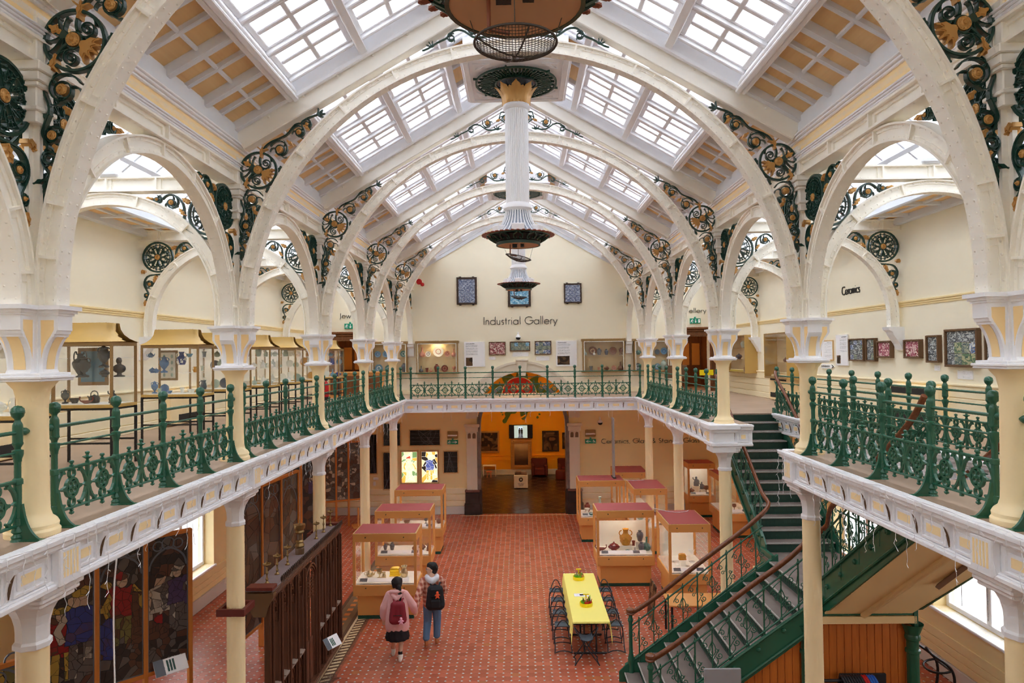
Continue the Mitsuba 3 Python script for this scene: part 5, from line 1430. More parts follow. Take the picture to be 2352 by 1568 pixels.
# ---------------------------------------------------------------- vessels (unit height, standing on z = 0)
def handle(mb, r0, z0, z1, out, side=1, w=0.03):
 mb.tube([(side * x, 0, z) for x, z in bez((r0, z0), (r0 + out * 1.5, z0 + 0.02), (r0 + out * 1.4, z1 - 0.02), (r0 * 0.8, z1), n=10)], w, 6)
VES = {}
def vessel_meshes(kind):
 b, x = MB(), []
 if kind == 'urn':
  b.lathe([(0, 0), (0.2, 0), (0.2, 0.08), (0.14, 0.1), (0.06, 0.14), (0.05, 0.2), (0.12, 0.27), (0.24, 0.45), (0.26, 0.6), (0.24, 0.66), (0.16, 0.74), (0.12, 0.82), (0.17, 0.87), (0.1, 0.92), (0.03, 0.95), (0.04, 0.98), (0, 1)], 20)
  for s in (-1, 1): h = MB(); handle(h, 0.2, 0.68, 0.88, 0.08, s, 0.024); x.append(('handle', h))
 elif kind == 'amphora':
  b.lathe([(0, 0), (0.16, 0), (0.16, 0.04), (0.07, 0.08), (0.12, 0.16), (0.25, 0.4), (0.28, 0.56), (0.2, 0.68), (0.11, 0.74), (0.1, 0.86), (0.16, 0.9), (0.14, 0.92), (0, 0.92)], 20)
  for s in (-1, 1): h = MB(); handle(h, 0.22, 0.64, 1.0, 0.03, s, 0.024); h.tube([(s * 0.18, 0, 1.0), (s * 0.15, 0, 0.98), (s * 0.14, 0, 0.9)], 0.024, 6); x.append(('handle', h))
 elif kind == 'portland':
  b.lathe([(0, 0), (0.22, 0), (0.24, 0.02), (0.33, 0.25), (0.36, 0.45), (0.3, 0.58), (0.18, 0.68), (0.14, 0.82), (0.19, 0.96), (0.21, 1.0), (0.15, 0.98), (0, 0.9)], 24)
  for s in (-1, 1): h = MB(); handle(h, 0.3, 0.6, 0.9, 0.1, s, 0.035); x.append(('handle', h))
  r = MB()
  rg = np.random.default_rng(5)
  for q in range(26):
   a = rg.uniform(0, 6.28); z = rg.uniform(0.1, 0.45); rr = np.interp(z, [0, 0.25, 0.45, 0.58], [0.25, 0.33, 0.36, 0.3])
   r.ball((rr * math.cos(a), rr * math.sin(a), z), 0.06, 1, (0.6 + 0.4 * abs(math.sin(a)), 0.6 + 0.4 * abs(math.cos(a)), rg.uniform(0.8, 2.0)))
  x.append(('relief_figures', r))
 elif kind == 'teapot':
  b.lathe([(0, 0), (0.3, 0), (0.32, 0.04), (0.5, 0.28), (0.5, 0.46), (0.34, 0.66), (0.3, 0.7), (0.1, 0.82), (0.05, 0.88), (0.07, 0.94), (0, 1)], 18)
  s = MB(); s.tube([(0.44, 0, 0.25), (0.62, 0, 0.36), (0.68, 0, 0.55), (0.78, 0, 0.68)], [0.12, 0.08, 0.06, 0.045], 8); x.append(('spout', s))
  h = MB(); h.tube([(-a, 0, z) for a, z in bez((0.44, 0.58), (0.85, 0.75), (0.85, 0.1), (0.46, 0.2), n=10)], 0.04, 6); x.append(('handle', h))
 elif kind == 'kettle':
  b.lathe([(0, 0), (0.34, 0), (0.38, 0.04), (0.42, 0.4), (0.3, 0.6), (0.12, 0.64), (0.05, 0.7), (0, 0.72)], 18)
  s = MB(); s.tube([(-0.36, 0, 0.35), (-0.5, 0, 0.5), (-0.56, 0, 0.58)], [0.08, 0.05, 0.04], 8); x.append(('spout', s))
  h = MB(); h.tube([(a, 0, z) for a, z in bez((0.3, 0.6), (0.36, 1.12), (-0.36, 1.12), (-0.3, 0.6), n=12)], 0.04, 6); x.append(('handle', h))
 elif kind == 'plate':     # stands upright, facing +y
  b.lathe([(0, 0.02), (0.3, 0.02), (0.36, 0.04), (0.5, 0.07), (0.5, 0.05), (0.34, 0.0), (0, 0.0)], 28, (0, 0, 0.5), lambda v: np.stack([v[:, 0], -v[:, 2], v[:, 1]], 1))
  r = MB(); r.lathe([(0.2, 0.023), (0.23, 0.028), (0.26, 0.023)], 24, (0, 0, 0.5), lambda v: np.stack([v[:, 0], -v[:, 2], v[:, 1]], 1)); x.append(('painted_ring', r))
 elif kind == 'bowl':
  b.lathe([(0, 0), (0.5, 0), (0.5, 0.1), (0.8, 0.6), (1.0, 1.0), (0.95, 1.0), (0.72, 0.58), (0.4, 0.16), (0, 0.14)], 22)
 elif kind == 'jug':
  b.lathe([(0, 0), (0.26, 0), (0.28, 0.04), (0.34, 0.3), (0.3, 0.55), (0.22, 0.72), (0.24, 0.9), (0.3, 1.0), (0.25, 0.99), (0.18, 0.8), (0, 0.6)], 18)
  h = MB(); handle(h, 0.26, 0.3, 0.92, 0.22, -1, 0.04); x.append(('handle', h))
 elif kind == 'bottle':
  b.lathe([(0, 0), (0.2, 0), (0.3, 0.1), (0.33, 0.26), (0.26, 0.42), (0.1, 0.56), (0.07, 0.66), (0.07, 0.92), (0.11, 1.0), (0.06, 0.98), (0, 0.9)], 18)
 elif kind == 'vase':
  b.lathe([(0, 0), (0.18, 0), (0.2, 0.04), (0.3, 0.4), (0.33, 0.62), (0.26, 0.8), (0.14, 0.88), (0.15, 0.96), (0.19, 1.0), (0.13, 0.98), (0, 0.8)], 18)
 elif kind == 'beaker':
  b.lathe([(0, 0), (0.3, 0), (0.3, 0.05), (0.26, 0.12), (0.3, 0.7), (0.42, 1.0), (0.38, 1.0), (0.24, 0.66), (0, 0.2)], 16)
 elif kind == 'goblet':
  b.lathe([(0, 0), (0.28, 0), (0.26, 0.05), (0.06, 0.1), (0.05, 0.38), (0.1, 0.44), (0.3, 0.56), (0.34, 0.8), (0.3, 1.0), (0.27, 1.0), (0.3, 0.8), (0.24, 0.58), (0, 0.48)], 18)
 elif kind == 'lidded':
  b.lathe([(0, 0), (0.3, 0), (0.3, 0.05), (0.22, 0.1), (0.5, 0.3), (0.55, 0.48), (0.45, 0.6), (0.47, 0.64), (0.2, 0.8), (0.06, 0.86), (0.08, 0.94), (0, 1.0)], 18)
  for s in (-1, 1): h = MB(); handle(h, 0.44, 0.3, 0.58, 0.14, s, 0.04); x.append(('handle', h))
 elif kind == 'bust':
  b.lathe([(0, 0), (0.26, 0), (0.26, 0.06), (0.12, 0.1), (0.1, 0.2), (0, 0.22)], 16)
  b.ball((0, 0, 0.42), 0.22, 2, (1.5, 0.9, 1.1)); b.tube([(0, 0, 0.5), (0, -0.02, 0.72)], [0.14, 0.1], 10); b.ball((0, -0.03, 0.83), 0.155, 2, (0.85, 1.0, 1.15)); b.ball((0, -0.18, 0.82), 0.03, 1)
 elif kind == 'boat':
  b.lathe([(0, 0), (0.3, 0), (0.9, 0.35), (1.0, 0.5), (0.9, 0.5), (0.3, 0.2), (0, 0.15)], 18, (0, 0, 0), lambda v: v * [1, 0.45, 1])
  for s in (-1, 1): b.tube([(s * 0.9, 0, 0.45), (s * 1.05, 0, 0.75), (s * 1.0, 0, 1.0)], [0.1, 0.08, 0.05], 8); b.ball((s * 1.0, 0, 1.0), 0.12, 1)
 elif kind == 'figure':
  b.lathe([(0, 0), (0.3, 0), (0.3, 0.1), (0.25, 0.12), (0.3, 0.3), (0.2, 0.6), (0.12, 0.74), (0.06, 0.78), (0, 0.8)], 14); b.ball((0, 0, 0.88), 0.12, 2); b.tube([(0.18, 0, 0.65), (0.32, -0.05, 0.5), (0.2, -0.15, 0.42)], 0.05, 6); b.tube([(-0.18, 0, 0.65), (-0.34, -0.02, 0.74), (-0.36, -0.06, 0.92)], 0.045, 6)
 elif kind == 'casket':
  b.fbox(lambda q: q, -0.6, 0.6, -0.4, 0.4, 0.1, 0.62, 0.04); b.box(-0.66, 0.66, -0.46, 0.46, 0.0, 0.1, 0.03); b.box(-0.64, 0.64, -0.44, 0.44, 0.6, 0.7, 0.03)
  l = MB(); l.prism(Polygon([(-0.6, 0.7), (0.6, 0.7), (0.5, 0.92), (0.3, 1.0), (-0.3, 1.0), (-0.5, 0.92)]), -0.4, 0.4, lambda q: np.stack([q[:, 0], q[:, 2], q[:, 1]], 1)); x.append(('lid', l))
 return b, x
def vessel(kind, mat, loc, h, label, group=None, rz=0.0, cat=None, accent=None, name=None):
 if kind not in VES:
  b, x = vessel_meshes(kind)
  VES[kind] = (mikit.ply(b.out(), 'm_ceramic', smooth=40), [(n, mikit.ply(m.out(), 'm_ceramic', smooth=40)) for n, m in x])
 body, extra = VES[kind]
 names = dict(urn='lidded_urn', amphora='amphora', portland='vase', lidded='lidded_pot', bust='portrait_bust', boat='boat_lamp', figure='figurine', beaker='beaker')
 cats = dict(urn='urn', amphora='vase', portland='vase', lidded='pot', bust='bust', boat='lamp', figure='figurine')
 key = thing(name or names.get(kind, kind), label, cat or cats.get(kind, kind), group)
 tw = move(loc[0], loc[1], loc[2], rz, (h, h, h))
 if not extra:
  scene[key] = {**body, 'to_world': tw, 'bsdf': {'type': 'ref', 'id': mat}}
 else:
  again(key, 'body', body, tw, None, mat)
  for n, src in extra:
   again(key, n, src, tw, None, accent or mat)
 return key
def framed(base, label, cat, group, x0, x1, z0, z1, fr=0.04, dep=0.05, fmat='m_darkframe', inner=None, plane='end', hooks=False, y=None):
 """a frame on the end wall (plane 'end', x right, z up) or on the right wall (plane 'right', x = y position). inner(key, f, x0, x1, z0, z1) fills it"""
 key = thing(base, label, cat, group)
 if plane == 'end':
  yy = YE if y is None else y
  f = lambda q: np.stack([q[:, 0], yy - q[:, 2], q[:, 1]], 1)
 elif plane == 'right':
  f = lambda q: np.stack([XW - q[:, 2], q[:, 0], q[:, 1]], 1)
 if fr:
  mb = MB()
  for a, b, c, d in ((x0, x1, z0, z0 + fr), (x0, x1, z1 - fr, z1), (x0, x0 + fr, z0 + fr, z1 - fr), (x1 - fr, x1, z0 + fr, z1 - fr)):
   mb.fbox(f, a, b, c, d, 0, dep, 0.006)
  mb.fbox(f, x0 + fr, x1 - fr, z0 + fr, z1 - fr, 0, dep * 0.3)
  part(key, 'frame', mb, fmat)
 if inner:
  inner(key, f, x0 + fr, x1 - fr, z0 + fr, z1 - fr, dep)
 if hooks:
  for h in (0.18, 0.82):
   for z in (z1, z0 - 0.03):
    mb = MB(); c = x0 + (x1 - x0) * h; mb.fbox(f, c - 0.04, c + 0.04, z, z + 0.03, 0, 0.04); part(key, 'fixing', mb, 'm_ink')
 return key
def tiles_in(nx, nz, mats, glaze=None):
 def inner(key, f, x0, x1, z0, z1, dep):
  w, h = (x1 - x0) / nx, (z1 - z0) / nz
  for i in range(nx):
   for j in range(nz):
    mb = MB(); mb.fbox(f, x0 + w * i + 0.002, x0 + w * (i + 1) - 0.002, z0 + h * j + 0.002, z0 + h * (j + 1) - 0.002, dep * 0.3, dep * 0.62, 0.003)
    m = mats[(i * 3 + j * 7 + (i * j)) % len(mats)]
    part(key, 'tile', mb, m)
 return inner
def paper_in(lines, pic=None, mat='m_paper', head=True):
 """white sheet with rows of small grey print; pic = (x0, x1, z0, z1) as fractions"""
 def inner(key, f, x0, x1, z0, z1, dep):
  mb = MB(); mb.fbox(f, x0, x1, z0, z1, dep * 0.2, dep * 0.9); part(key, 'sheet', mb, mat)
  W_, H_ = x1 - x0, z1 - z0
  mb = MB(); rg = np.random.default_rng(int(abs(x0 * 1000)) + lines)
  if head:
   mb.fbox(f, x0 + 0.08 * W_, x0 + 0.5 * W_, z1 - 0.09 * H_, z1 - 0.065 * H_, dep * 0.9, dep * 0.9 + 0.001)
  k = 0
  for i in range(lines):
   if i % 4 == 3: continue
   z = z1 - (0.14 + 0.8 * i / max(lines, 1) * (0.55 if pic else 1.0)) * H_
   e = 0.7 + rg.uniform(-0.08, 0.0)
   mb.fbox(f, x0 + 0.08 * W_, x0 + e * W_, z, z + 0.008 * H_, dep * 0.9, dep * 0.9 + 0.001); k += 1
  if mb.v:
   part(key, 'print', mb, 'm_print', kind='stuff')
  if pic:
   mb = MB(); mb.fbox(f, x0 + pic[0] * W_, x0 + pic[1] * W_, z0 + pic[2] * H_, z0 + pic[3] * H_, dep * 0.9, dep * 0.9 + 0.0015); part(key, 'photograph', mb, 'm_painting', label='small dark photograph')
 return inner
def plain_in(mat, name='canvas'):
 def inner(key, f, x0, x1, z0, z1, dep):
  mb = MB(); mb.fbox(f, x0, x1, z0, z1, dep * 0.3, dep * 0.5); part(key, name, mb, mat)
 return inner
def letters(base, label, text, x0, x1, zb, cap, f, depth=0.02, mat='m_ink', weight=0.062):
 key = thing(base, label, 'lettering')
 # each letter a part
 x = 0.0; adv = []
 for ch in text:
  a, st = GLYPH[ch]; adv.append((x, ch)); x += a + 0.10
 tot = x - 0.10; sx = (x1 - x0) / tot
 for px_, ch in adv:
  st = GLYPH[ch][1]
  if not st: continue
  g = unary_union([LineString([(a * sx / cap, b) for a, b in s_]).buffer(weight / 2, quad_segs=3, cap_style='flat') for s_ in st])
  g = affinity.translate(affinity.scale(g, cap, cap, origin=(0, 0)), x0 + px_ * sx, zb).simplify(0.001)
  mb = MB(); mb.prism(g, 0.0, depth, f); part(key, 'letter', mb, mat)
 return key
FE = lambda q: np.stack([q[:, 0], YE - q[:, 2], q[:, 1]], 1)
letters('wall_lettering', 'large thin black lettering Industrial Gallery on the end wall', 'Industrial Gallery', -1.36, 1.44, 7.155, 0.285, FE, weight=0.075)
letters('wall_lettering', 'thin dark lettering Jewellery over the left gallery door', 'Jewellery', -6.86, -5.75, 7.475, 0.19, FE, weight=0.085)
letters('wall_lettering', 'thin dark lettering Jewellery over the right gallery door', 'Jewellery', 5.98, 7.09, 7.50, 0.17, FE, weight=0.085)
letters('wall_lettering', 'thin dark lettering Ceramics, Glass & Stained Glass on the lower end wall', 'Ceramics, Glass & Stained Glass', 3.05, 6.75, 2.60, 0.17, FE, weight=0.085)
FR = lambda q: np.stack([XW - q[:, 2], 2 * 16.26 - q[:, 0], q[:, 1]], 1)
letters('wall_lettering', 'black lettering Ceramics high on the right gallery wall', 'Ceramics', 15.83, 16.69, 7.32, 0.19, FR, weight=0.10)
# ---------------------------------------------------------------- end wall, gallery level
GT = 'framed tile panels on the end wall'
framed('tile_frame', 'tall dark frame of blue and white patterned tiles, left on the end wall', 'tile panel', GT, -2.37, -1.60, 7.93, 8.97, 0.07, 0.07, inner=tiles_in(6, 8, ['m_tile_bw']), hooks=True)
framed('tile_frame', 'dark frame of pale blue tiles behind the hanging ventilator', 'tile panel', GT, -0.42, 0.45, 7.83, 8.92, 0.08, 0.07, inner=tiles_in(3, 4, ['m_tile_blue']), hooks=True)
framed('tile_frame', 'small square dark frame of blue tiles, right on the end wall', 'tile panel', GT, 1.71, 2.38, 7.93, 8.68, 0.05, 0.07, inner=tiles_in(3, 3, ['m_tile_bw']), hooks=True)
framed('tile_frame', 'brown frame of red animal tiles above the arch', 'tile panel', GT, -1.167, -0.53, 5.99, 6.50, 0.03, 0.06, 'm_brownframe', tiles_in(4, 3, ['m_tile_red']))
framed('tile_frame', 'grey green frame of sage and blue tiles over the keystone', 'tile panel', GT, -0.373, 0.40, 6.13, 6.50, 0.035, 0.06, 'm_brownframe', tiles_in(5, 2, ['m_tile_sage', 'm_tile_sage', 'm_tile_blue']))
framed('tile_frame', 'brown frame of mixed blue tiles right of the keystone', 'tile panel', GT, 0.573, 1.205, 5.99, 6.51, 0.03, 0.06, 'm_brownframe', tiles_in(4, 3, ['m_tile_mix', 'm_tile_bw', 'm_tile_mix', 'm_tile_sage']))
for x0, x1, z0, z1, lab in ((-1.17, -0.92, 5.82, 5.935, 'small white label under the red tiles'), (-0.275, 0.334, 5.93, 6.10, 'wide white label over the keystone'), (0.615, 1.12, 5.76, 5.93, 'white label under the blue tiles')):
 framed('caption_label', lab, 'label', 'captions on the end wall', x0, x1, z0, z1, 0, 0.012, inner=paper_in(6, head=False))
framed('text_panel', 'white text panel with a small portrait, left of the arch', 'text panel', None, -2.11, -1.32, 5.56, 6.51, 0, 0.04, inner=paper_in(16, (0.08, 0.4, 0.04, 0.37)))
framed('text_panel', 'white text panel with a group photograph, right of the arch', 'text panel', None, 1.38, 2.17, 5.54, 6.51, 0, 0.04, inner=paper_in(16, (0.06, 0.65, 0.06, 0.4)))
def wall_case(label, x0, x1, z0, z1, items, lit=False, backmat='m_wallcase', glassy=True):
 key = thing('wall_display_case', label, 'display case')
 y0 = YE - 0.30
 mb = MB(); mb.box(x0 - 0.04, x1 + 0.04, y0 - 0.02, YE, z1 - 0.07, z1 + 0.02, 0.01); mb.box(x0, x0 + 0.04, y0, YE, z0 + 0.07, z1 - 0.07); mb.box(x1 - 0.04, x1, y0, YE, z0 + 0.07, z1 - 0.07)
 part(key, 'frame', mb, 'm_casewood')
 mb = MB(); mb.box(x0 - 0.04, x1 + 0.04, y0 - 0.03, YE, z0, z0 + 0.07, 0.01); part(key, 'base', mb, 'm_casewood')
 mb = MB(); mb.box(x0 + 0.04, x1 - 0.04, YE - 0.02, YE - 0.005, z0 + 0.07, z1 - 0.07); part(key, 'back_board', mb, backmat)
 mb = MB()
 for a, b, c, d in ((x0 + 0.04, x1 - 0.04, z1 - 0.10, z1 - 0.07), (x0 + 0.04, x0 + 0.065, z0 + 0.07, z1 - 0.1), (x1 - 0.065, x1 - 0.04, z0 + 0.07, z1 - 0.1)):
  mb.box(a, b, y0 - 0.005, y0 + 0.015, c, d)
 part(key, 'glazing_trim', mb, 'm_ceramic')
 zs = z0 + 0.07 + (z1 - z0) * 0.47
 mb = MB(); mb.box(x0 + 0.05, x1 - 0.05, y0 + 0.05, YE - 0.03, zs - 0.008, zs); part(key, 'glass_shelf', mb, 'm_shelfglass')
 mb = MB(); v = [[x0 + 0.06, y0, z0 + 0.07], [x1 - 0.06, y0, z0 + 0.07], [x1 - 0.06, y0, z1 - 0.1], [x0 + 0.06, y0, z1 - 0.1]]; mb.add(v, [[0, 1, 2, 3]]); part(key, 'pane', mb, 'm_glass')
 for i, (kind, mat, u, lv, h, lab, acc) in enumerate(items):
  z = zs if lv else z0 + 0.075
  vessel(kind, mat, (x0 + (x1 - x0) * u, YE - 0.14 if kind != 'plate' else YE - 0.09, z), h, lab, 'pieces in the end wall cases', 0, None, acc)
 if lit:
  lk = MB(); lk.box((x0 + x1) / 2 - 0.14, (x0 + x1) / 2 + 0.14, y0 + 0.1, y0 + 0.16, z1 - 0.085, z1 - 0.075)
  d = mikit.ply(lk.out(), 'm_ceramic'); d['emitter'] = {'type': 'area', 'radiance': rgb(1.3, 1.05, 0.65)}
  scene[key + '__lamp'] = d
scene['m_shelfglass'] = {'type': 'thindielectric', 'int_ior': 1.5}
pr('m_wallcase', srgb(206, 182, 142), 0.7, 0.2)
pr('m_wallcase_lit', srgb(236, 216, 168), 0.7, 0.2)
wall_case('lit wall case with red and white lustre plates, left of the arch', -3.89, -2.34, 5.31, 6.54, [
 ('bottle', 'm_pinkplate', 0.13, 1, 0.36, 'slim lustre bottle on the upper shelf of the lit case, left end', None), ('plate', 'm_ceramic', 0.27, 1, 0.22, 'small white plate with red centre in the lit wall case', 'm_oxblood'),
 ('plate', 'm_ceramic', 0.52, 1, 0.40, 'large white and red plate in the middle of the lit wall case', 'm_pinkplate'), ('plate', 'm_pinkplate', 0.74, 1, 0.22, 'small pink plate right of the large plate in the lit wall case', 'm_oxblood'),
 ('bottle', 'm_pinkplate', 0.9, 1, 0.30, 'slim lustre bottle on the upper shelf of the lit case, right end', None), ('bottle', 'm_slate', 0.1, 0, 0.24, 'dark round bottle at the bottom left of the lit wall case', None),
 ('beaker', 'm_redclay', 0.24, 0, 0.16, 'small red beaker at the bottom of the lit wall case', None), ('bottle', 'm_pinkplate', 0.34, 0, 0.17, 'little pink bottle at the bottom of the lit wall case', None),
 ('vase', 'm_redclay', 0.48, 0, 0.30, 'red lustre vase at the bottom of the lit wall case', None), ('plate', 'm_redclay', 0.67, 0, 0.26, 'dark red plate at the bottom of the lit wall case', 'm_pinkplate'),
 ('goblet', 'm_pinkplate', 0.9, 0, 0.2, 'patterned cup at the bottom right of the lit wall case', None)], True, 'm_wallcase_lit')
wall_case('dim wall case with blue plates behind the farthest left column', -5.59, -4.25, 5.33, 6.54, [
 ('plate', 'm_bluegl', 0.15, 1, 0.24, 'blue plate at the left of the upper shelf, far left wall case', 'm_navy'), ('plate', 'm_bluegl', 0.38, 1, 0.24, 'second blue plate on the upper shelf, far left wall case', 'm_navy'), ('plate', 'm_teal', 0.88, 1, 0.24, 'teal plate at the right of the upper shelf, far left wall case', 'm_ceramic'),
 ('plate', 'm_bluegl', 0.18, 0, 0.3, 'large blue dish at the bottom of the far left wall case', 'm_ceramic'), ('plate', 'm_teal', 0.45, 0, 0.26, 'dark blue dish at the bottom of the far left wall case', 'm_ceramic'), ('vase', 'm_slate', 0.9, 0, 0.33, 'grey vase at the bottom right of the far left wall case', None)])
wall_case('dim wall case with brown lustre pots, right of the arch', 2.37, 3.95, 5.29, 6.54, [
 ('plate', 'm_browngl', 0.25, 1, 0.32, 'faint brown plate at the back of the right wall case', 'm_wallcase'), ('bottle', 'm_celadon', 0.06, 1, 0.22, 'pale bottle at the left end of the right wall case', None), ('bottle', 'm_ceramic', 0.28, 1, 0.16, 'small pale bottle in the right wall case', None),
 ('vase', 'm_slate', 0.4, 1, 0.26, 'slate blue vase on the upper shelf of the right wall case', None), ('vase', 'm_slate', 0.57, 1, 0.22, 'dark jar beside the brown plate in the right wall case', None), ('plate', 'm_browngl', 0.73, 1, 0.30, 'round brown plate on the upper shelf of the right wall case', 'm_redclay'),
 ('urn', 'm_browngl', 0.92, 1, 0.28, 'brown lidded jar at the right end of the right wall case', None), ('beaker', 'm_slate', 0.2, 0, 0.17, 'small dark pot at the bottom left of the right wall case', None), ('beaker', 'm_pinkplate', 0.38, 0, 0.12, 'small pink bowl at the bottom of the right wall case', None),
 ('lidded', 'm_browngl', 0.57, 0, 0.17, 'brown pot at the bottom of the right wall case', None), ('plate', 'm_pinkplate', 0.75, 0, 0.18, 'round pink piece at the bottom of the right wall case', 'm_slate'), ('bottle', 'm_browngl', 0.9, 0, 0.32, 'brown long-necked bottle at the bottom right of the right wall case', None)])
wall_case('dim wall case with blue plates behind the farthest right column', 4.30, 5.62, 5.29, 6.52, [
 ('lidded', 'm_teal', 0.13, 1, 0.2, 'teal pot on the upper shelf, far right wall case', None), ('plate', 'm_slate', 0.68, 1, 0.2, 'grey plate on the upper shelf, far right wall case', 'm_teal'), ('plate', 'm_bluegl', 0.87, 1, 0.26, 'light blue plate on the upper shelf, far right wall case', 'm_navy'),
 ('plate', 'm_slate', 0.12, 0, 0.26, 'dark dish at the bottom left of the far right wall case', 'm_ceramic'), ('plate', 'm_bluegl', 0.68, 0, 0.24, 'bright blue plate at the bottom of the far right wall case', 'm_ceramic'), ('vase', 'm_celadon', 0.85, 0, 0.36, 'pale vase at the bottom of the far right wall case', None)])
def dome_camera(label, x, y, z, on=None):
 key = thing('security_camera', label, 'camera')
 mb = MB(); mb.lathe([(0.02, 0.26), (0.02, 0.18), (0.05, 0.16), (0.09, 0.1), (0.095, 0.06)], 18, (x, y - 0.12, z)); mb.box(x - 0.03, x + 0.03, y - 0.12, y, z + 0.2, z + 0.26, 0.01); part(key, 'housing', mb, 'm_paper', 40)
 mb = MB(); mb.lathe([(0.095, 0.06), (0.085, 0.02), (0.05, -0.02), (0, -0.035)], 18, (x, y - 0.12, z)); part(key, 'dome', mb, 'm_screen', True)
dome_camera('white dome camera with black lens under the big lettering', -0.05, YE, 6.59)
dome_camera('small white dome camera on the lower end wall right of the arch', 3.0, YE, 3.34)
ak = thing('alarm_sounder', 'round red fire alarm with a small beacon high on the end wall', 'fire alarm')
mb = MB(); fy = lambda v: np.stack([v[:, 0], -v[:, 2], v[:, 1]], 1)
mb.lathe([(0, 0.07), (0.035, 0.07), (0.04, 0.05), (0.10, 0.045), (0.11, 0.0)], 20, (-3.8, YE, 8.83), fy); part(ak, 'sounder', mb, 'm_red', 40)
mb = MB(); mb.lathe([(0, 0.1), (0.04, 0.09), (0.07, 0.05), (0.07, 0)], 16, (-3.67, YE, 8.72), fy); part(ak, 'beacon', mb, 'm_red', 40)
def exit_sign(label, x0, x1, z0, z1, y, flip=False, arrow='down', on='end'):
 key = thing('exit_sign', label, 'exit sign')
 mb = MB(); mb.box(x0, x1, y - 0.06, y - 0.02, z0, z1, 0.006); mb.box((x0 + x1) / 2 - 0.03, (x0 + x1) / 2 + 0.03, y - 0.05, y, z1, z1 + 0.06); part(key, 'box', mb, 'm_exit')
 w, h = x1 - x0, z1 - z0
 g = []
 P_ = lambda a, b: (x0 + (1 - a if flip else a) * w, z0 + b * h)
 man = unary_union([Point(P_(0.24, 0.78)).buffer(0.09 * h), LineString([P_(0.22, 0.68), P_(0.17, 0.42)]).buffer(0.07 * h), LineString([P_(0.17, 0.42), P_(0.25, 0.28), P_(0.24, 0.12)]).buffer(0.045 * h),
      LineString([P_(0.17, 0.42), P_(0.1, 0.3), P_(0.05, 0.28)]).buffer(0.045 * h), LineString([P_(0.21, 0.65), P_(0.3, 0.5), P_(0.34, 0.56)]).buffer(0.035 * h), LineString([P_(0.21, 0.65), P_(0.12, 0.6), P_(0.1, 0.48)]).buffer(0.035 * h)])
 if arrow == 'down':
  ar = unary_union([LineString([P_(0.54, 0.85), P_(0.54, 0.25)]).buffer(0.05 * h), LineString([P_(0.47, 0.42), P_(0.54, 0.2), P_(0.61, 0.42)]).buffer(0.05 * h)])
  dr_ = sbox(*sorted((P_(0.78, 0)[0], P_(0.94, 0)[0]))[:1], z0 + 0.15 * h, max(P_(0.78, 0)[0], P_(0.94, 0)[0]), z0 + 0.85 * h)
  parts_ = [('running_figure', man), ('arrow', ar), ('door_symbol', dr_)]
 else:
  ar = unary_union([LineString([P_(0.48, 0.5), P_(0.86, 0.5)]).buffer(0.06 * h), LineString([P_(0.72, 0.75), P_(0.9, 0.5), P_(0.72, 0.25)]).buffer(0.06 * h)])
  parts_ = [('running_figure', man), ('arrow', ar)]
 for nm, gg in parts_:
  mb = MB(); mb.prism(gg, 0.06, 0.063, lambda q: np.stack([q[:, 0], y - q[:, 2], q[:, 1]], 1)); part(key, nm, mb, 'm_paper')
 return key
exit_sign('green exit sign with arrow down over the left gallery door', -6.66, -6.23, 7.065, 7.265, YE)
exit_sign('green exit sign with arrow down over the right gallery door', 6.46, 6.86, 7.09, 7.285, YE)
exit_sign('green exit sign pointing right on the lower end wall left of the arch', -2.79, -2.38, 2.64, 2.80, YE, False, 'side')
exit_sign('green exit sign pointing left on the lower end wall right of the arch', 2.43, 2.84, 2.61, 2.77, YE, True, 'side')
for i, x in enumerate((-2.585, 2.635)):
 lk = thing('emergency_light', f'clear bulkhead light above the lower {"left" if i == 0 else "right"} exit sign', 'emergency light')
 mb = MB(); mb.box(x - 0.2, x + 0.2, YE - 0.07, YE, 2.86, 3.13, 0.02); put(lk, mb, 'm_casewood')
 mb = MB(); mb.box(x - 0.18, x + 0.18, YE - 0.075, YE - 0.07, 2.95, 3.0); part(lk, 'lens', mb, 'm_paper')
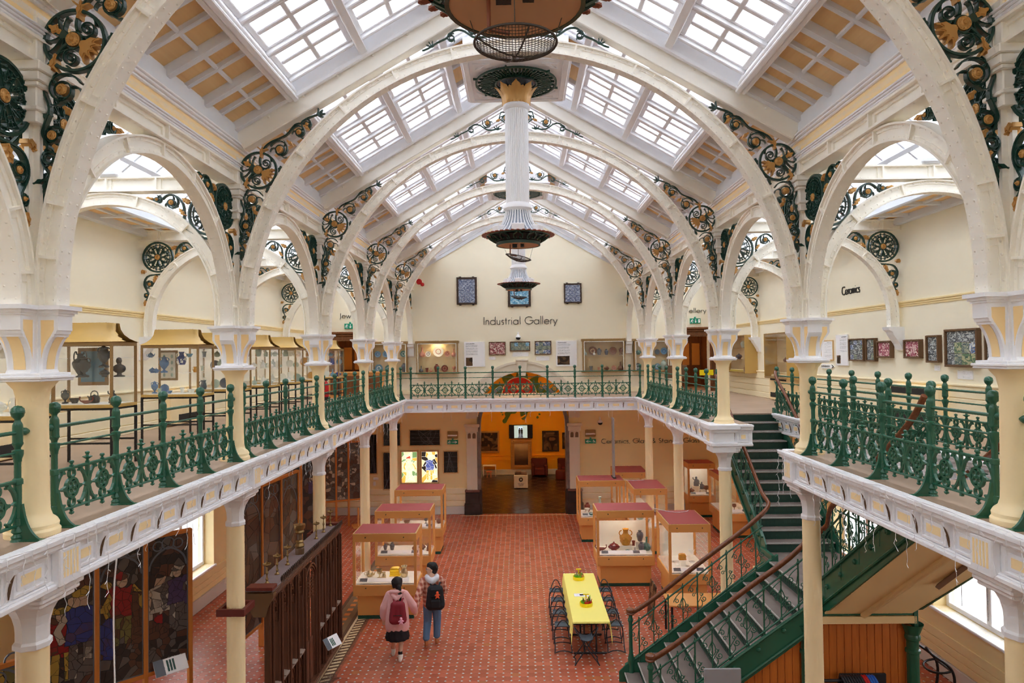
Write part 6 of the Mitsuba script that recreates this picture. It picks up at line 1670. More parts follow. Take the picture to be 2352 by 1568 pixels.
# gallery doors
for i, (x0, x1) in enumerate(DOORS):
 dk = struct(f'door_{i + 1}', f'dark oak doorcase at the end of the {"left" if i == 0 else "right"} gallery')
 mb = MB(); mb.box(x0 - 0.22, x1 + 0.22, YE - 0.12, YE, 6.62, 6.78, 0.02); mb.box(x0 - 0.26, x1 + 0.26, YE - 0.16, YE, 6.78, 6.86, 0.02); mb.box(x0 - 0.30, x1 + 0.30, YE - 0.22, YE, 6.86, 6.95, 0.025); part(dk, 'cornice', mb, 'm_doorwood')
 for xx in (x0 - 0.2, x1):
  mb = MB(); mb.box(xx, xx + 0.2, YE - 0.08, YE, ZG, 6.62, 0.01)
  for q in (0.03, 0.09, 0.15): mb.box(xx + q, xx + q + 0.03, YE - 0.10, YE - 0.07, ZG + 0.25, 6.5, 0.008)
  part(dk, 'jamb', mb, 'm_doorwood')
 rk = struct('room_jewellery_left' if i == 0 else 'room_jewellery_right', 'dim wood panelled room beyond the gallery door')
 mb = MB(); a, b = x0 - 0.6, x1 + 0.6
 mb.box(a, b, 30.0, 30.1, ZG, 7.2); mb.box(a - 0.1, a, YE + 0.4, 30, ZG, 7.2); mb.box(b, b + 0.1, YE + 0.4, 30, ZG, 7.2); mb.box(a, b, YE + 0.4, 30, 7.15, 7.2); part(rk, 'panelling', mb, 'm_doorwood')
 for q in range(5):
  mb = MB(); u = a + (b - a) * (q + 0.12) / 5; mb.box(u, u + (b - a) / 5 * 0.76, 29.95, 30.0, ZG + 0.9, 6.4, 0.02); part(rk, 'wall_panel', mb, 'm_oak')
 mb = MB(); mb.box(a, b, YE, 30, ZG - 0.05, ZG + 0.001); part(rk, 'floor', mb, 'm_gallery')
 mb = MB(); mb.box((x0 + x1) / 2 - 0.3, (x0 + x1) / 2 + 0.3, 28.0, 28.4, 7.08, 7.12)
 lk = thing('ceiling_light', f'unseen warm light added to the room beyond the {"left" if i == 0 else "right"} gallery door', 'light')
 d = mikit.ply(mb.out(), 'm_paper'); d['emitter'] = {'type': 'area', 'radiance': rgb(0.6, 0.36, 0.15)}; scene[lk] = d  # added emitter, out of view, gives the door room its warm glow
ck = thing('wooden_counter', 'low oak counter in the doorway at the end of the left gallery', 'counter')
mb = MB(); mb.box(-6.9, -4.9, YE - 1.6, YE - 1.1, ZG + 0.86, ZG + 0.92, 0.01); mb.box(-6.85, -4.95, YE - 1.55, YE - 1.15, ZG, ZG + 0.86); part(ck, 'body', mb, 'm_oak')
for q in range(4):
 mb = MB(); u = -6.8 + 0.46 * q; mb.box(u, u + 0.4, YE - 1.57, YE - 1.55, ZG + 0.1, ZG + 0.78, 0.008); part(ck, 'door_panel', mb, 'm_doorwood')
dk = thing('wooden_stand', 'brown wooden stand with a yellow notice before the right gallery door', 'stand')
mb = MB(); mb.box(5.2, 6.0, YE - 1.4, YE - 1.32, ZG + 0.55, ZG + 1.0, 0.01)
for xx in (5.25, 5.9): mb.box(xx, xx + 0.06, YE - 1.4, YE - 1.34, ZG, ZG + 0.6)
part(dk, 'board', mb, 'm_brownframe')
mb = MB(); mb.box(6.55, 7.05, YE - 1.0, YE - 0.97, ZG + 0.62, ZG + 0.82); mb.box(6.78, 6.82, YE - 1.0, YE - 0.97, ZG, ZG + 0.62); nk = thing('yellow_notice', 'yellow notice in the right gallery doorway', 'notice'); put(nk, mb, 'm_yplastic')
fe = thing('fire_extinguisher', 'red fire extinguisher standing by the last left gallery case', 'fire extinguisher')
mb = MB(); mb.lathe([(0, 0), (0.085, 0), (0.09, 0.03), (0.09, 0.42), (0.05, 0.5), (0.025, 0.52), (0.025, 0.55), (0, 0.55)], 16, (-6.55, 23.4, ZG + 0.12)); part(fe, 'cylinder', mb, 'm_red', 40)
mb = MB(); mb.box(-6.6, -6.5, 23.37, 23.43, ZG + 0.67, ZG + 0.73); part(fe, 'valve', mb, 'm_black')
mb = MB(); mb.box(-6.66, -6.44, 23.29, 23.51, ZG, ZG + 0.12); part(fe, 'stand', mb, 'm_black')
# ---------------------------------------------------------------- right gallery wall
RT = 'framed tiles on the right gallery wall'
cz = lambda *m: tiles_in(*m)
framed('wall_tile_frame', 'large square brown frame of twelve green and blue tiles on the right wall', 'tile panel', RT, 11.73, 12.63, 5.68, 6.35, 0.04, 0.09, 'm_brownframe', tiles_in(4, 3, ['m_tile_green', 'm_tile_sage', 'm_tile_mix', 'm_tile_green', 'm_tile_grey']), 'right')
framed('wall_tile_frame', 'brown frame of small black and white tiles behind the nearest right column', 'tile panel', RT, 10.75, 11.55, 5.68, 6.29, 0.03, 0.09, 'm_brownframe', tiles_in(4, 4, ['m_tile_grey']), 'right')
framed('wall_tile_frame', 'narrow upright brown frame of grey patterned tiles', 'tile panel', RT, 12.82, 13.21, 5.75, 6.26, 0.035, 0.09, 'm_brownframe', tiles_in(2, 4, ['m_tile_grey']), 'right')
framed('wall_tile_frame', 'small brown frame of red tiles with a green bush', 'tile panel', RT, 13.41, 13.97, 5.825, 6.195, 0.035, 0.09, 'm_brownframe', tiles_in(3, 2, ['m_tile_red', 'm_tile_pink']), 'right')
framed('wall_tile_frame', 'small brown frame of pink tiles', 'tile panel', RT, 14.45, 15.02, 5.83, 6.19, 0.035, 0.09, 'm_brownframe', tiles_in(3, 2, ['m_tile_pink']), 'right')
framed('wall_tile_frame', 'narrow brown frame of grey green tiles with a white animal', 'tile panel', RT, 15.10, 15.50, 5.75, 6.26, 0.03, 0.09, 'm_brownframe', tiles_in(2, 3, ['m_tile_sage', 'm_tile_grey']), 'right')
framed('wall_tile_frame', 'brown frame of dark grey and blue tiles beside the text panel', 'tile panel', RT, 15.59, 16.29, 5.755, 6.265, 0.03, 0.09, 'm_brownframe', tiles_in(4, 4, ['m_tile_grey', 'm_tile_bw', 'm_tile_sage', 'm_tile_grey']), 'right')
framed('text_panel', 'tall white text panel with small portrait on the right wall', 'text panel', None, 16.41, 17.01, 5.64, 6.375, 0.0, 0.05, inner=paper_in(14, (0.6, 0.92, 0.06, 0.33)), plane='right')
framed('framed_notice', 'white framed notice on the right wall behind the second column', 'notice', None, 17.21, 17.89, 5.75, 6.26, 0.03, 0.03, 'm_palewood', paper_in(10), 'right')
ak = thing('arrow_sign', 'small white arrow sign pointing toward the viewer under the framed notice', 'sign')
mb = MB(); mb.prism(Polygon([(17.9, 5.55), (17.9, 5.655), (17.3, 5.655), (17.18, 5.60), (17.3, 5.55)]), 0, 0.02, lambda q: np.stack([XW - q[:, 2], q[:, 0], q[:, 1]], 1)); part(ak, 'board', mb, 'm_paper')
mb = MB(); mb.prism(unary_union([LineString([(17.30, 5.64), (17.21, 5.60), (17.30, 5.565)]).buffer(0.012)] + [sbox(17.85 - 0.07 * q, 5.58, 17.85 - 0.07 * q + 0.04, 5.625) for q in range(7)]), 0.02, 0.022, lambda q: np.stack([XW - q[:, 2], q[:, 0], q[:, 1]], 1)); part(ak, 'print', mb, 'm_ink', kind='stuff')
def letter_tiles(txt):
 def inner(key, f, x0, x1, z0, z1, dep):
  mb = MB(); mb.fbox(f, x0, x1, z0, z1, dep * 0.3, dep * 0.6); part(key, 'tile', mb, 'm_greenplinth')
  w = (x1 - x0) / len(txt)
  for i, ch in enumerate(txt):
   adv, st = GLYPH[ch]; s = min(w * 0.8 / adv, (z1 - z0) * 0.75)
   xe = x1 - w * (i + 0.1)
   g = unary_union([LineString([(-a * s, b * s) for a, b in t]).buffer(0.014, cap_style='flat') for t in st])
   mb = MB(); mb.prism(affinity.translate(g, xe, z0 + 0.12 * (z1 - z0)), dep * 0.6, dep * 0.65, lambda q: f(np.stack([q[:, 0], q[:, 1], q[:, 2]], 1))); part(key, 'letter', mb, 'm_celadon')
 return inner
framed('letter_tile_frame', 'dark framed tile with letters BL on the right wall', 'tile panel', None, 21.0, 21.32, 6.11, 6.39, 0.025, 0.05, 'm_darkframe', letter_tiles('BL'), 'right')
framed('letter_tile_frame', 'dark framed tile with letters POT on the right wall', 'tile panel', None, 21.0, 21.40, 5.75, 6.03, 0.025, 0.05, 'm_darkframe', letter_tiles('POT'), 'right')
for a, b, c, d, lab in ((21.53, 21.76, 5.58, 5.87, 'small white label beyond the letter tiles'), (12.89, 13.06, 5.60, 5.70, 'small white label under the narrow grey frame'), (11.96, 12.38, 5.47, 5.62, 'white label under the large square frame'), (11.1, 11.35, 5.5, 5.62, 'white label under the black and white tiles')):
 framed('caption_label', lab, 'label', None, a, b, c, d, 0, 0.015, inner=paper_in(6, head=False), plane='right')
def side_case(label, y0, y1, z0, z1, dep, items):
 key = thing('side_wall_case', label, 'display case')
 x0 = XW - dep
 mb = MB(); mb.box(x0, XW, y0, y0 + 0.03, z0, z1, 0.006); part(key, 'end_panel', mb, 'm_case_gold')
 mb = MB(); mb.box(x0, XW, y1 - 0.03, y1, z0, z1, 0.006); part(key, 'end_panel', mb, 'm_case_gold')
 mb = MB(); mb.box(x0, XW, y0 + 0.03, y1 - 0.03, z1 - 0.04, z1, 0.006); part(key, 'top', mb, 'm_casewood')
 mb = MB(); mb.box(x0, XW, y0 + 0.03, y1 - 0.03, z0, z0 + 0.05, 0.006); part(key, 'base', mb, 'm_casewood')
 mb = MB(); mb.box(XW - 0.03, XW, y0, y1, z0, z1); part(key, 'back_board', mb, 'm_wallcase')
 for q in (0.36, 0.66):
  mb = MB(); z = z0 + (z1 - z0) * q; mb.box(x0 + 0.03, XW - 0.03, y0 + 0.04, y1 - 0.04, z, z + 0.008); part(key, 'glass_shelf', mb, 'm_shelfglass')
 mb = MB(); mb.add([[x0 + 0.01, y0 + 0.03, z0 + 0.05], [x0 + 0.01, y1 - 0.03, z0 + 0.05], [x0 + 0.01, y1 - 0.03, z1 - 0.04], [x0 + 0.01, y0 + 0.03, z1 - 0.04]], [[0, 1, 2, 3]]); part(key, 'pane', mb, 'm_glass')
 for kind, mat, u, lv, h, lab in items:
  vessel(kind, mat, (XW - dep / 2, y0 + (y1 - y0) * u, z0 + 0.05 if lv == 0 else z0 + (z1 - z0) * (0.36 if lv == 1 else 0.66) + 0.008), h, lab, None, 90)
side_case('brown glazed wall case on the right gallery wall behind the second column', 19.16, 20.94, 5.21, 6.53, 0.42, [('teapot', 'm_browngl', 0.35, 1, 0.14, 'small brown teapot in the brown wall case'), ('jug', 'm_celadon', 0.7, 0, 0.2, 'pale jug at the bottom of the brown wall case')])
side_case('long glazed wall case in the far right corner of the gallery', 22.7, 25.5, 5.29, 6.55, 0.42, [('jug', 'm_browngl', 0.2, 0, 0.22, 'brown jug in the far corner case'), ('lidded', 'm_slate', 0.45, 1, 0.2, 'grey pot on the middle shelf of the far corner case'), ('vase', 'm_celadon', 0.3, 2, 0.24, 'pale vase on the top shelf of the far corner case'), ('teapot', 'm_ceramic', 0.75, 1, 0.15, 'white teapot in the far corner case')])
# radiators / panel heaters on both gallery walls
for s, y, lab in ((-1, 8.9, 'peach boxed heater with dark grilles under the first left gallery case'), (-1, 14.9, 'peach boxed heater under the left gallery cases'), (1, 12.6, 'peach boxed heater on the right gallery wall'), (1, 19.4, 'peach boxed heater beyond the second right column')):
 hk = thing('wall_heater', lab, 'heater')
 X = lambda a: s * (XW - a)
 mb = MB(); mb.box(X(0.0), X(0.22), y, y + 1.7, ZG + 0.02, ZG + 0.78, 0.02); part(hk, 'casing', mb, 'm_shaft')
 for z0, z1 in ((0.6, 0.72), (0.1, 0.24)):
  mb = MB(); mb.box(X(0.2), X(0.226), y + 0.35, y + 1.6, ZG + z0, ZG + z1); part(hk, 'grille', mb, 'm_ink')
# ---------------------------------------------------------------- oak display cases on the ground floor
def oak_case_kit(w, d, h=1.96):
 P_ = []
 a, b = w / 2, d / 2
 m = MB(); m.box(-a + 0.09, a - 0.09, -b + 0.09, b - 0.09, 0, 0.08); P_.append(('plinth', m, 'm_greenplinth', False))
 m = MB(); m.box(-a + 0.085, a - 0.085, -b + 0.085, b - 0.085, 0.08, 0.54, 0.006); P_.append(('base', m, 'm_oak', False))
 m = MB(); m.box(-a, a, -b, b, 0.54, 0.79, 0.008); P_.append(('base_band', m, 'm_oak', False))
 m = MB(); m.box(-a + 0.03, a - 0.03, -b + 0.03, b - 0.03, 0.79, 0.825); P_.append(('display_floor', m, 'm_case_white', False))
 for sx in (-1, 1):
  for sy in (-1, 1):
   m = MB(); m.box(sx * (a - 0.062), sx * a, sy * (b - 0.062), sy * b, 0.79, 1.77, 0.004); P_.append(('corner_post', m, 'm_oak', False))
 m = MB(); m.box(-a, a, -b, b, 1.77, h - 0.004, 0.008); P_.append(('top_frame', m, 'm_oak', False))
 m = MB(); m.box(-a + 0.004, a - 0.004, -b + 0.004, b - 0.004, h - 0.006, h); P_.append(('pale_edging', m, 'm_palewood', False))
 m = MB(); m.box(-a + 0.03, a - 0.03, -b + 0.03, b - 0.03, h - 0.002, h + 0.004); P_.append(('red_top', m, 'm_redtop', False))
 for sx, sy in ((1, 0), (-1, 0), (0, 1), (0, -1)):
  m = MB()
  if sx:
   x = sx * (a - 0.03); m.add([[x, -b + 0.05, 0.8], [x, b - 0.05, 0.8], [x, b - 0.05, 1.78], [x, -b + 0.05, 1.78]], [[0, 1, 2, 3]])
  else:
   y = sy * (b - 0.03); m.add([[-a + 0.05, y, 0.8], [a - 0.05, y, 0.8], [a - 0.05, y, 1.78], [-a + 0.05, y, 1.78]], [[0, 1, 2, 3]])
  P_.append(('pane', m, 'm_glass', False))
 for sx in (-0.6, 0.6):
  for z in (0.72, 1.87):
   m = MB(); m.lathe([(0, 0.006), (0.012, 0.005), (0.014, 0)], 8, (sx * a, -b, z), lambda v: np.stack([v[:, 0], -v[:, 2], v[:, 1]], 1)); P_.append(('lock', m, 'm_ink', False))
 return P_
def label_strip(key, w, d, tw, n=5):
 m = MB(); f = lambda q: q
 m.fbox(lambda q: np.stack([q[:, 0], -d / 2 + 0.09 + q[:, 1] * 0.8, 0.83 + q[:, 1] * 0.5 + q[:, 2]], 1), -w / 2 + 0.12, w / 2 - 0.2, 0, 0.12, 0, 0.006)
 part(key, 'caption_strip', m, 'm_paper', False, tw)
 m = MB()
 for q in (0, 1):
  u = -w / 2 + 0.13 + q * (w * 0.55)
  m.mark(); m.fbox(lambda q: np.stack([q[:, 0], -d / 2 + 0.09 + q[:, 1] * 0.8, 0.83 + q[:, 1] * 0.5 + q[:, 2]], 1), u, u + 0.17, 0.01, 0.11, 0.006, 0.008)
 place(key, kit([('caption_header', m, 'm_slate', False)]), tw)
OAK = {}
def oak_case(label, x, y, w, d, rz=0, items=(), back=None, wires=False):
 key = thing('oak_display_case', label, 'display case')
 if (w, d) not in OAK:
  OAK[(w, d)] = kit(oak_case_kit(w, d))
 tw = move(x, y, 0, rz)
 place(key, OAK[(w, d)], tw)
 label_strip(key, w, d, tw)
 if back:
  m = MB(); m.box(-w / 2 + 0.07, w / 2 - 0.07, d / 2 - 0.09, d / 2 - 0.07, 0.825, back); part(key, 'back_board', m, 'm_case_white', False, tw)
 m = MB(); m.box(-w * 0.35, w * 0.35, -0.03, 0.03, 1.745, 1.768)
 dd = mikit.ply(m.out(), 'm_paper'); dd['emitter'] = {'type': 'area', 'radiance': rgb(*CASE_LIGHT)}; dd['to_world'] = tw
 scene[numbered(key + '__lamp')] = dd
 c, s = math.cos(math.radians(rz)), math.sin(math.radians(rz))
 for it in items:
  kind, mat, u, v, h, lab = it[:6]
  z = 0.826 + (it[6] if len(it) > 6 else 0)
  lx, ly = u * w / 2, v * d / 2
  if len(it) > 6 and it[6] > 0:
   pm = MB(); pm.box(x + lx * c - ly * s - h * 0.45, x + lx * c - ly * s + h * 0.45, y + lx * s + ly * c - 0.1, y + lx * s + ly * c + 0.1, 0.826, z); part(key, 'plinth_block', pm, 'm_case_white')
  vessel(kind, mat, (x + lx * c - ly * s, y + lx * s + ly * c, z), h, lab, None, it[7] if len(it) > 7 else 0.0)
 return key
CASE_LIGHT = (0.42, 0.40, 0.35)
oak_case('oak display case with red top and gold vessels, nearest on the left', -3.145, 16.37, 1.46, 0.95, 0, [
 ('teapot', 'm_silver', -0.62, 0.1, 0.17, 'silver gilt teapot in the nearest left case'), ('goblet', 'm_silver', -0.28, -0.1, 0.2, 'slim gilt pot in the nearest left case'), ('jug', 'm_silver', -0.12, -0.25, 0.15, 'small gilt jug beside the slim pot'),
 ('casket', 'm_goldmetal', 0.18, 0.25, 0.19, 'bright yellow gold casket in the nearest left case'), ('jug', 'm_silver', 0.5, 0.05, 0.25, 'tall gilt ewer in the nearest left case')])
oak_case('oak display case with red top and bronze pieces, second on the left', -3.115, 18.65, 1.46, 0.95, 0, [
 ('vase', 'm_slate', -0.75, 0.0, 0.16, 'small grey pot at the left of the second left case'), ('vase', 'm_slate', -0.5, 0.0, 0.2, 'grey vase in the second left case'), ('bottle', 'm_browngl', 0.3, 0.0, 0.17, 'slim brown bottle in the second left case'), ('lidded', 'm_browngl', 0.6, 0.0, 0.16, 'brown lidded pot in the second left case'), ('figure', 'm_browngl', 0.85, -0.2, 0.2, 'brown figure at the right of the second left case')])
oak_case('oak display case with red top, third and farthest on the left', -3.115, 21.5, 1.46, 0.98, 0, [
 ('bowl', 'm_browngl', -0.6, 0.0, 0.1, 'brown bowl in the third left case'), ('teapot', 'm_browngl', 0.75, 0.1, 0.16, 'brown teapot in the third left case'), ('goblet', 'm_slate', 0.2, 0.1, 0.16, 'grey cup in the third left case')])
oak_case('oak display case with a big glazed vase, nearest on the right', 2.66, 18.43, 1.48, 0.95, 0, [
 ('lidded', 'm_oxblood', -0.35, -0.2, 0.25, 'deep red teapot shaped vessel in the nearest right case'), ('portland', 'm_amber', 0.1, 0.1, 0.42, 'big amber and brown vase with four handles in the nearest right case', 0.12), ('vase', 'm_slate', 0.62, 0.2, 0.28, 'dark blue vase on a white block in the nearest right case', 0.2),
 ('bottle', 'm_teal', 0.82, -0.1, 0.34, 'tall pale green beaker vase in the nearest right case'), ('vase', 'm_slate', 0.6, -0.35, 0.24, 'slim grey vase in the nearest right case'), ('bowl', 'm_teal', 0.1, -0.5, 0.06, 'small green dish in the nearest right case'), ('bottle', 'm_slate', 0.36, -0.5, 0.12, 'tiny dark bottle in the nearest right case'), ('beaker', 'm_redclay', 0.36, -0.05, 0.12, 'tiny brown beaker in the nearest right case', 0.12),
 ('boat', 'm_redclay', -0.8, -0.1, 0.14, 'small dark figure at the left of the nearest right case')], 1.5)
oak_case('oak display case of clear glass vessels with a gold box, set crosswise on the right', 3.94, 17.2, 0.99, 1.5, 0, [
 ('bottle', 'm_glassware', -0.4, 0.2, 0.42, 'tall clear glass vase in the crosswise right case'), ('casket', 'm_amber', -0.1, -0.2, 0.14, 'shallow amber box on a white block in the crosswise case', 0.14), ('goblet', 'm_glassware', -0.5, -0.6, 0.2, 'clear glass goblet at the front of the crosswise case'), ('beaker', 'm_glassware', 0.3, -0.5, 0.16, 'clear glass beaker in the crosswise case'), ('goblet', 'm_glassware', 0.1, -0.3, 0.24, 'clear wine glass in the crosswise case'), ('jug', 'm_glassware', 0.5, 0.2, 0.3, 'clear glass jug in the crosswise case')], 1.6)
oak_case('oak display case with a patterned bottle, farther back on the right', 2.55, 22.7, 1.47, 1.0, 0, [
 ('bottle', 'm_celadon', 0.0, 0.1, 0.52, 'large pale patterned bottle in the farther right case'), ('bowl', 'm_celadon', 0.55, 0.1, 0.12, 'pale shallow bowl in the farther right case'), ('bowl', 'm_ceramic', -0.6, -0.3, 0.09, 'white patterned bowls in the farther right case', 0.1), ('bowl', 'm_teal', -0.45, -0.7, 0.08, 'green bowl at the front of the farther right case'), ('vase', 'm_redclay', -0.55, 0.3, 0.3, 'red vase in the farther right case')])
oak_case('oak display case set crosswise, farther back on the right', 3.84, 21.55, 1.0, 1.5, 0, [('bowl', 'm_slate', 0.0, -0.2, 0.08, 'dark bowl in the farther crosswise case'), ('bottle', 'm_celadon', -0.3, 0.3, 0.3, 'pale bottle in the farther crosswise case')])
oak_case('oak display case with red top against the end wall behind the right cases', 3.75, 24.35, 1.1, 1.4, 0, [('vase', 'm_slate', 0, 0, 0.3, 'grey vase in the case by the end wall')])
oak_case('lit oak display case of dark ritual vessels in the far right aisle', 6.55, 25.85, 1.0, 0.95, 0, [
 ('figure', 'm_slate', -0.1, 0.3, 0.34, 'dark bronze figure on a block in the far aisle case', 0.22), ('lidded', 'm_browngl', -0.6, -0.2, 0.2, 'brown lidded pot in the far aisle case'), ('goblet', 'm_browngl', 0.5, -0.2, 0.26, 'brown goblet in the far aisle case'), ('figure', 'm_slate', 0.25, 0.1, 0.26, 'small dark figure in the far aisle case', 0.12), ('bottle', 'm_redclay', 0.0, -0.4, 0.12, 'small brown bottle in the far aisle case')], 1.7)
oak_case('oak display case half hidden behind the third right column', 6.95, 23.3, 1.0, 1.6, 0, [('goblet', 'm_browngl', 0, -0.5, 0.2, 'brown cup in the half hidden case'), ('bowl', 'm_ceramic', 0.4, -0.4, 0.08, 'white bowl in the half hidden case')])
scene['m_glassware'] = {'type': 'thindielectric', 'int_ior': 1.5}
# white cables lying on the right case tops
for pts, lab in (([(3.4, 18.1, 1.975), (3.5, 18.0, 1.98), (3.7, 17.75, 1.975), (3.95, 17.65, 1.975), (4.25, 17.85, 1.975)], 'white cable looping over the nearest right case top'), ([(3.3, 22.2, 1.975), (3.5, 22.1, 1.975), (3.9, 22.2, 1.975)], 'white cable on the farther right case top')):
 ck = thing('cable', lab, 'cable'); mb = MB(); mb.tube(smooth_path(pts, 24), 0.008, 5); put(ck, mb, 'm_paper', True)
# ---------------------------------------------------------------- gallery cases with ogee canopies
def canopy_case_kit(w, d):
 P_ = []; a, b = w / 2, d / 2
 zb, zt = 0.84, 1.71     # above the gallery floor
 for sx in (-1, 1):
  for sy in (-1, 1):
   m = MB(); m.box(sx * (a - 0.03), sx * a, sy * (b - 0.03), sy * b, 0, zb - 0.03); P_.append(('leg', m, 'm_black', False))
 for sy in (-1, 1):
  m = MB(); m.box(-a + 0.03, a - 0.03, sy * (b - 0.025), sy * b, 0.32, 0.345); P_.append(('stretcher', m, 'm_black', False))
 m = MB(); m.box(-a + 0.03, a - 0.03, -b + 0.03, b - 0.03, zb - 0.06, zb - 0.03); P_.append(('black_rail', m, 'm_black', False))
 m = MB(); m.box(-a, a, -b, b, zb - 0.03, zb + 0.015, 0.004); P_.append(('bottom_rail', m, 'm_case_gold', False))
 m = MB(); m.box(-a + 0.03, a - 0.03, -b + 0.03, b - 0.03, zb + 0.015, zb + 0.02); P_.append(('display_floor', m, 'm_case_white', False))
 for sx in (-1, 1):
  for sy in (-1, 1):
   m = MB(); m.box(sx * (a - 0.03), sx * a, sy * (b - 0.03), sy * b, zb + 0.015, zt - 0.05); P_.append(('corner_post', m, 'm_casewood', False))
 m = MB(); m.box(-a, a, -b, b, zt - 0.05, zt, 0.004); P_.append(('top_rail', m, 'm_casewood', False))
 # ogee canopy
 prof = [(0.0, 0.0), (0.03, 0.012), (0.09, 0.05), (0.145, 0.11), (0.175, 0.18), (0.185, 0.25), (0.19, 0.27)]
 v, f = [], []
 for k, (ins, z) in enumerate(prof):
  for x, y in ((-1, -1), (1, -1), (1, 1), (-1, 1)):
   v.append((x * (a + 0.02 - ins), y * (b + 0.02 - ins * 0.9), zt + z))
 for k in range(len(prof) - 1):
  for q in range(4):
   f.append([4 * k + q, 4 * k + (q + 1) % 4, 4 * k + 4 + (q + 1) % 4, 4 * k + 4 + q])
 n = len(prof) - 1
 f.append([4 * n, 4 * n + 1, 4 * n + 2, 4 * n + 3]); f.append([0, 1, 2, 3])
 m = MB(); m.add(v, f); P_.append(('canopy', m, 'm_case_gold', 35))
 for sx, sy in ((1, 0), (-1, 0), (0, 1), (0, -1)):
  m = MB()
  if sx: x = sx * (a - 0.012); m.add([[x, -b + 0.02, zb], [x, b - 0.02, zb], [x, b - 0.02, zt - 0.05], [x, -b + 0.02, zt - 0.05]], [[0, 1, 2, 3]])
  else: y = sy * (b - 0.012); m.add([[-a + 0.02, y, zb], [a - 0.02, y, zb], [a - 0.02, y, zt - 0.05], [-a + 0.02, y, zt - 0.05]], [[0, 1, 2, 3]])
  P_.append(('pane', m, 'm_glass', False))
 for z in (1.22, 1.49):
  m = MB(); m.box(-a + 0.03, a - 0.03, -b * 0.3, b - 0.03, z - 0.004, z + 0.004); P_.append(('glass_shelf', m, 'm_shelfglass', False))
 return P_
CCK = kit(canopy_case_kit(1.0, 0.62))
CX = -6.03
CY = [7.9, 9.67, 12.2, 13.95, 15.65, 17.4, 19.2, 21.5]
WHATS = ['white ware', 'black basalt ware', 'blue and white jasper ware', 'green and white ware', 'cream ware', 'white plates', 'cream and amber ware', 'blue and white figures']
for k, y in enumerate(CY):
 key = thing('canopy_display_case', f'gold canopied case of {WHATS[k]} on the left gallery, {"cut off by the left edge" if k == 0 else ["first", "second", "third", "fourth", "fifth", "sixth", "last"][k - 1] + " in full view"}', 'display case')
 place(key, CCK, move(CX, y, ZG))
 m = MB(); m.box(CX - 0.3, CX + 0.3, y + 0.02, y + 0.06, ZG + 1.64, ZG + 1.655)
 if k >= 0:
  mm = MB(); mm.box(CX + 0.36, CX + 0.44, y - 0.1, y + 0.12, ZG + 1.52, ZG + 1.60) if False else None
S0, S1, S2 = ZG + 0.861, ZG + 1.225, ZG + 1.495
def on(k, dx, dy, z): return (CX + dx, CY[k] + dy, z)
B1 = [('amphora', -0.13, 0.0, S1, 0.36, 'black two handled amphora on the middle shelf of the basalt case'), ('urn', -0.04, -0.05, S1, 0.30, 'black lidded vase beside the amphora'), ('urn', 0.18, 0.04, S1 + 0.13, 0.32, 'tall black urn with two handles, highest in the basalt case'), ('bust', 0.42, 0.0, S1, 0.27, 'black portrait bust at the right of the basalt case'),
  ('lidded', 0.21, 0.0, S1, 0.12, 'small black incense burner below the tall urn'), ('urn', -0.33, -0.02, S0, 0.2, 'low black urn at the bottom left of the basalt case'), ('bowl', -0.21, 0.0, S0, 0.07, 'black cup lying at the bottom of the basalt case'), ('kettle', 0.05, 0.03, S0, 0.17, 'black kettle with a hoop handle in the basalt case'), ('figure', 0.33, 0.0, S0, 0.18, 'black seated figure at the bottom right of the basalt case')]
for kind, dx, dy, z, h, lab in B1:
 vessel(kind, 'm_basalt', on(1, dx, dy, z), h, lab, None, 0)
vessel('boat', 'm_redclay', on(1, 0.03, -0.12, S0), 0.09, 'red boat shaped lamp before the black kettle')
sk = thing('shelf_block', 'small clear block under the tall black urn', 'stand'); mb = MB(); x, y, z = on(1, 0.18, 0.04, S1); mb.box(x - 0.1, x + 0.1, y - 0.08, y + 0.08, z + 0.122, z + 0.13); put(sk, mb, 'm_shelfglass')
B2 = [('teapot', 'm_jasper', -0.66 + 0.17, 0.0, S2, 0.1, 'blue teapot on the top shelf of the jasper case'), ('portland', 'm_navy', 0.06, 0.0, S1 + 0.135, 0.23, 'deep blue vase with white relief figures, centre of the jasper case'), ('urn', 'm_jasper', -0.25, 0.0, S1, 0.30, 'large blue jasper urn on the middle shelf'), ('lidded', 'm_jasper', -0.46, 0.0, S1, 0.10, 'small blue lidded pot, left end of the middle jasper shelf'), ('teapot', 'm_jasper', -0.40 + 0.05, -0.08, S1, 0.09, 'pale blue teapot left of the jasper urn'),
  ('urn', 'm_jasper', -0.42, 0.0, S0, 0.22, 'blue covered jar at the bottom of the jasper case'), ('plate', 'm_jasper', -0.27, 0.06, S0, 0.16, 'blue plate standing at the bottom of the jasper case'), ('beaker', 'm_celadon', -0.28, -0.1, S0, 0.09, 'pale blue beaker before the blue plate'), ('bowl', 'm_jasper', -0.13, -0.05, S0, 0.05, 'blue bowl at the bottom of the jasper case'), ('beaker', 'm_ceramic', 0.07, 0.0, S0, 0.1, 'white mug at the bottom of the jasper case'),
  ('bowl', 'm_ceramic', 0.24, -0.02, S0, 0.07, 'white bowl at the bottom right of the jasper case'), ('bowl', 'm_bluegl', 0.2, 0.0, S2, 0.06, 'small blue bowl on the top shelf of the jasper case'), ('jug', 'm_amber', 0.3, 0.0, S1, 0.1, 'cream jug at the right of the middle jasper shelf'), ('jug', 'm_slate', 0.40, 0.1, S0 + 0.06, 0.16, 'grey jug at the right end of the jasper case')]
for kind, mat, dx, dy, z, h, lab in B2:
 vessel(kind, mat, on(2, dx, dy, z), h, lab, None, 0, accent='m_ceramic' if kind == 'portland' else None)
framed_k = thing('framed_plaques', 'brown framed print with blue sky at the back of the basalt case', 'picture')
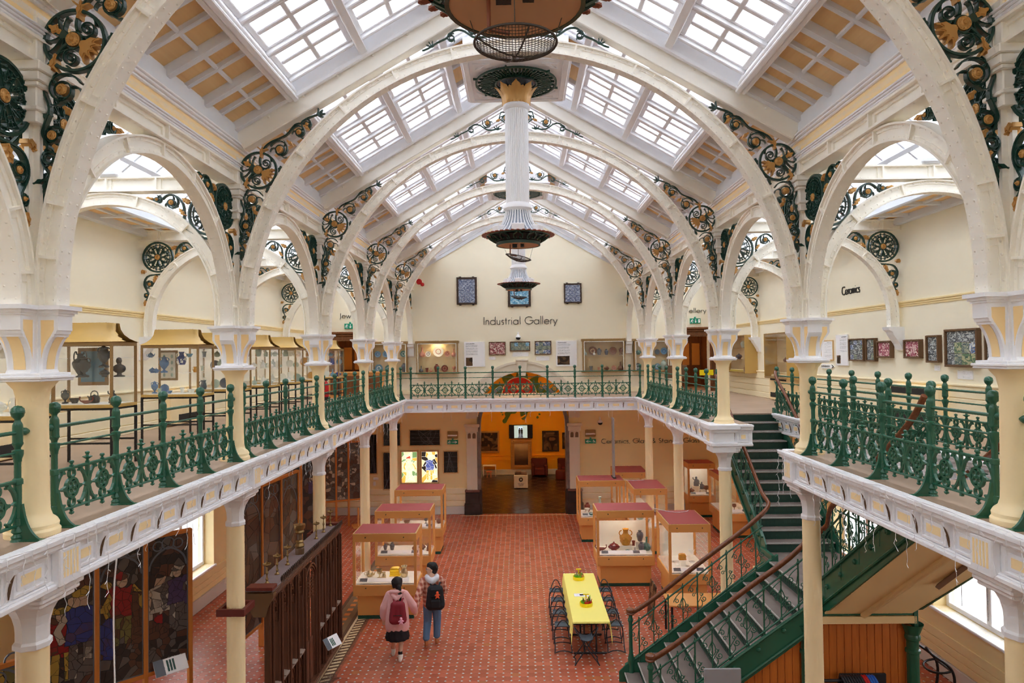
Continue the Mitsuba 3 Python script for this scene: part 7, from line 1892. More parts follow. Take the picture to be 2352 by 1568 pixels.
mb = MB(); x, y, z = on(1, -0.1, 0.26, ZG + 1.0); mb.box(x - 0.22, x + 0.22, y - 0.02, y, z + 0.1, z + 0.64, 0.005); part(framed_k, 'frame', mb, 'm_casewood'); mb = MB(); mb.box(x - 0.17, x + 0.17, y - 0.025, y - 0.02, z + 0.15, z + 0.59); part(framed_k, 'print', mb, 'm_bluegl')
framed_k = thing('framed_plaques', 'grey framed set of white oval cameos at the back of the jasper case', 'picture')
mb = MB(); x, y, z = on(2, -0.3, 0.26, ZG + 1.0); mb.box(x - 0.17, x + 0.17, y - 0.02, y, z + 0.08, z + 0.62, 0.005); part(framed_k, 'frame', mb, 'm_casewood'); mb = MB(); mb.box(x - 0.13, x + 0.13, y - 0.025, y - 0.02, z + 0.12, z + 0.58); part(framed_k, 'backing', mb, 'm_case_white')
for q in range(8):
 mb = MB(); mb.ball((x - 0.07 + 0.14 * (q % 2), y - 0.026, z + 0.18 + 0.11 * (q // 2)), 0.028, 1, (0.8, 0.25, 1.3)); part(framed_k, 'cameo', mb, 'm_celadon', True)
rg = np.random.default_rng(11)
KIN = ['plate', 'jug', 'teapot', 'bowl', 'vase', 'lidded', 'bottle', 'figure', 'plate', 'plate', 'beaker']
MATS = {0: ['m_ceramic'], 3: ['m_celadon', 'm_ceramic', 'm_slate'], 4: ['m_ceramic', 'm_case_white', 'm_celadon'], 5: ['m_ceramic', 'm_celadon'], 6: ['m_ceramic', 'm_amber', 'm_case_white'], 7: ['m_ceramic', 'm_bluegl', 'm_navy']}
COLN = {'m_ceramic': 'white', 'm_celadon': 'pale green', 'm_slate': 'dark grey', 'm_case_white': 'cream', 'm_amber': 'amber', 'm_bluegl': 'light blue', 'm_navy': 'dark blue', }
KN = dict(plate='plate', jug='jug', teapot='teapot', bowl='bowl', vase='vase', lidded='lidded pot', bottle='bottle', figure='figurine', beaker='beaker')
CN = {0: 'leftmost gallery case', 3: 'third canopied case', 4: 'fourth canopied case', 5: 'fifth canopied case', 6: 'sixth canopied case', 7: 'last canopied case'}
seen = {}
for k in (0, 3, 4, 5, 6, 7):
 for lv, z in enumerate((S0, S1, S2)):
  n = 5 if lv < 2 else 4
  for i in range(n):
   kind = KIN[int(rg.integers(len(KIN)))]; mat = MATS[k][int(rg.integers(len(MATS[k])))]
   h = {'plate': 0.2, 'jug': 0.17, 'teapot': 0.14, 'bowl': 0.065, 'vase': 0.2, 'lidded': 0.14, 'bottle': 0.2, 'figure': 0.19, 'beaker': 0.11}[kind] * rg.uniform(0.85, 1.2)
   if kind == 'bowl' and i == n - 1: kind, h = 'beaker', 0.1
   lab = f'{COLN[mat]} {KN[kind]} on the {["bottom", "middle", "top"][lv]} shelf of the {CN[k]}, {["left end", "second from the left", "middle", "second from the right", "right end"][i if n == 5 else [0, 1, 3, 4][i]]}'
   vessel(kind, mat, on(k, -0.38 + 0.76 * i / (n - 1), rg.uniform(-0.02, 0.12) if kind != 'plate' else 0.18, z), h, lab, f'ceramics in the {CN[k]}', rg.uniform(-20, 20) if kind != 'plate' else 0)
# ---------------------------------------------------------------- hanging ventilators
pr('m_hoodgrey', srgb(158, 166, 180), 0.5, 0.4)
def vent_kit():
 P_ = []
 m = MB()    # panelled soffit box, origin at z = 0 world
 m.box(-0.86, 0.86, -0.93, 0.93, 10.80, 11.16); m.box(-0.80, 0.80, -0.87, 0.87, 11.16, 11.5)
 P_.append(('ceiling_box', m, 'm_white', False))
 m = MB()
 for o, z0, z1 in ((0.0, 10.77, 10.80), (0.04, 10.80, 10.84), (0.0, 10.84, 10.88)):
  for a, b, c, d in ((-0.88 - o, 0.88 + o, -0.95 - o, -0.85), (-0.88 - o, 0.88 + o, 0.85, 0.95 + o), (-0.88 - o, -0.78, -0.85, 0.85), (0.78, 0.88 + o, -0.85, 0.85)):
   m.box(a, b, c, d, z0, z1, 0.008)
 P_.append(('box_moulding', m, 'm_white', False))
 for sx in (-1, 1):
  for sy in (-1, 1):
   m = MB(); g = Polygon([(sx * 0.42, sy * 0.76), (sx * 0.72, sy * 0.76), (sx * 0.72, sy * 0.46)]).buffer(0.0)
   g2 = g.difference(g.buffer(-0.035)); m.prism(g2, 10.775, 10.802); P_.append(('spandrel_moulding', m, 'm_white', False))
 m = MB(); g = [ring(0, 0, 0.70, 0.03, 20), ring(0, 0, 0.36, 0.03, 14)]
 for k in range(28):
  a = 2 * math.pi * k / 28
  R2 = lambda pts: np.asarray(pts) @ np.array([[math.cos(a), math.sin(a)], [-math.sin(a), math.cos(a)]])
  g.append(stroke(R2([(0.36, 0), (0.58, 0)]), 0.022)); g.append(Point(R2([(0.6, 0)])[0]).buffer(0.024, quad_segs=3))
  g.append(stroke(R2(bez((0.40, 0.0), (0.5, 0.10), (0.66, 0.075), n=7)), 0.016)); g.append(stroke(R2(bez((0.40, 0.0), (0.5, -0.10), (0.66, -0.075), n=7)), 0.016))
 for k in range(6):
  a = 2 * math.pi * k / 6 + 0.3; g.append(stroke([(0.7 * math.cos(a), 0.7 * math.sin(a)), (0.76 * math.cos(a), 0.76 * math.sin(a))], 0.03))
 m.prism(unary_union(g).simplify(0.002), 10.735, 10.77); P_.append(('pierced_grille', m, 'm_darkgreen', False))
 m = MB(); m.lathe([(0.30, 10.74), (0.24, 10.6), (0.20, 10.45), (0.20, 10.3)], 32); P_.append(('neck', m, 'm_black', 40))
 # gilt acanthus leaves
 for k in range(16):
  a = 2 * math.pi * k / 16
  big = k % 2 == 0
  L = 1.0 if big else 0.78
  m = MB(); v, f = [], []
  nz, nw = 9, 5
  for i in range(nz):
   t = i / (nz - 1) * L
   r = 0.215 + 0.03 * t + 0.23 * max(0, t - 0.35) ** 1.6; z = 10.36 + 0.34 * t - (0.05 * max(0, t - 0.8) * 5) ** 2 * 2
   hw = (0.052 + 0.03 * math.sin(t * 3.0)) * (1 - max(0, t - 0.75) / (L - 0.7) * 0.9 if t > 0.75 else 1) * (1 + 0.28 * math.cos(t * 22)) * (1 + t * 0.5)
   for j in range(nw):
    s_ = (j / (nw - 1) - 0.5) * 2
    rr = r + (0.018 if big else 0.0) - 0.02 * abs(s_) + 0.012 * math.cos(s_ * 9)
    v.append(((rr) * math.cos(a) - s_ * hw * math.sin(a), rr * math.sin(a) + s_ * hw * math.cos(a), z - 0.02 * abs(s_)))
  for i in range(nz - 1):
   for j in range(nw - 1):
    q = i * nw + j; f.append([q, q + 1, q + nw + 1, q + nw])
  v = np.array(v); back = v.copy(); back[:, :2] *= 0.97
  m.add(v, f); m.add(back, f); P_.append(('acanthus_leaf', m, 'm_gold', 50))
 m = MB(); n = 144
 flute = lambda a, prof: 1 - 0.055 * (0.5 + 0.5 * np.cos(a[None, :] * 36)) ** 2 * np.ones((len(prof), 1))
 m.lathe([(0.205, 10.30), (0.205, 8.62)], n, mod=flute); P_.append(('fluted_shaft', m, 'm_white', 60))
 m = MB(); m.lathe([(0.2, 10.26), (0.23, 10.28), (0.245, 10.32), (0.23, 10.36), (0.2, 10.37)], 36); m.lathe([(0.2, 8.64), (0.22, 8.62), (0.25, 8.57), (0.255, 8.54), (0.22, 8.50), (0.2, 8.49)], 36); P_.append(('collar_ring', m, 'm_white', 40))
 m = MB(); prof = [(0.20, 8.50), (0.215, 8.42), (0.25, 8.32), (0.31, 8.22), (0.40, 8.13), (0.47, 8.09)]
 m.lathe(prof, 48); P_.append(('flared_hood', m, 'm_hoodgrey', 40))
 for k in range(32):
  a = 2 * math.pi * k / 32; m = MB()
  m.tube([((r + 0.012) * math.cos(a), (r + 0.012) * math.sin(a), z) for r, z in prof], 0.011, 5); P_.append(('hood_rib', m, 'm_white', True))
 for k in range(6):
  a = 2 * math.pi * k / 6 + math.pi / 6 * 0 - math.pi / 2; m = MB()
  m.fbox(lambda q: q @ rot(a).T, 0.30, 0.46, -0.11, 0.11, 8.10, 8.22, 0.012); P_.append(('hood_box', m, 'm_white', False))
 m = MB(); m.lathe([(0.56, 8.085), (0.47, 8.095), (0.47, 8.07), (0.56, 8.075)], 48)
 for k in range(40):
  a = 2 * math.pi * k / 40; m.fbox(lambda q: q @ rot(a).T, 0.54, 0.62, -0.026, 0.026, 8.075, 8.088); m.ball((0.62 * math.cos(a), 0.62 * math.sin(a), 8.08), 0.024, 0, (1, 1, 0.5))
 P_.append(('crested_rim', m, 'm_copper', False))
 m = MB(); g = [(0.56, 8.07), (0.50, 8.03), (0.42, 7.98), (0.37, 7.93)]
 m.lathe([(0.555, 8.075), (0.545, 8.055)], 40); m.lathe([(0.385, 7.95), (0.36, 7.945), (0.36, 7.90), (0.385, 7.90), (0.385, 7.95)], 40)
 for k in range(12):
  a = 2 * math.pi * k / 12
  for sg in (-1, 1):
   m.tube([((r) * math.cos(a + sg * o), r * math.sin(a + sg * o), z) for r, z, o in ((0.545, 8.06, 0.02), (0.49, 8.02, 0.16), (0.42, 7.975, 0.17), (0.40, 7.97, 0.09), (0.44, 7.99, 0.06))], 0.014, 5)
 P_.append(('bowl_tracery', m, 'm_darkgreen', 40))
 m = MB(); m.lathe([(0.49, 8.05), (0.40, 7.97), (0.35, 7.93), (0.3, 8.1)], 32); P_.append(('bowl_lining', m, 'm_black', True))
 m = MB(); m.lathe([(0.0, 7.905), (0.362, 7.905), (0.362, 7.915)], 40); P_.append(('base_plate', m, 'm_tan', False))
 m = MB(); m.box(-0.10, -0.02, -0.2, -0.14, 7.84, 7.905); m.box(0.04, 0.10, -0.2, -0.14, 7.85, 7.905); P_.append(('socket', m, 'm_black', False))
 m = MB(); m.tube([(-0.14, -0.12, 7.905), (-0.14, -0.12, 7.74), (-0.13, -0.12, 7.72), (-0.03, -0.10, 7.71)], 0.012, 6); P_.append(('pipe', m, 'm_copper', True))
 return P_
VK = kit(vent_kit())
for i, (k, tilt) in enumerate(((0, 0.0), (2, 14.0), (4, 4.0))):
 y = (YC[k] + YC[k + 1]) / 2
 key = thing('hanging_ventilator', ['hanging ventilator cut off by the top of the picture, its tan base and wire dish seen from below', 'tall white fluted hanging ventilator with gilt leaf capital in the middle of the hall', 'white fluted hanging ventilator farthest away, before the end wall'][i], 'ventilator')
 tw = move(0.0, y)
 place(key, VK, tw)
 # wire dish under it
 m = MB(); c = np.array([0.0, y, 7.70]); t = math.radians(tilt)
 Rt = np.array([[math.cos(t), 0, math.sin(t)], [0, 1, 0], [-math.sin(t), 0, math.cos(t)]]) if i else np.eye(3)
 R_ = 0.225
 n = 26
 dish = lambda x, yy: (x * x + yy * yy) / R_ ** 2 * 0.07 - 0.07
 for q in range(1, n):
  u = -R_ + 2 * R_ * q / n; h = math.sqrt(max(0, R_ * R_ - u * u))
  s_ = np.linspace(-h, h, 9)
  for pts in ([(u, w_, dish(u, w_)) for w_ in s_], [(w_, u, dish(u, w_)) for w_ in s_]):
   m.tube(np.array(pts) @ Rt.T + c, 0.0022, 3, cap=False)
 a = np.linspace(0, 2 * math.pi, 40, endpoint=False)
 m2 = MB(); m2.tube(np.stack([R_ * np.cos(a), R_ * np.sin(a), 0 * a], 1) @ Rt.T + c, 0.007, 6, closed=True)
 for u in (0.4, 1.9): m2.tube(np.array([(r * math.cos(u), r * math.sin(u), dish(r, 0) - 0.003) for r in np.linspace(-R_, R_, 9)]) @ Rt.T + c, 0.005, 5)
 part(key, 'wire_mesh', m, 'm_mesh', kind='stuff'); part(key, 'dish_rim', m2, 'm_mesh', True)
 for q, u in enumerate((0.5, 2.6, 4.7)):
  e = np.array([R_ * math.cos(u), R_ * math.sin(u), 0]) @ Rt.T + c
  m = MB(); m.tube([e, (0.3 * math.cos(u), y + 0.3 * math.sin(u), 7.905)], 0.0025, 4); part(key, 'suspension_wire', m, 'm_mesh')
# ---------------------------------------------------------------- table, cloth, stools, caddies
TXC, TY0, TY1 = 1.335, 13.72, 16.75
tk = thing('trestle_table', 'long folding table under a yellow cloth', 'table')
for q, (a, b) in enumerate(((TY0 + 0.02, (TY0 + TY1) / 2 - 0.01), ((TY0 + TY1) / 2 + 0.01, TY1 - 0.02))):
 m = MB(); m.box(TXC - 0.355, TXC + 0.355, a, b, 0.715, 0.742, 0.005); part(tk, 'table_top', m, 'm_darkframe')
for y in (TY0 + 0.3, (TY0 + TY1) / 2 - 0.3, (TY0 + TY1) / 2 + 0.3, TY1 - 0.3):
 m = MB(); m.tube([(TXC - 0.12, y, 0.04), (TXC - 0.12, y, 0.71)], 0.018, 8); m.tube([(TXC + 0.12, y, 0.04), (TXC + 0.12, y, 0.71)], 0.018, 8); m.tube([(TXC - 0.33, y, 0.02), (TXC + 0.33, y, 0.02)], 0.02, 8); m.tube([(TXC - 0.12, y, 0.36), (TXC + 0.12, y, 0.36)], 0.014, 6)
 part(tk, 'trestle_leg', m, 'm_blacktube', True)
for q, (a, b) in enumerate(((TY0, (TY0 + TY1) / 2 + 0.03), ((TY0 + TY1) / 2, TY1))):
 ck = thing('tablecloth', f'bright yellow tablecloth over the {"near" if q == 0 else "far"} half of the long table', 'tablecloth')
 zt = 0.748 + 0.002 * (1 - q)
 nx, ny = 3, 24
 m = MB()
 ys = np.linspace(a, b, ny)
 rows = []
 for y in ys:
  w1 = 0.010 * math.sin(y * 17) ; w2 = 0.012 * math.sin(y * 13 + 1)
  dl = 0.28 + 0.02 * math.sin(y * 5);
  rows.append([(TXC - 0.375 - 0.03 + w1, y, zt - dl), (TXC - 0.375 - 0.012, y, zt - dl / 2), (TXC - 0.368, y, zt - 0.01), (TXC - 0.36, y, zt), (TXC, y, zt + 0.001), (TXC + 0.36, y, zt), (TXC + 0.368, y, zt - 0.01), (TXC + 0.375 + 0.012, y, zt - dl / 2), (TXC + 0.375 + 0.03 + w2, y, zt - dl)])
 v = np.array(rows).reshape(-1, 3); k = 9
 m.add(v, [[i * k + j, i * k + j + 1, (i + 1) * k + j + 1, (i + 1) * k + j] for i in range(ny - 1) for j in range(k - 1)])
 if q == 0:
  for sx in (-1, 1):   # the corner drops
   m.add([(TXC + sx * 0.36, a, zt), (TXC + sx * 0.405, a + 0.0, zt - 0.28), (TXC + sx * 0.40, a - 0.02, zt - 0.46), (TXC + sx * 0.355, a - 0.012, zt - 0.03)], [[0, 1, 2, 3]])
  m.add([(TXC - 0.36, a, zt), (TXC + 0.36, a, zt), (TXC + 0.36, a - 0.008, zt - 0.03), (TXC - 0.36, a - 0.008, zt - 0.03)], [[0, 1, 2, 3]])
 put(ck, m, 'm_yellow', 40)
mk = thing('paper_sheet', 'white printed sheet lying across the middle of the yellow table', 'paper'); m = MB(); m.box(TXC - 0.22, TXC + 0.10, 15.15, 15.33, 0.7525, 0.754); part(mk, 'sheet', m, 'm_paper'); m = MB(); m.box(TXC - 0.1, TXC - 0.02, 15.2, 15.29, 0.754, 0.7545); part(mk, 'print', m, 'm_ink')
def caddy(label, x, y, cups):
 key = thing('pencil_caddy', label, 'pencil caddy')
 m = MB(); m.lathe([(0, 0), (0.125, 0), (0.135, 0.01), (0.135, 0.075), (0.128, 0.075), (0.125, 0.012), (0, 0.012)], 24, (x, y, 0.752)); part(key, 'tray', m, 'm_yplastic', 40)
 m = MB(); m.tube([(x, y, 0.76), (x, y, 0.98)], 0.014, 8); m.tube([(x - 0.06, y, 0.985), (x + 0.06, y, 0.985)], 0.016, 8); part(key, 'grip', m, 'm_yplastic', True)
 rg = np.random.default_rng(int(y * 10))
 for q, mat in enumerate(cups):
  a = -2.6 + q * 1.1; cx, cy = x + 0.075 * math.cos(a), y + 0.075 * math.sin(a)
  m = MB(); m.lathe([(0, 0), (0.042, 0), (0.048, 0.1), (0.043, 0.1), (0.038, 0.01)], 14, (cx, cy, 0.765)); part(key, 'cup', m, mat, 40)
  for p_ in range(5):
   b, t = rg.uniform(0, 6.28), rg.uniform(0.01, 0.035)
   m = MB(); m.tube([(cx + 0.5 * t * math.cos(b), cy + 0.5 * t * math.sin(b), 0.775), (cx + 1.5 * t * math.cos(b), cy + 1.5 * t * math.sin(b), 0.775 + rg.uniform(0.13, 0.18))], 0.0055, 6)
   pk = thing('pencil', f'coloured pencils in the {"near" if y < 15 else "far"} yellow caddy', 'pencil', f'pencils in the {"near" if y < 15 else "far"} caddy'); put(pk, m, ['m_oak', 'm_red', 'm_brownframe', 'm_paper', 'm_gplastic'][int(rg.integers(5))])
caddy('yellow round pencil caddy with red and green cups on the near half of the table', TXC - 0.02, 14.6, ['m_gplastic', 'm_red', 'm_red', 'm_gplastic'])
caddy('yellow round pencil caddy with green cups on the far half of the table', TXC - 0.03, 16.3, ['m_gplastic', 'm_gplastic', 'm_oak', 'm_gplastic'])
def stool_kit():
 P_ = []
 for sg in (-1, 1):    # loops that cross: foot at y = -sg*0.22, top at y = +sg*0.2
  def P3(x, t):
   z = 0.012 + 0.66 * t; y = sg * (0.235 - 0.47 * t); return (x, y, z)
  pts = [P3(-0.175, 0), P3(-0.175, 0.0), P3(-0.165, 0.25), P3(-0.15, 0.62), P3(-0.125, 0.72), P3(-0.06, 0.93), P3(-0.025, 0.985), P3(0.025, 0.985), P3(0.06, 0.93), P3(0.125, 0.72), P3(0.15, 0.62), P3(0.165, 0.25), P3(0.175, 0.0)]
  p = smooth_path(pts[1:], 44)
  foot = [P3(0.175, 0.0), P3(0.12, 0.03), P3(0.0, 0.055), P3(-0.12, 0.03), P3(-0.175, 0.0)]
  p = np.vstack([p, smooth_path(foot, 14)[1:-1]])
  m = MB(); m.tube(p, 0.0105, 8, closed=True); P_.append(('tube_frame', m, 'm_blacktube', True))
 m = MB(); v, f = [], []
 n = 9
 for i in range(n):
  t = i / (n - 1); y = -0.115 + 0.23 * t; z = 0.50 - 0.035 * math.sin(math.pi * t)
  for x in (-0.155, 0.155): v.append((x, y, z))
 for i in range(n - 1): f.append([2 * i, 2 * i + 1, 2 * i + 3, 2 * i + 2])
 v = np.array(v); m.add(v, f); m.add(v - [0, 0, 0.006], f)
 for sy in (-1, 1): m.tube([(-0.155, sy * 0.115, 0.50), (0.155, sy * 0.115, 0.50)], 0.014, 6)
 P_.append(('sling_seat', m, 'm_greyfab', 40))
 return P_
SK = kit(stool_kit())
for i, (x, y, rz, lab) in enumerate([(0.80, 14.27, 0, 'grey folding stool on the left of the yellow table, nearest the viewer'), (0.79, 14.95, 0, 'grey folding stool on the left of the yellow table, second from the viewer'), (0.79, 15.7, 0, 'grey folding stool on the left of the yellow table, third from the viewer'), (0.78, 16.32, 0, 'grey folding stool on the left of the yellow table, farthest'),
         (1.86, 14.27, 0, 'grey folding stool on the right of the yellow table, nearest the viewer'), (1.88, 14.95, 0, 'grey folding stool on the right of the yellow table, second from the viewer'), (1.90, 15.7, 0, 'grey folding stool on the right of the yellow table, third from the viewer'), (1.92, 16.32, 0, 'grey folding stool on the right of the yellow table, farthest'),
         (1.22, 13.66, 90, 'grey folding stool at the near end of the yellow table, seen from the side with crossed legs')]):
 key = thing('folding_stool', lab, 'stool', 'folding stools round the yellow table'); place(key, SK, move(x, y, 0, rz))
# ---------------------------------------------------------------- carved wooden screen with candlesticks
SX0, SX1, SY0, SY1, SH = -4.16, -3.76, 10.45, 14.5, 2.52
sk = thing('carved_screen', 'tall dark carved wooden screen along the left side of the hall', 'screen')
m = MB(); m.box(SX0 + 0.1, SX1 - 0.05, SY0 + 0.05, SY1, 0.0, 0.12, 0.01); m.box(SX0 + 0.05, SX1 + 0.03, SY0 + 0.05, SY1, 0.12, 0.2, 0.02); part(sk, 'sill', m, 'm_darkwood')
m = MB(); m.box(SX0, SX1, SY0, SY1, SH - 0.03, SH, 0.008); part(sk, 'top_shelf', m, 'm_shelfgrey')
pr('m_shelfgrey', mottled(srgb(136, 122, 124), 0.12, 5.0), 0.6, 0.35)
for o, z0, z1 in ((0.0, SH - 0.07, SH - 0.03), (-0.015, SH - 0.12, SH - 0.07), (-0.03, SH - 0.18, SH - 0.12)):
 m = MB(); m.box(SX0 + 0.06, SX1 + o, SY0 + 0.03, SY1, z0, z1, 0.015); part(sk, 'cornice', m, 'm_darkwood')
m = MB(); m.box(SX1 - 0.005, SX1 + 0.008, SY0 + 0.4, SY1, SH - 0.02, SH + 0.035)
for y in np.arange(SY0 + 0.42, SY1, 0.075):
 m.fbox(lambda q: q, SX1 - 0.02, SX1 + 0.02, y, y + 0.035, SH + 0.01, SH + 0.06); m.ball((SX1 + 0.005, y + 0.017, SH + 0.07), 0.02, 0)
part(sk, 'cresting', m, 'm_darkframe', kind='stuff')
nb = 10
ys = np.linspace(SY0 + 0.06, SY1 - 0.04, nb + 1)
XP = SX1 - 0.085
for i, y in enumerate(ys):
 m = MB()
 if i not in (5,):
  m.box(XP - 0.05, XP + 0.06, y - 0.045, y + 0.045, 0.2, SH - 0.18, 0.01); m.tube([(XP + 0.075, y, 0.2), (XP + 0.075, y, SH - 0.18)], 0.022, 8); m.tube([(XP + 0.05, y - 0.05, 0.2), (XP + 0.05, y - 0.05, SH - 0.18)], 0.014, 6); m.tube([(XP + 0.05, y + 0.05, 0.2), (XP + 0.05, y + 0.05, SH - 0.18)], 0.014, 6)
  part(sk, 'post', m, 'm_darkwood', 40)
fy2 = lambda q: np.stack([XP + q[:, 2], q[:, 0], q[:, 1]], 1)
for i in range(nb):
 y0, y1 = ys[i] + 0.05, ys[i + 1] - 0.05
 if i in (4, 5): continue
 ym = (y0 + y1) / 2; zt = SH - 0.18
 g = [LineString([(y0, zt - 0.42), (y0, zt)]).buffer(0.018), LineString([(y1, zt - 0.42), (y1, zt)]).buffer(0.018)]
 for sg in (-1, 1):
  e = y0 if sg < 0 else y1
  g.append(stroke(bez((e, zt - 0.40), (e, zt - 0.15), (ym, zt - 0.04), n=10), 0.03)); g.append(stroke(bez((e, zt - 0.3), (ym - sg * -0.02, zt - 0.22), (ym + sg * 0.02, zt - 0.36), n=8), 0.02)); g.append(ring(ym + sg * 0.055, zt - 0.14, 0.035, 0.015, 5))
 g.append(ring(ym, zt - 0.07, 0.04, 0.016, 5)); g.append(sbox(y0, zt - 0.03, y1, zt))
 m = MB(); m.prism(unary_union(g).simplify(0.002), -0.02, 0.03, fy2); part(sk, 'tracery_head', m, 'm_darkwood')
 dz = 0.95
 m = MB(); m.box(XP - 0.015, XP + 0.015, y0 - 0.01, y1 + 0.01, 0.2, dz - 0.05); part(sk, 'dado_panel', m, 'm_darkwood')
 m = MB(); m.box(XP - 0.04, XP + 0.07, y0 - 0.02, y1 + 0.02, dz - 0.03, dz + 0.03, 0.01); m.box(XP + 0.0, XP + 0.1, y0 + 0.06, y1 - 0.06, dz + 0.03, dz + 0.05, 0.006); part(sk, 'middle_rail', m, 'm_greyledge')
 g = unary_union([stroke(bez((y0, dz - 0.32), (y0 + 0.02, dz - 0.1), (ym, dz - 0.06), n=8), 0.022), stroke(bez((y1, dz - 0.32), (y1 - 0.02, dz - 0.1), (ym, dz - 0.06), n=8), 0.022), ring(ym, dz - 0.26, 0.055, 0.018, 6), ring(ym, 0.34, 0.06, 0.018, 6)])
 m = MB(); m.prism(g.simplify(0.002), 0.015, 0.035, fy2); part(sk, 'panel_tracery', m, 'm_darkwood')
pr('m_greyledge', srgb(140, 124, 112), 0.5, 0.4)
# the arched doorway in its middle
y0, y1 = ys[4] + 0.04, ys[6] - 0.04; ym = (y0 + y1) / 2; rr = (y1 - y0) / 2
for q, (ro, w_) in enumerate(((rr, 0.03), (rr - 0.045, 0.022), (rr - 0.085, 0.02))):
 g = arch_ring(ro - w_ / 2, ro + w_ / 2, SH - 0.18 - rr - 0.04, 0, 180, 0.2, 20)
 m = MB(); m.prism(affinity.translate(g, ym, 0), -0.03 + 0.02 * q, 0.06 - 0.015 * q, fy2); part(sk, 'door_arch', m, 'm_darkwood')
for u in (-0.22, 0.0, 0.22):
 m = MB(); m.box(XP - 0.02, XP + 0.03, ym + u - 0.012, ym + u + 0.012, 0.2, SH - 0.3 - abs(u) * 0.5, 0.004); part(sk, 'door_mullion', m, 'm_darkwood')
 gz = SH - 0.5
 m = MB(); m.prism(unary_union([ring(ym + u * 0.8, gz - 0.06 * k, 0.035, 0.014, 5) for k in range(6)]).simplify(0.002), 0.0, 0.03, fy2); part(sk, 'door_tracery', m, 'm_darkwood')
for u in (-0.22, 0.22):
 m = MB(); m.box(XP - 0.01, XP + 0.02, ym + u - 0.2, ym + u + 0.2, 0.2, 0.95); part(sk, 'door_panel', m, 'm_darkwood')
# canopy bracket at the near end and collar on the column
m = MB(); m.prism(Polygon([(SX0 - 0.02, SH - 0.05), (SX1 + 0.02, SH - 0.05), (SX1 + 0.02, SH - 0.1), (SX1 - 0.06, SH - 0.26), (SX1 - 0.10, SH - 0.4), (SX0 + 0.12, SH - 0.4), (SX0 + 0.04, SH - 0.26)]), SY0 - 0.02, SY0 + 0.1, lambda q: np.stack([q[:, 0], q[:, 2], q[:, 1]], 1)); part(sk, 'end_bracket', m, 'm_brownframe')
for y in (10.01, 14.18):
 kk = thing('column_collar', f'dark red wooden collar tying the carved screen to the {"second" if y < 12 else "third"} left column', 'bracket')
 m = MB()
 for a, b, c, d in ((-0.2, 0.2, -0.2, -0.15), (-0.2, 0.2, 0.15, 0.2), (-0.2, -0.15, -0.15, 0.15), (0.15, 0.2, -0.15, 0.15)):
  m.box(-W + a, -W + b, y + c, y + d, 2.36, 2.46, 0.004)
 if y < 12: m.box(SX0 + 0.02, SX1 + 0.02, SY0 - 0.05, SY0 + 0.16, SH + 0.001, SH + 0.05, 0.004)
 else: m.box(SX0 + 0.02, SX1 + 0.0, SY1 - 0.12, SY1 + 0.02, SH + 0.001, SH + 0.05, 0.004)
 put(kk, m, 'm_leather')
cand = MB(); cand.lathe([(0.05, 0), (0.05, 0.015), (0.03, 0.03), (0.018, 0.05), (0.03, 0.08), (0.016, 0.11), (0.016, 0.16), (0.032, 0.19), (0.016, 0.22), (0.014, 0.30), (0.03, 0.315), (0.075, 0.33), (0.085, 0.345), (0.08, 0.36), (0.07, 0.345), (0.012, 0.34), (0.012, 0.40), (0.0, 0.41)], 18)
cav = MB()
for k in range(8):
 a = math.pi * k / 4; cav.ball((0.08 * math.cos(a), 0.08 * math.sin(a), 0.352), 0.012, 0)
CKIT = kit([('stem', cand, 'm_brass', 40), ('drip_pan_rim', cav, 'm_brass', False)])
for i, y in enumerate((10.75, 11.2, 11.7, 13.35, 13.85, 14.35)):
 key = thing('brass_candlestick', f'brass candlestick on the carved screen, {["nearest", "second", "third", "fourth", "fifth", "farthest"][i]} from the viewer', 'candlestick'); place(key, CKIT, move(-3.95, y, SH, 0, (0.75, 0.75, 0.85)))
key = thing('turned_finial', 'turned wood and brass finial standing on the middle of the carved screen', 'finial')
m = MB(); m.lathe([(0.08, 0), (0.08, 0.1), (0.06, 0.12), (0.045, 0.2), (0.045, 0.36), (0.07, 0.42)], 8, (-3.95, 12.35, SH)); part(key, 'shaft', m, 'm_brownframe')
m = MB(); m.lathe([(0.07, 0.12), (0.085, 0.15), (0.07, 0.18), (0.06, 0.2), (0.075, 0.22), (0.05, 0.25)], 16, (-3.95, 12.35, SH)); m.lathe([(0.06, 0.36), (0.085, 0.39), (0.07, 0.42), (0.1, 0.46), (0.105, 0.52), (0.0, 0.53)], 12, (-3.95, 12.35, SH)); m.tube([(-3.95, 12.35, SH + 0.52), (-3.95, 12.35, SH + 0.6)], 0.012, 6); part(key, 'brass_rings', m, 'm_brass', 40)
def lectern_label(label, x, y, z, rz, w=0.36, h=0.22, leg=True, green=True):
 key = thing('label_stand', label, 'label stand')
 tw = move(x, y, z, rz)
 fn = lambda q: np.stack([q[:, 0], q[:, 1] * 0.62 - q[:, 2] * 0.78, q[:, 1] * 0.78 + q[:, 2] * 0.62], 1)
 m = MB(); m.fbox(fn, -w / 2, w / 2, 0, h, 0, 0.012); part(key, 'board', m, 'm_paper', False, tw)
 m = MB(); m.fbox(fn, -w / 2, -w / 2 + w * 0.3, 0, h, 0.012, 0.014); part(key, 'grey_header', m, 'm_slate', False, tw)
 for q in range(3):
  m = MB(); u = -w * 0.12 + q * w * 0.09; m.fbox(fn, u, u + w * 0.06, h * 0.15, h * 0.8, 0.012, 0.014); part(key, 'picture', m, 'm_greenplinth' if green else 'm_slate', False, tw)
 if leg:
  m = MB(); m.tube([(0, 0.06, 0.08), (0, 0.12, 0.0 - z)], 0.01, 6); m.box(-0.14, 0.14, 0.0, 0.28, -z, -z + 0.012); part(key, 'clear_stand', m, 'm_shelfglass', False, tw)
 return key
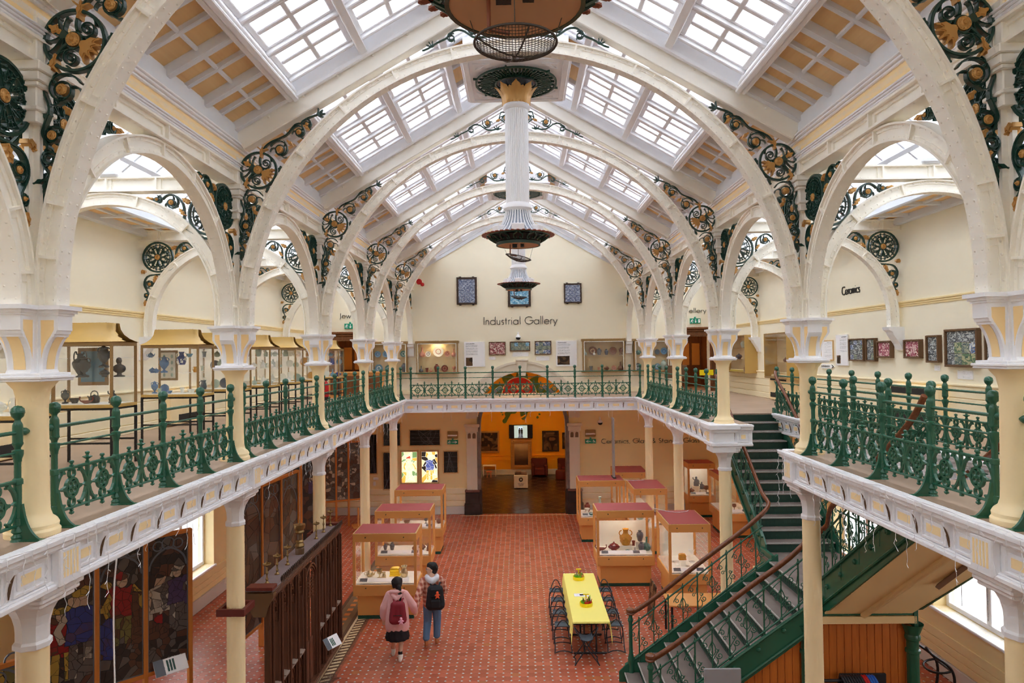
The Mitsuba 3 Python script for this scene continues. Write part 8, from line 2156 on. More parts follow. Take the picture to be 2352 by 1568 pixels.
lectern_label('small tilted label board standing before the far end of the carved screen', -3.50, 12.95, 0.62, 62)
# ---------------------------------------------------------------- stained glass panels
GL = {}
for nm, c in dict(dark=(50, 44, 42), grey=(88, 82, 78), pale=(170, 160, 146), red=(134, 26, 28), blue=(44, 58, 120), violet=(72, 60, 92), gold=(160, 130, 56), olive=(104, 98, 54), brown=(84, 56, 42), green=(58, 82, 60), skin=(178, 152, 130)).items():
 GL[nm] = pr('m_glass_' + nm, srgb(*c), 0.25, 0.6)
alt = dict(red='brown', blue='violet', pale='grey', gold='olive', olive='brown', grey='pale', violet='grey', brown='dark')
def quarry(w, h, figs, seed, n, base=('dark', 'grey', 'dark', 'brown')):
 """irregular leaded pieces of a light w x h: [(polygon, colour)]"""
 from scipy.spatial import Voronoi
 rg = np.random.default_rng(seed)
 pts = np.c_[rg.uniform(0, w, n), rg.uniform(0, h, n)]
 allp = np.vstack([pts, pts * [-1, 1], pts * [1, -1], pts * [-1, 1] + [2 * w, 0], pts * [1, -1] + [0, 2 * h]])
 vor = Voronoi(allp); out = []
 for i in range(n):
  reg = vor.regions[vor.point_region[i]]
  if -1 in reg: continue
  g = Polygon(vor.vertices[reg]).intersection(sbox(0, 0, w, h))
  c = None
  for shp, col in figs:
   if shp.contains(Point(pts[i])): c = col
  out.append((g, c or base[int(rg.integers(len(base)))]))
 cut = []
 for g, c in out:     # figures keep their outlines
  cut.append((g.buffer(-0.005), c))
 for shp, col in figs:
  s2 = shp.buffer(0.004)
  cut = [(g.difference(s2) if c != col or not shp.contains(g.centroid) else g, c) for g, c in cut]
 for k, (shp, col) in enumerate(figs):
  s2 = shp.buffer(-0.004)
  for l in range(k + 1, len(figs)): s2 = s2.difference(figs[l][0].buffer(0.002))
  for g, _ in out:
   q = s2.intersection(g.buffer(-0.003))
   if q.area > 8e-5: cut.append((q, col if rg.uniform() > 0.22 else alt.get(col, col)))
 return [(g, c) for g, c in cut if not g.is_empty and g.area > 4e-5]
def figure_shapes(cx, base, H, cols, flip=1):
 """a robed or armoured figure as a few coloured areas, feet at base"""
 b = lambda u, v: (cx + flip * u * H, base + v * H)
 E = lambda u, v, ru, rv: affinity.translate(affinity.scale(Point(0, 0).buffer(1, quad_segs=5), ru * H, rv * H), *b(u, v))
 return [(Polygon([b(-0.13, 0.0), b(-0.04, 0.0), b(-0.02, 0.45), b(-0.12, 0.45)]), cols[2]), (Polygon([b(0.03, 0.0), b(0.12, 0.0), b(0.12, 0.45), b(0.02, 0.45)]), cols[2]),
   (Polygon([b(-0.17, 0.4), b(0.17, 0.4), b(0.14, 0.62), b(0.17, 0.8), b(0.0, 0.84), b(-0.17, 0.8), b(-0.14, 0.62)]), cols[0]), (Polygon([b(-0.17, 0.8), b(-0.28, 0.6), b(-0.22, 0.42), b(-0.15, 0.46), b(-0.2, 0.6), b(-0.13, 0.7)]), cols[1]),
   (Polygon([b(0.17, 0.8), b(0.27, 0.62), b(0.32, 0.48), b(0.25, 0.46), b(0.2, 0.6), b(0.13, 0.7)]), cols[1]), (E(0, 0.92, 0.075, 0.085), 'skin'), (E(-0.01, 0.99, 0.085, 0.05), cols[3])]
def stained_light(key, f, u0, z0, w, h, figs, seed, n=60, head=True, base=('dark', 'grey', 'dark', 'brown'), per_piece=True):
 ps = quarry(w, h, figs, seed, n, base)
 for g, c in ps:
  m = MB(); m.prism(affinity.translate(g.simplify(0.002), u0, z0), 0.004, 0.012, f)
  if m.v: part(key, 'glass_piece', m, GL[c])
 m = MB(); m.prism(sbox(u0, z0, u0 + w, z0 + h), -0.004, 0.006, f); part(key, 'lead_ground', m, 'm_ink')
 if head:
  g = [sbox(u0, z0, u0 + w, z0 + h).difference(sbox(u0 + 0.015, z0 + 0.015, u0 + w - 0.015, z0 + h - 0.015))]
  cx = u0 + w / 2; zs = z0 + h * 0.76
  for sg in (-1, 1):
   g.append(stroke(bez((cx + sg * w * 0.46, zs), (cx + sg * w * 0.44, zs + w * 0.35), (cx, zs + w * 0.52), n=10), 0.03)); g.append(ring(cx + sg * w * 0.25, zs + w * 0.58, w * 0.12, 0.02, 8))
  g.append(ring(cx, z0 + h - w * 0.2, w * 0.15, 0.02, 8))
  m = MB(); m.prism(unary_union(g).simplify(0.002), 0.0, 0.018, f); part(key, 'tracery_lines', m, 'm_slate')
def glass_frame(label, p0, p1, n, z0, z1, figsets, seed, wood=True, pieces=60, feet=True, base=('dark', 'grey', 'dark', 'brown')):
 key = thing('stained_glass_panel', label, 'stained glass')
 p0, p1 = np.array(p0, float), np.array(p1, float); L = np.linalg.norm(p1 - p0); d = (p1 - p0) / L; o = np.array([d[1], -d[0]])
 f = lambda q: np.stack([p0[0] + d[0] * q[:, 0] + o[0] * q[:, 2], p0[1] + d[1] * q[:, 0] + o[1] * q[:, 2], q[:, 1]], 1)
 f3 = lambda q: f(q[:, [0, 2, 1]])
 w = L / n
 for i in range(n + 1):
  m = MB(); m.fbox(f3, i * w - 0.03, i * w + 0.03, -0.05, 0.05, 0.0 if feet else z0 - 0.05, z1 + 0.05, 0.004); part(key, 'wooden_post', m, 'm_oakpost')
 for z in (z0 - 0.03, z1 + 0.02):
  m = MB(); m.fbox(f3, 0.03, L - 0.03, -0.04, 0.04, z - 0.03, z + 0.03, 0.004); part(key, 'wooden_rail', m, 'm_oakpost')
 if feet:
  m = MB(); m.fbox(f3, L - 0.35, L - 0.03, 0.05, 0.5, 0.0, 0.06); m.fbox(f3, L - 0.2, L - 0.14, 0.4, 0.46, 0.06, 0.7); part(key, 'foot', m, 'm_oak')
 for i in range(n):
  fs = figsets[i] if i < len(figsets) else []
  stained_light(key, f, i * w + 0.035, z0, w - 0.07, z1 - z0, [(affinity.translate(g, i * 0.0, 0), c) for g, c in fs], seed + i, pieces, True, base)
 return key
pr('m_oakpost', srgb(196, 120, 52), 0.45, 0.4)
F1 = figure_shapes(0.20, 0.25, 1.05, ('red', 'olive', 'gold', 'gold')) + figure_shapes(0.44, 0.25, 1.25, ('blue', 'pale', 'grey', 'gold'))
F2 = figure_shapes(0.32, 0.55, 1.05, ('red', 'gold', 'olive', 'red')) + [(Point(0.12, 1.5).buffer(0.06), 'gold'), (Polygon([(0.45, 0.5), (0.58, 0.55), (0.55, 1.3), (0.46, 1.35)]), 'brown'), (Polygon([(0.05, 0.4), (0.2, 0.35), (0.18, 1.0), (0.08, 1.0)]), 'blue')]
F3 = figure_shapes(0.20, 0.5, 1.0, ('pale', 'skin', 'brown', 'brown')) + figure_shapes(0.45, 0.6, 0.95, ('violet', 'grey', 'grey', 'pale')) + [(Point(0.16, 0.8).buffer(0.07), 'red')]
glass_frame('near stained glass panel of three lights with red and blue figures', (-6.92, 10.0), (-5.51, 11.5), 3, 1.05, 3.15, [F1, F2, F3], 40, pieces=110)
lectern_label('white tilted label board with three green pictures before the near stained glass panel', -5.62, 11.15, 0.98, 47, 0.5, 0.28, False)
glass_frame('narrow dark stained glass panels in orange posts behind the second left column', (-5.55, 13.6), (-5.30, 16.4), 3, 0.5, 3.3, [], 60, pieces=50)
glass_frame('dark stained glass panel with pale seated figures above the carved screen', (-6.55, 18.6), (-5.45, 19.2), 2, 0.95, 3.2, [figure_shapes(0.28, 0.9, 0.9, ('grey', 'grey', 'brown', 'pale')), figure_shapes(0.28, 1.0, 0.8, ('violet', 'brown', 'dark', 'dark'))], 64, pieces=60)
glass_frame('leaded glass panel with diamond panes near the end wall', (-6.95, 24.4), (-5.75, 24.9), 3, 0.95, 2.95, [], 70, pieces=70, base=('grey', 'brown', 'pale', 'grey'))
glass_frame('stained glass panel cut off by the left edge below the gallery', (-7.2, 7.6), (-6.3, 8.9), 2, 0.7, 2.2, [], 80, pieces=60, feet=True, base=('dark', 'olive', 'dark', 'gold'))
# lit stained glass in the end wall
for nm, c in dict(litpale=(1.0, 0.9, 0.66), litgold=(0.9, 0.55, 0.12), litred=(0.6, 0.1, 0.05), litblue=(0.12, 0.16, 0.5), litdark=(0.04, 0.03, 0.03), litgreen=(0.24, 0.42, 0.2), skin=(1.0, 0.8, 0.6)).items():
 scene['m_' + nm if nm != 'skin' else 'm_litskin'] = {'type': 'principledthin', 'base_color': rgb(*c), 'roughness': 0.5, 'diff_trans': 1.4}
for x0, x1, seed, figs, lab in ((-4.53, -3.95, 3, figure_shapes(0.29, 0.1, 0.85, ('litpale', 'litgold', 'litpale', 'litred')), 'glowing stained glass window with a pale figure, left one of the lit pair on the end wall'),
        (-3.77, -3.17, 4, figure_shapes(0.3, 0.1, 0.9, ('litblue', 'litdark', 'litgold', 'litpale')), 'glowing stained glass window with dark tree lines, right one of the lit pair on the end wall')):
 key = thing('lit_stained_glass', lab, 'stained glass')
 m = MB()
 for a, b, c, d in ((x0 - 0.05, x1 + 0.05, 1.15, 1.21), (x0 - 0.05, x1 + 0.05, 2.37, 2.43), (x0 - 0.05, x0, 1.21, 2.37), (x1, x1 + 0.05, 1.21, 2.37)): m.box(a, b, YE - 0.06, YE, c, d, 0.005)
 part(key, 'frame', m, 'm_palewood')
 base = ('litpale', 'litgold', 'litpale', 'litgreen') if seed == 3 else ('litpale', 'litdark', 'litpale', 'litgold', 'litpale')
 for g, c in quarry(x1 - x0, 1.16, figs, seed, 34, base):
  m = MB(); m.prism(affinity.translate(g.simplify(0.002), x0, 1.21), 0.05, 0.051, FE)
  if m.v: part(key, 'glass_piece', m, 'm_litskin' if c == 'skin' else 'm_' + c)
 m = MB(); m.add([[x0, YE - 0.012, 1.21], [x1, YE - 0.012, 1.21], [x1, YE - 0.012, 2.37], [x0, YE - 0.012, 2.37]], [[0, 1, 2, 3]])
 d = mikit.ply(m.out(), 'm_paper'); d['emitter'] = {'type': 'area', 'radiance': rgb(0.04, 0.038, 0.032)}; scene[key + '__backlight'] = d
for x0, x1, z0, z1, lab, fm in ((-2.96, -2.38, 1.54, 2.40, 'dark leaded panel in a pale frame right of the lit pair', 'm_palewood'), (-4.24, -3.04, 2.58, 3.22, 'wide dark leaded panel in a pale frame over the lit pair', 'm_palewood'), (-5.25, -4.55, 2.58, 3.48, 'tall dark leaded panel behind the farthest left column', 'm_palewood'),
        (-5.77, -5.45, 1.54, 3.07, 'narrow blue black leaded panel left of the farthest left column', 'm_palewood'), (-5.26, -4.70, 0.93, 2.38, 'tall dark leaded panel below, left of the lit pair', 'm_palewood')):
 key = framed('leaded_panel', lab, 'stained glass', None, x0, x1, z0, z1, 0.035, 0.05, fm, plain_in('m_screen', 'dark_glass'))
 m = MB(); rgx = np.random.default_rng(int(abs(x0) * 100)); u, v_ = x0 + 0.035, z0 + 0.035; w_, h_ = x1 - x0 - 0.07, z1 - z0 - 0.07
 g = unary_union([LineString([(u, v_ + h_ * t), (u + w_, v_ + h_ * t)]).buffer(0.005) for t in (0.25, 0.5, 0.75)] + [LineString(bez((u + rgx.uniform(0, w_), v_), (u + rgx.uniform(0, w_), v_ + h_ / 2), (u + rgx.uniform(0, w_), v_ + h_), n=8)).buffer(0.006) for _ in range(6)])
 m.prism(g.simplify(0.002), 0.03, 0.036, FE); part(key, 'lead_lines', m, 'm_slate')
for x, z, w_, h_, lab in ((-4.95, 1.42, 0.2, 0.1, 'white label under the dark panels'), (-4.98, 1.2, 0.09, 0.16, 'white wall plate with a dark socket')):
 key = thing('wall_plate', lab, 'wall plate'); m = MB(); m.box(-5.62, -5.62 + w_, YE - 0.015, YE, z - 0.1, z - 0.1 + h_); put(key, m, 'm_paper')
# ---------------------------------------------------------------- room beyond the arch
YR = 34.9
rk = struct('wall_room_end', 'orange end wall of the room beyond the arch'); m = MB(); m.box(-4.5, 4.6, YR, YR + 0.15, 0, 5.6); put(rk, m, 'm_orangewall')
for s in (-1, 1):
 rk = struct('wall_room_left' if s < 0 else 'wall_room_right', 'orange side wall of the room beyond the arch'); m = MB(); m.box(s * 4.5, s * 4.65, YE + 0.4, YR, 0, 5.6); put(rk, m, 'm_orangewall')
rk = struct('ceiling_room', 'ceiling of the room beyond the arch'); m = MB(); m.box(-4.6, 4.6, YE + 0.4, YR + 0.1, 5.6, 5.7); put(rk, m, 'm_wall_low')
rk = struct('floor_room', 'dark brown parquet floor of the room beyond the arch'); m = MB(); m.box(-4.5, 4.6, YE + 0.0, YR, -0.05, 0.0008); part(rk, 'boards', m, 'm_brownfloor')
m = MB()
for x in np.arange(-4.2, 4.4, 0.8):
 for y in np.arange(YE + 0.9, YR, 0.8):
  g = Polygon([(x, y - 0.4), (x + 0.4, y), (x, y + 0.4), (x - 0.4, y)]); m.prism(g.difference(g.buffer(-0.03)), 0.001, 0.003)
part(rk, 'lozenge_strips', m, 'm_slot', kind='stuff')
tk_ = struct('trim_threshold', 'pale twisted strip of tiles across the arch threshold'); m = MB(); m.box(-2.3, 2.45, YE - 0.34, YE - 0.28, 0, 0.004)
for x in np.arange(-2.2, 2.4, 0.16): m.prism(Polygon([(x, YE - 0.35), (x + 0.05, YE - 0.35), (x + 0.1, YE - 0.27), (x + 0.05, YE - 0.27)]), 0.003, 0.006)
put(tk_, m, 'm_band_light')
m = MB(); m.box(-4.5, 4.6, YR - 0.05, YR, 0, 0.27, 0.01); rk = struct('baseboard_room', 'white skirting of the orange wall'); put(rk, m, 'm_baseboard')
m = MB(); m.box(-4.5, 4.6, YR - 0.04, YR, 0.92, 0.97, 0.01); m.box(-4.5, 4.6, YR - 0.03, YR, 0.72, 0.75); rk = struct('trim_dado', 'orange dado rail'); put(rk, m, 'm_orangewall')
for x0, x1, z0, z1, lab, fm, fr in ((-2.27, -1.085, 1.11, 2.19, 'gilt framed painting of resting figures on the orange wall, left', 'm_gold', 0.08), (1.07, 1.90, 1.14, 2.17, 'dark framed double portrait on the orange wall, right', 'm_darkframe', 0.07), (2.07, 2.7, 1.26, 2.07, 'small dark painting cut off by the arch on the orange wall', 'm_darkframe', 0.06)):
 framed('painting', lab, 'painting', None, x0, x1, z0, z1, fr, 0.07, fm, plain_in('m_painting'), 'end', y=YR)
gk = framed('painting', 'tall landscape painting in a broad gilt frame under the screen', 'painting', None, -0.52, 0.54, 0.29, 1.76, 0.19, 0.1, 'm_gold', plain_in('m_landscape'), 'end', y=YR)
fR = lambda q: np.stack([q[:, 0], YR - q[:, 2], q[:, 1]], 1)
pr('m_landscape', mikit.proc(lambda p, n, uv: mix(mix(srgb(70, 50, 34), srgb(150, 118, 84), smoothstep(0.7, 1.2, p.z + 0.2 * fbm(p.x * 3, p.z * 5, 0.0, 3))), srgb(206, 186, 150), smoothstep(1.15, 1.5, p.z + 0.1 * noise(p.x * 4, p.z * 4)))), 0.4, 0.4)
m = MB()
for k in range(40):
 t = k / 40 * 4; e = int(t); u = t - e
 x, z = ((-0.42 + 0.86 * u, 0.385), (0.44, 0.385 + 1.28 * u), (0.44 - 0.86 * u, 1.665), (-0.42, 1.665 - 1.28 * u))[e]
 m.ball((x, YR - 0.1, z), 0.045, 1, (1, 0.5, 1))
part(gk, 'frame_ornament', m, 'm_gold', kind='stuff')
# people in the left painting and the right portrait as pale areas
for (x, z, r, mat) in ((-1.85, 1.55, 0.14, 'm_pinkplate'), (-1.6, 1.75, 0.12, 'm_pinkplate'), (-1.45, 1.45, 0.13, 'm_pinkplate')):
 pass
tv = thing('television', 'wide black screen showing two people in a doorway over the gilt painting', 'screen')
m = MB(); m.box(-0.586, 0.59, YR - 0.09, YR - 0.03, 1.81, 2.49, 0.008); m.box(-0.2, 0.2, YR - 0.03, YR, 2.0, 2.3); part(tv, 'casing', m, 'm_screen')
for a, b, c, d, col in ((-0.33, 0.33, 1.84, 2.46, (0.016, 0.018, 0.015)), (-0.12, 0.1, 1.86, 2.40, (0.022, 0.026, 0.028)), (-0.14, 0.12, 1.84, 1.9, (0.006, 0.006, 0.006))):
 m = MB(); o = 0.09 if a < -0.2 else 0.0915; m.box(a, b, YR - o - 0.002, YR - o, c, d); dd = mikit.ply(m.out(), 'm_screen'); dd['emitter'] = {'type': 'area', 'radiance': rgb(*col)}; scene[numbered(tv + '__picture')] = dd
for cx in (-0.06, 0.05):
 g = unary_union([Point(cx, 2.3).buffer(0.035), sbox(cx - 0.05, 2.05, cx + 0.05, 2.26), sbox(cx - 0.045, 1.87, cx - 0.005, 2.06), sbox(cx + 0.005, 1.87, cx + 0.045, 2.06)])
 m = MB(); m.prism(g, 0.094, 0.096, fR); part(tv, 'shown_person', m, 'm_ink' if cx > 0 else 'm_slate')
# wall graphic
gk = thing('wall_graphic', 'big painted graphic of a red disc over a green splash on the orange wall', 'wall graphic')
rgx = np.random.default_rng(9)
a = np.linspace(0, 2 * math.pi, 90, endpoint=False)
rr = 1.12 + 0.16 * np.sin(a * 9 + 1) + 0.10 * np.sin(a * 17) + 0.05 * np.sin(a * 5)
rr = rr * np.where(np.sin(a) < 0, 1.0, 1.05)
spl = Polygon(np.c_[-0.05 + rr * np.cos(a) * 1.02, 4.02 + rr * np.sin(a) * 0.92])
spl = unary_union([spl, LineString([(-0.55, 3.1), (-0.75, 2.75)]).buffer(0.09), Point(-0.8, 2.68).buffer(0.11), LineString([(0.1, 3.1), (0.15, 2.85)]).buffer(0.12), Point(-0.95, 3.15).buffer(0.06), Point(-0.9, 3.0).buffer(0.04), Point(0.85, 2.85).buffer(0.06), Point(0.95, 3.0).buffer(0.05)])
m = MB(); m.prism(spl, 0.002, 0.005, fR); part(gk, 'green_splash', m, 'm_splash')
m = MB(); m.prism(Point(-0.05, 4.02).buffer(0.88), 0.005, 0.008, fR); part(gk, 'cream_ring', m, 'm_case_white')
m = MB(); m.prism(Point(-0.05, 4.02).buffer(0.83), 0.008, 0.011, fR); part(gk, 'red_disc', m, 'm_redsign')
for (x, z, w_, h_) in ((-0.45, 4.25, 0.2, 0.3), (-0.18, 4.25, 0.2, 0.3), (0.09, 4.25, 0.2, 0.3), (0.34, 4.25, 0.12, 0.3), (-0.35, 3.72, 0.2, 0.28), (-0.07, 3.72, 0.2, 0.28), (0.2, 3.72, 0.16, 0.28)):
 m = MB(); m.prism(sbox(x, z, x + w_, z + h_).difference(sbox(x + 0.06, z + 0.1, x + w_ - 0.06, z + h_ - 0.07)), 0.011, 0.014, fR); part(gk, 'white_letter_shape', m, 'm_case_white')
m = MB(); lf = leaf((0.0, 2.82), 30, 0.35, 0.07, 1); m.prism(lf, 0.005, 0.007, fR); part(gk, 'leaf_shape', m, 'm_orangewall')
# furniture
for (x, y, w_, lab) in ((0.90, 34.35, 0.8, 'brown leather armchair against the orange wall'), (2.2, 34.2, 0.8, 'brown leather armchair beside the right jamb of the arch')):
 key = thing('armchair', lab, 'armchair')
 m = MB(); m.box(x - w_ / 2 + 0.14, x + w_ / 2 - 0.14, y - 0.35, y + 0.25, 0.1, 0.44, 0.04); part(key, 'seat', m, 'm_leather')
 m = MB(); m.box(x - w_ / 2, x + w_ / 2, y + 0.2, y + 0.42, 0.0, 0.86, 0.05); part(key, 'backrest', m, 'm_leather')
 for s in (-1, 1): m = MB(); m.box(x + s * w_ / 2, x + s * (w_ / 2 - 0.15), y - 0.38, y + 0.25, 0.08, 0.62, 0.05); part(key, 'armrest', m, 'm_leather')
key = thing('pouffe', 'round brown leather pouffe before the right armchair', 'pouffe'); m = MB(); m.lathe([(0, 0), (0.26, 0.01), (0.29, 0.05), (0.29, 0.36), (0.26, 0.42), (0, 0.43)], 22, (1.93, 33.5, 0.0)); put(key, m, 'm_leather', 40)
key = thing('activity_box', 'cream box on the floor of the orange room with an open tray of leaflets', 'box')
m = MB(); m.box(-0.33, 0.29, 31.2, 31.75, 0.03, 0.60, 0.01); part(key, 'body', m, 'm_case_white'); m = MB(); m.box(-0.30, 0.26, 31.25, 31.7, 0.60, 0.66); m.box(-0.26, 0.0, 31.3, 31.6, 0.66, 0.72); part(key, 'tray', m, 'm_brownframe')
m = MB(); m.prism(ring(-0.02, 0.41, 0.07, 0.05), -0.001, 0.002, lambda q: np.stack([q[:, 0], 31.2 - q[:, 2], q[:, 1]], 1)); part(key, 'emblem', m, 'm_ink')
m = MB()
for q in range(3): m.box(-0.16 + 0.02 * q, 0.12 - 0.02 * q, 31.197, 31.2, 0.22 - 0.05 * q, 0.24 - 0.05 * q)
part(key, 'print', m, 'm_print', kind='stuff')
key = thing('child_chair', 'pale green child chair at the left in the orange room', 'chair')
m = MB(); m.box(-2.2, -1.92, 34.1, 34.4, 0.27, 0.31, 0.02); part(key, 'seat', m, 'm_celadon')
m = MB(); m.box(-2.2, -1.92, 34.38, 34.42, 0.31, 0.62, 0.03); part(key, 'backrest', m, 'm_celadon')
for x in (-2.18, -1.94):
 for y in (34.12, 34.38): m = MB(); m.tube([(x, y, 0), (x * 0.998, y, 0.28)], 0.022, 8); part(key, 'leg', m, 'm_celadon', True)
key = thing('child_stool', 'pink child stool in the orange room', 'stool')
m = MB(); m.lathe([(0, 0.26), (0.15, 0.26), (0.15, 0.3), (0, 0.31)], 18, (-1.58, 34.2, 0)); part(key, 'seat', m, 'm_pinkplate', 40)
for q in range(4): a = math.pi / 4 + q * math.pi / 2; m = MB(); m.tube([(-1.58 + 0.14 * math.cos(a), 34.2 + 0.14 * math.sin(a), 0), (-1.58 + 0.1 * math.cos(a), 34.2 + 0.1 * math.sin(a), 0.27)], 0.02, 8); part(key, 'leg', m, 'm_pinkplate', True)
key = thing('child_table', 'low white child table with papers in the orange room', 'table')
m = MB(); m.box(-1.9, -1.25, 34.4, 34.8, 0.5, 0.54, 0.01); part(key, 'table_top', m, 'm_case_white')
for x in (-1.88, -1.27):
 for y in (34.42, 34.78): m = MB(); m.box(x - 0.02, x + 0.02, y - 0.02, y + 0.02, 0, 0.5); part(key, 'leg', m, 'm_case_white')
lk = thing('ceiling_light', 'unseen warm light added to the room beyond the arch', 'light')
m = MB(); m.box(-2.6, 2.6, 30.2, 30.5, 5.45, 5.5)
d = mikit.ply(m.out(), 'm_paper'); d['emitter'] = {'type': 'area', 'radiance': rgb(*ROOM_LIGHT)}; scene[lk] = d  # added emitter above the view, lights the orange room
# ---------------------------------------------------------------- odds and ends
bk = thing('banner_stand', 'grey roll-up banner seen edge on, standing on an oak case', 'banner')
m = MB(); m.box(2.98, 3.04, 22.6, 22.9, 1.975, 2.0); m.box(2.99, 3.03, 22.55, 22.95, 2.0, 3.9, 0.004); part(bk, 'panel', m, 'm_steel'); m = MB(); m.box(2.96, 3.06, 22.5, 23.0, 1.965, 1.99); part(bk, 'foot', m, 'm_ink')
pk = thing('information_board', 'dark poster board leaning by the crosswise case, half hidden by the handrail', 'poster')
m = MB(); m.fbox(lambda q: q, 2.86, 2.89, 15.6, 16.2, 0.0, 0.78); v, f = m.out(); v[:, 0] += (v[:, 2]) * 0.12; part(pk, 'board', (v, f), 'm_painting')
dk = thing('low_table', 'pale wooden table behind the stair rail', 'table')
m = MB(); m.box(3.05, 4.5, 14.55, 15.3, 0.72, 0.75, 0.006); part(dk, 'table_top', m, 'm_oak')
for x in (3.1, 4.45):
 for y in (14.6, 15.25): m = MB(); m.box(x - 0.02, x + 0.02, y - 0.02, y + 0.02, 0, 0.72); part(dk, 'leg', m, 'm_black')
hk = thing('hose_rack', 'dark wall rack with two pegs on the plank partition', 'rack')
m = MB(); m.box(4.9, 5.62, 10.93, 10.97, 0.72, 0.98, 0.01); m.tube([(5.0, 10.95, 0.86), (5.0, 10.7, 0.86)], 0.02, 6); m.tube([(4.5, 10.72, 0.98), (5.3, 10.72, 0.98)], 0.025, 8); m.tube([(4.5, 10.72, 0.76), (5.3, 10.72, 0.76)], 0.025, 8); put(hk, m, 'm_blacktube', 40)
for q in range(13):
 col = 'm_blacktube' if q < 8 else ('m_red' if q < 10 else 'm_bluecable')
 nm = {'m_blacktube': 'black', 'm_red': 'red', 'm_bluecable': 'blue'}[col]
 key = thing('cable_coil', f'{nm} cable coils hanging side by side on the rack under the stairs', 'cable', f'{nm} cables on the rack')
 x = 4.84 + 0.04 * q
 a = np.linspace(0, 2 * math.pi, 28, endpoint=False)
 m = MB(); m.tube([(x + 0.012 * math.sin(3 * t), 10.72 + 0.14 * math.cos(t), 0.78 + 0.26 * math.sin(t)) for t in a], 0.02, 6, closed=True); put(key, m, col, True)
pr('m_bluecable', srgb(30, 92, 190), 0.35, 0.5)
wk = thing('walking_frame', 'black tubular frame standing by the right window below the gallery', 'frame')
for y in (11.3, 11.75):
 m = MB(); m.tube(smooth_path([(6.45, y, 1.22), (6.7, y, 1.0), (6.85, y, 0.86), (6.88, y, 0.5), (6.88, y, 0.02)], 20), 0.022, 8); part(wk, 'side_tube', m, 'm_blacktube', True)
for z, x in ((0.42, 6.88), (0.84, 6.85)):
 m = MB(); m.tube([(x, 11.3, z), (x, 11.75, z)], 0.018, 6); m.tube(smooth_path([(x, 11.3, z), (x - 0.25, 11.4, z - 0.05), (x - 0.25, 11.65, z - 0.05), (x, 11.75, z)], 14), 0.018, 6); part(wk, 'cross_tube', m, 'm_blacktube', True)
nk = thing('notice_top', 'pale grey notice board edge at the bottom of the picture before the stairs', 'notice'); m = MB(); m.box(2.62, 3.15, 10.2, 10.24, 0.9, 1.40, 0.004); part(nk, 'board', m, 'm_steel'); m = MB(); m.box(2.86, 2.9, 10.2, 10.24, 0, 0.9); m.box(2.7, 3.06, 10.1, 10.34, 0, 0.02); part(nk, 'stand', m, 'm_black')
ck = thing('white_cord', 'thin white cord hanging from the left fascia to the floor', 'cord'); m = MB(); m.tube(smooth_path([(-3.80, 6.5, 4.14), (-3.86, 6.55, 3.6), (-3.82, 6.5, 3.0), (-3.80, 6.45, 2.0), (-3.78, 6.4, 0.02)], 20), 0.008, 5); put(ck, m, 'm_paper', True)
bl = struct('trim_blind_cords', 'thin blind cords at the right window'); m = MB()
for y in (11.9, 12.6): m.tube([(XW + 0.1, y, 3.1), (XW + 0.1, y, 1.4)], 0.004, 4)
put(bl, m, 'm_ink')
# unseen warm spotlights, added under the galleries to brighten the lower storey
for i, (x, y) in enumerate(((-3.2, 24.6), (3.4, 24.6), (-5.6, 21.5), (5.7, 21.5), (-5.6, 15.2), (-5.8, 11.0), (5.4, 19.0))):
 key = thing('ceiling_spotlight', 'unseen round spotlight added under the gallery to brighten the lower storey', 'added light', 'added spotlights under the galleries')
 m = MB(); m.lathe([(0.10, 0), (0.11, 0.02), (0.11, 0.06), (0.0, 0.06)], 16, (x, y, ZG - 0.28)); part(key, 'housing', m, 'm_white')
 m = MB(); m.lathe([(0.0, 0.0), (0.095, 0.0)], 16, (x, y, ZG - 0.275)); v, f = m.out(); d = mikit.ply((v, f[:, ::-1]), 'm_paper'); d['emitter'] = {'type': 'area', 'radiance': rgb(*SPOT)}; scene[key + '__lamp'] = d
# ---------------------------------------------------------------- the two visitors
for nm, c, ro in (('m_skin', srgb(226, 184, 158), 0.55), ('m_hair', srgb(30, 26, 26), 0.45), ('m_pinkhood', srgb(232, 178, 176), 0.85), ('m_maroon', srgb(132, 36, 46), 0.6), ('m_tulle', srgb(38, 34, 38), 0.9), ('m_sock', srgb(40, 34, 36), 0.9),
     ('m_shoe', srgb(236, 232, 224), 0.6), ('m_jeans', srgb(92, 122, 156), 0.85), ('m_hood', srgb(214, 214, 220), 0.85), ('m_pack', srgb(34, 34, 38), 0.7), ('m_toy', srgb(232, 98, 60), 0.8), ('m_pinktoy', srgb(240, 176, 196), 0.8), ('m_shoebrown', srgb(176, 104, 62), 0.6)):
 pr(nm, c, ro, 0.3)
def plaid(p, n, uv):
 a, b = dr.abs(p.z * 11.0 - dr.floor(p.z * 11.0) - 0.5), dr.abs((p.x + p.y * 0.6) * 11.0 - dr.floor((p.x + p.y * 0.6) * 11.0) - 0.5)
 q = smoothstep(0.26, 0.22, a) * 0.5 + smoothstep(0.26, 0.22, b) * 0.5
 w_ = dr.maximum(smoothstep(0.47, 0.49, a), smoothstep(0.47, 0.49, b))
 return mix(mix(srgb(222, 168, 146), srgb(166, 84, 64), q), mi.Color3f(*srgb(240, 226, 214)), w_ * 0.7)
pr('m_plaid', mikit.proc(plaid), 0.85, 0.3)
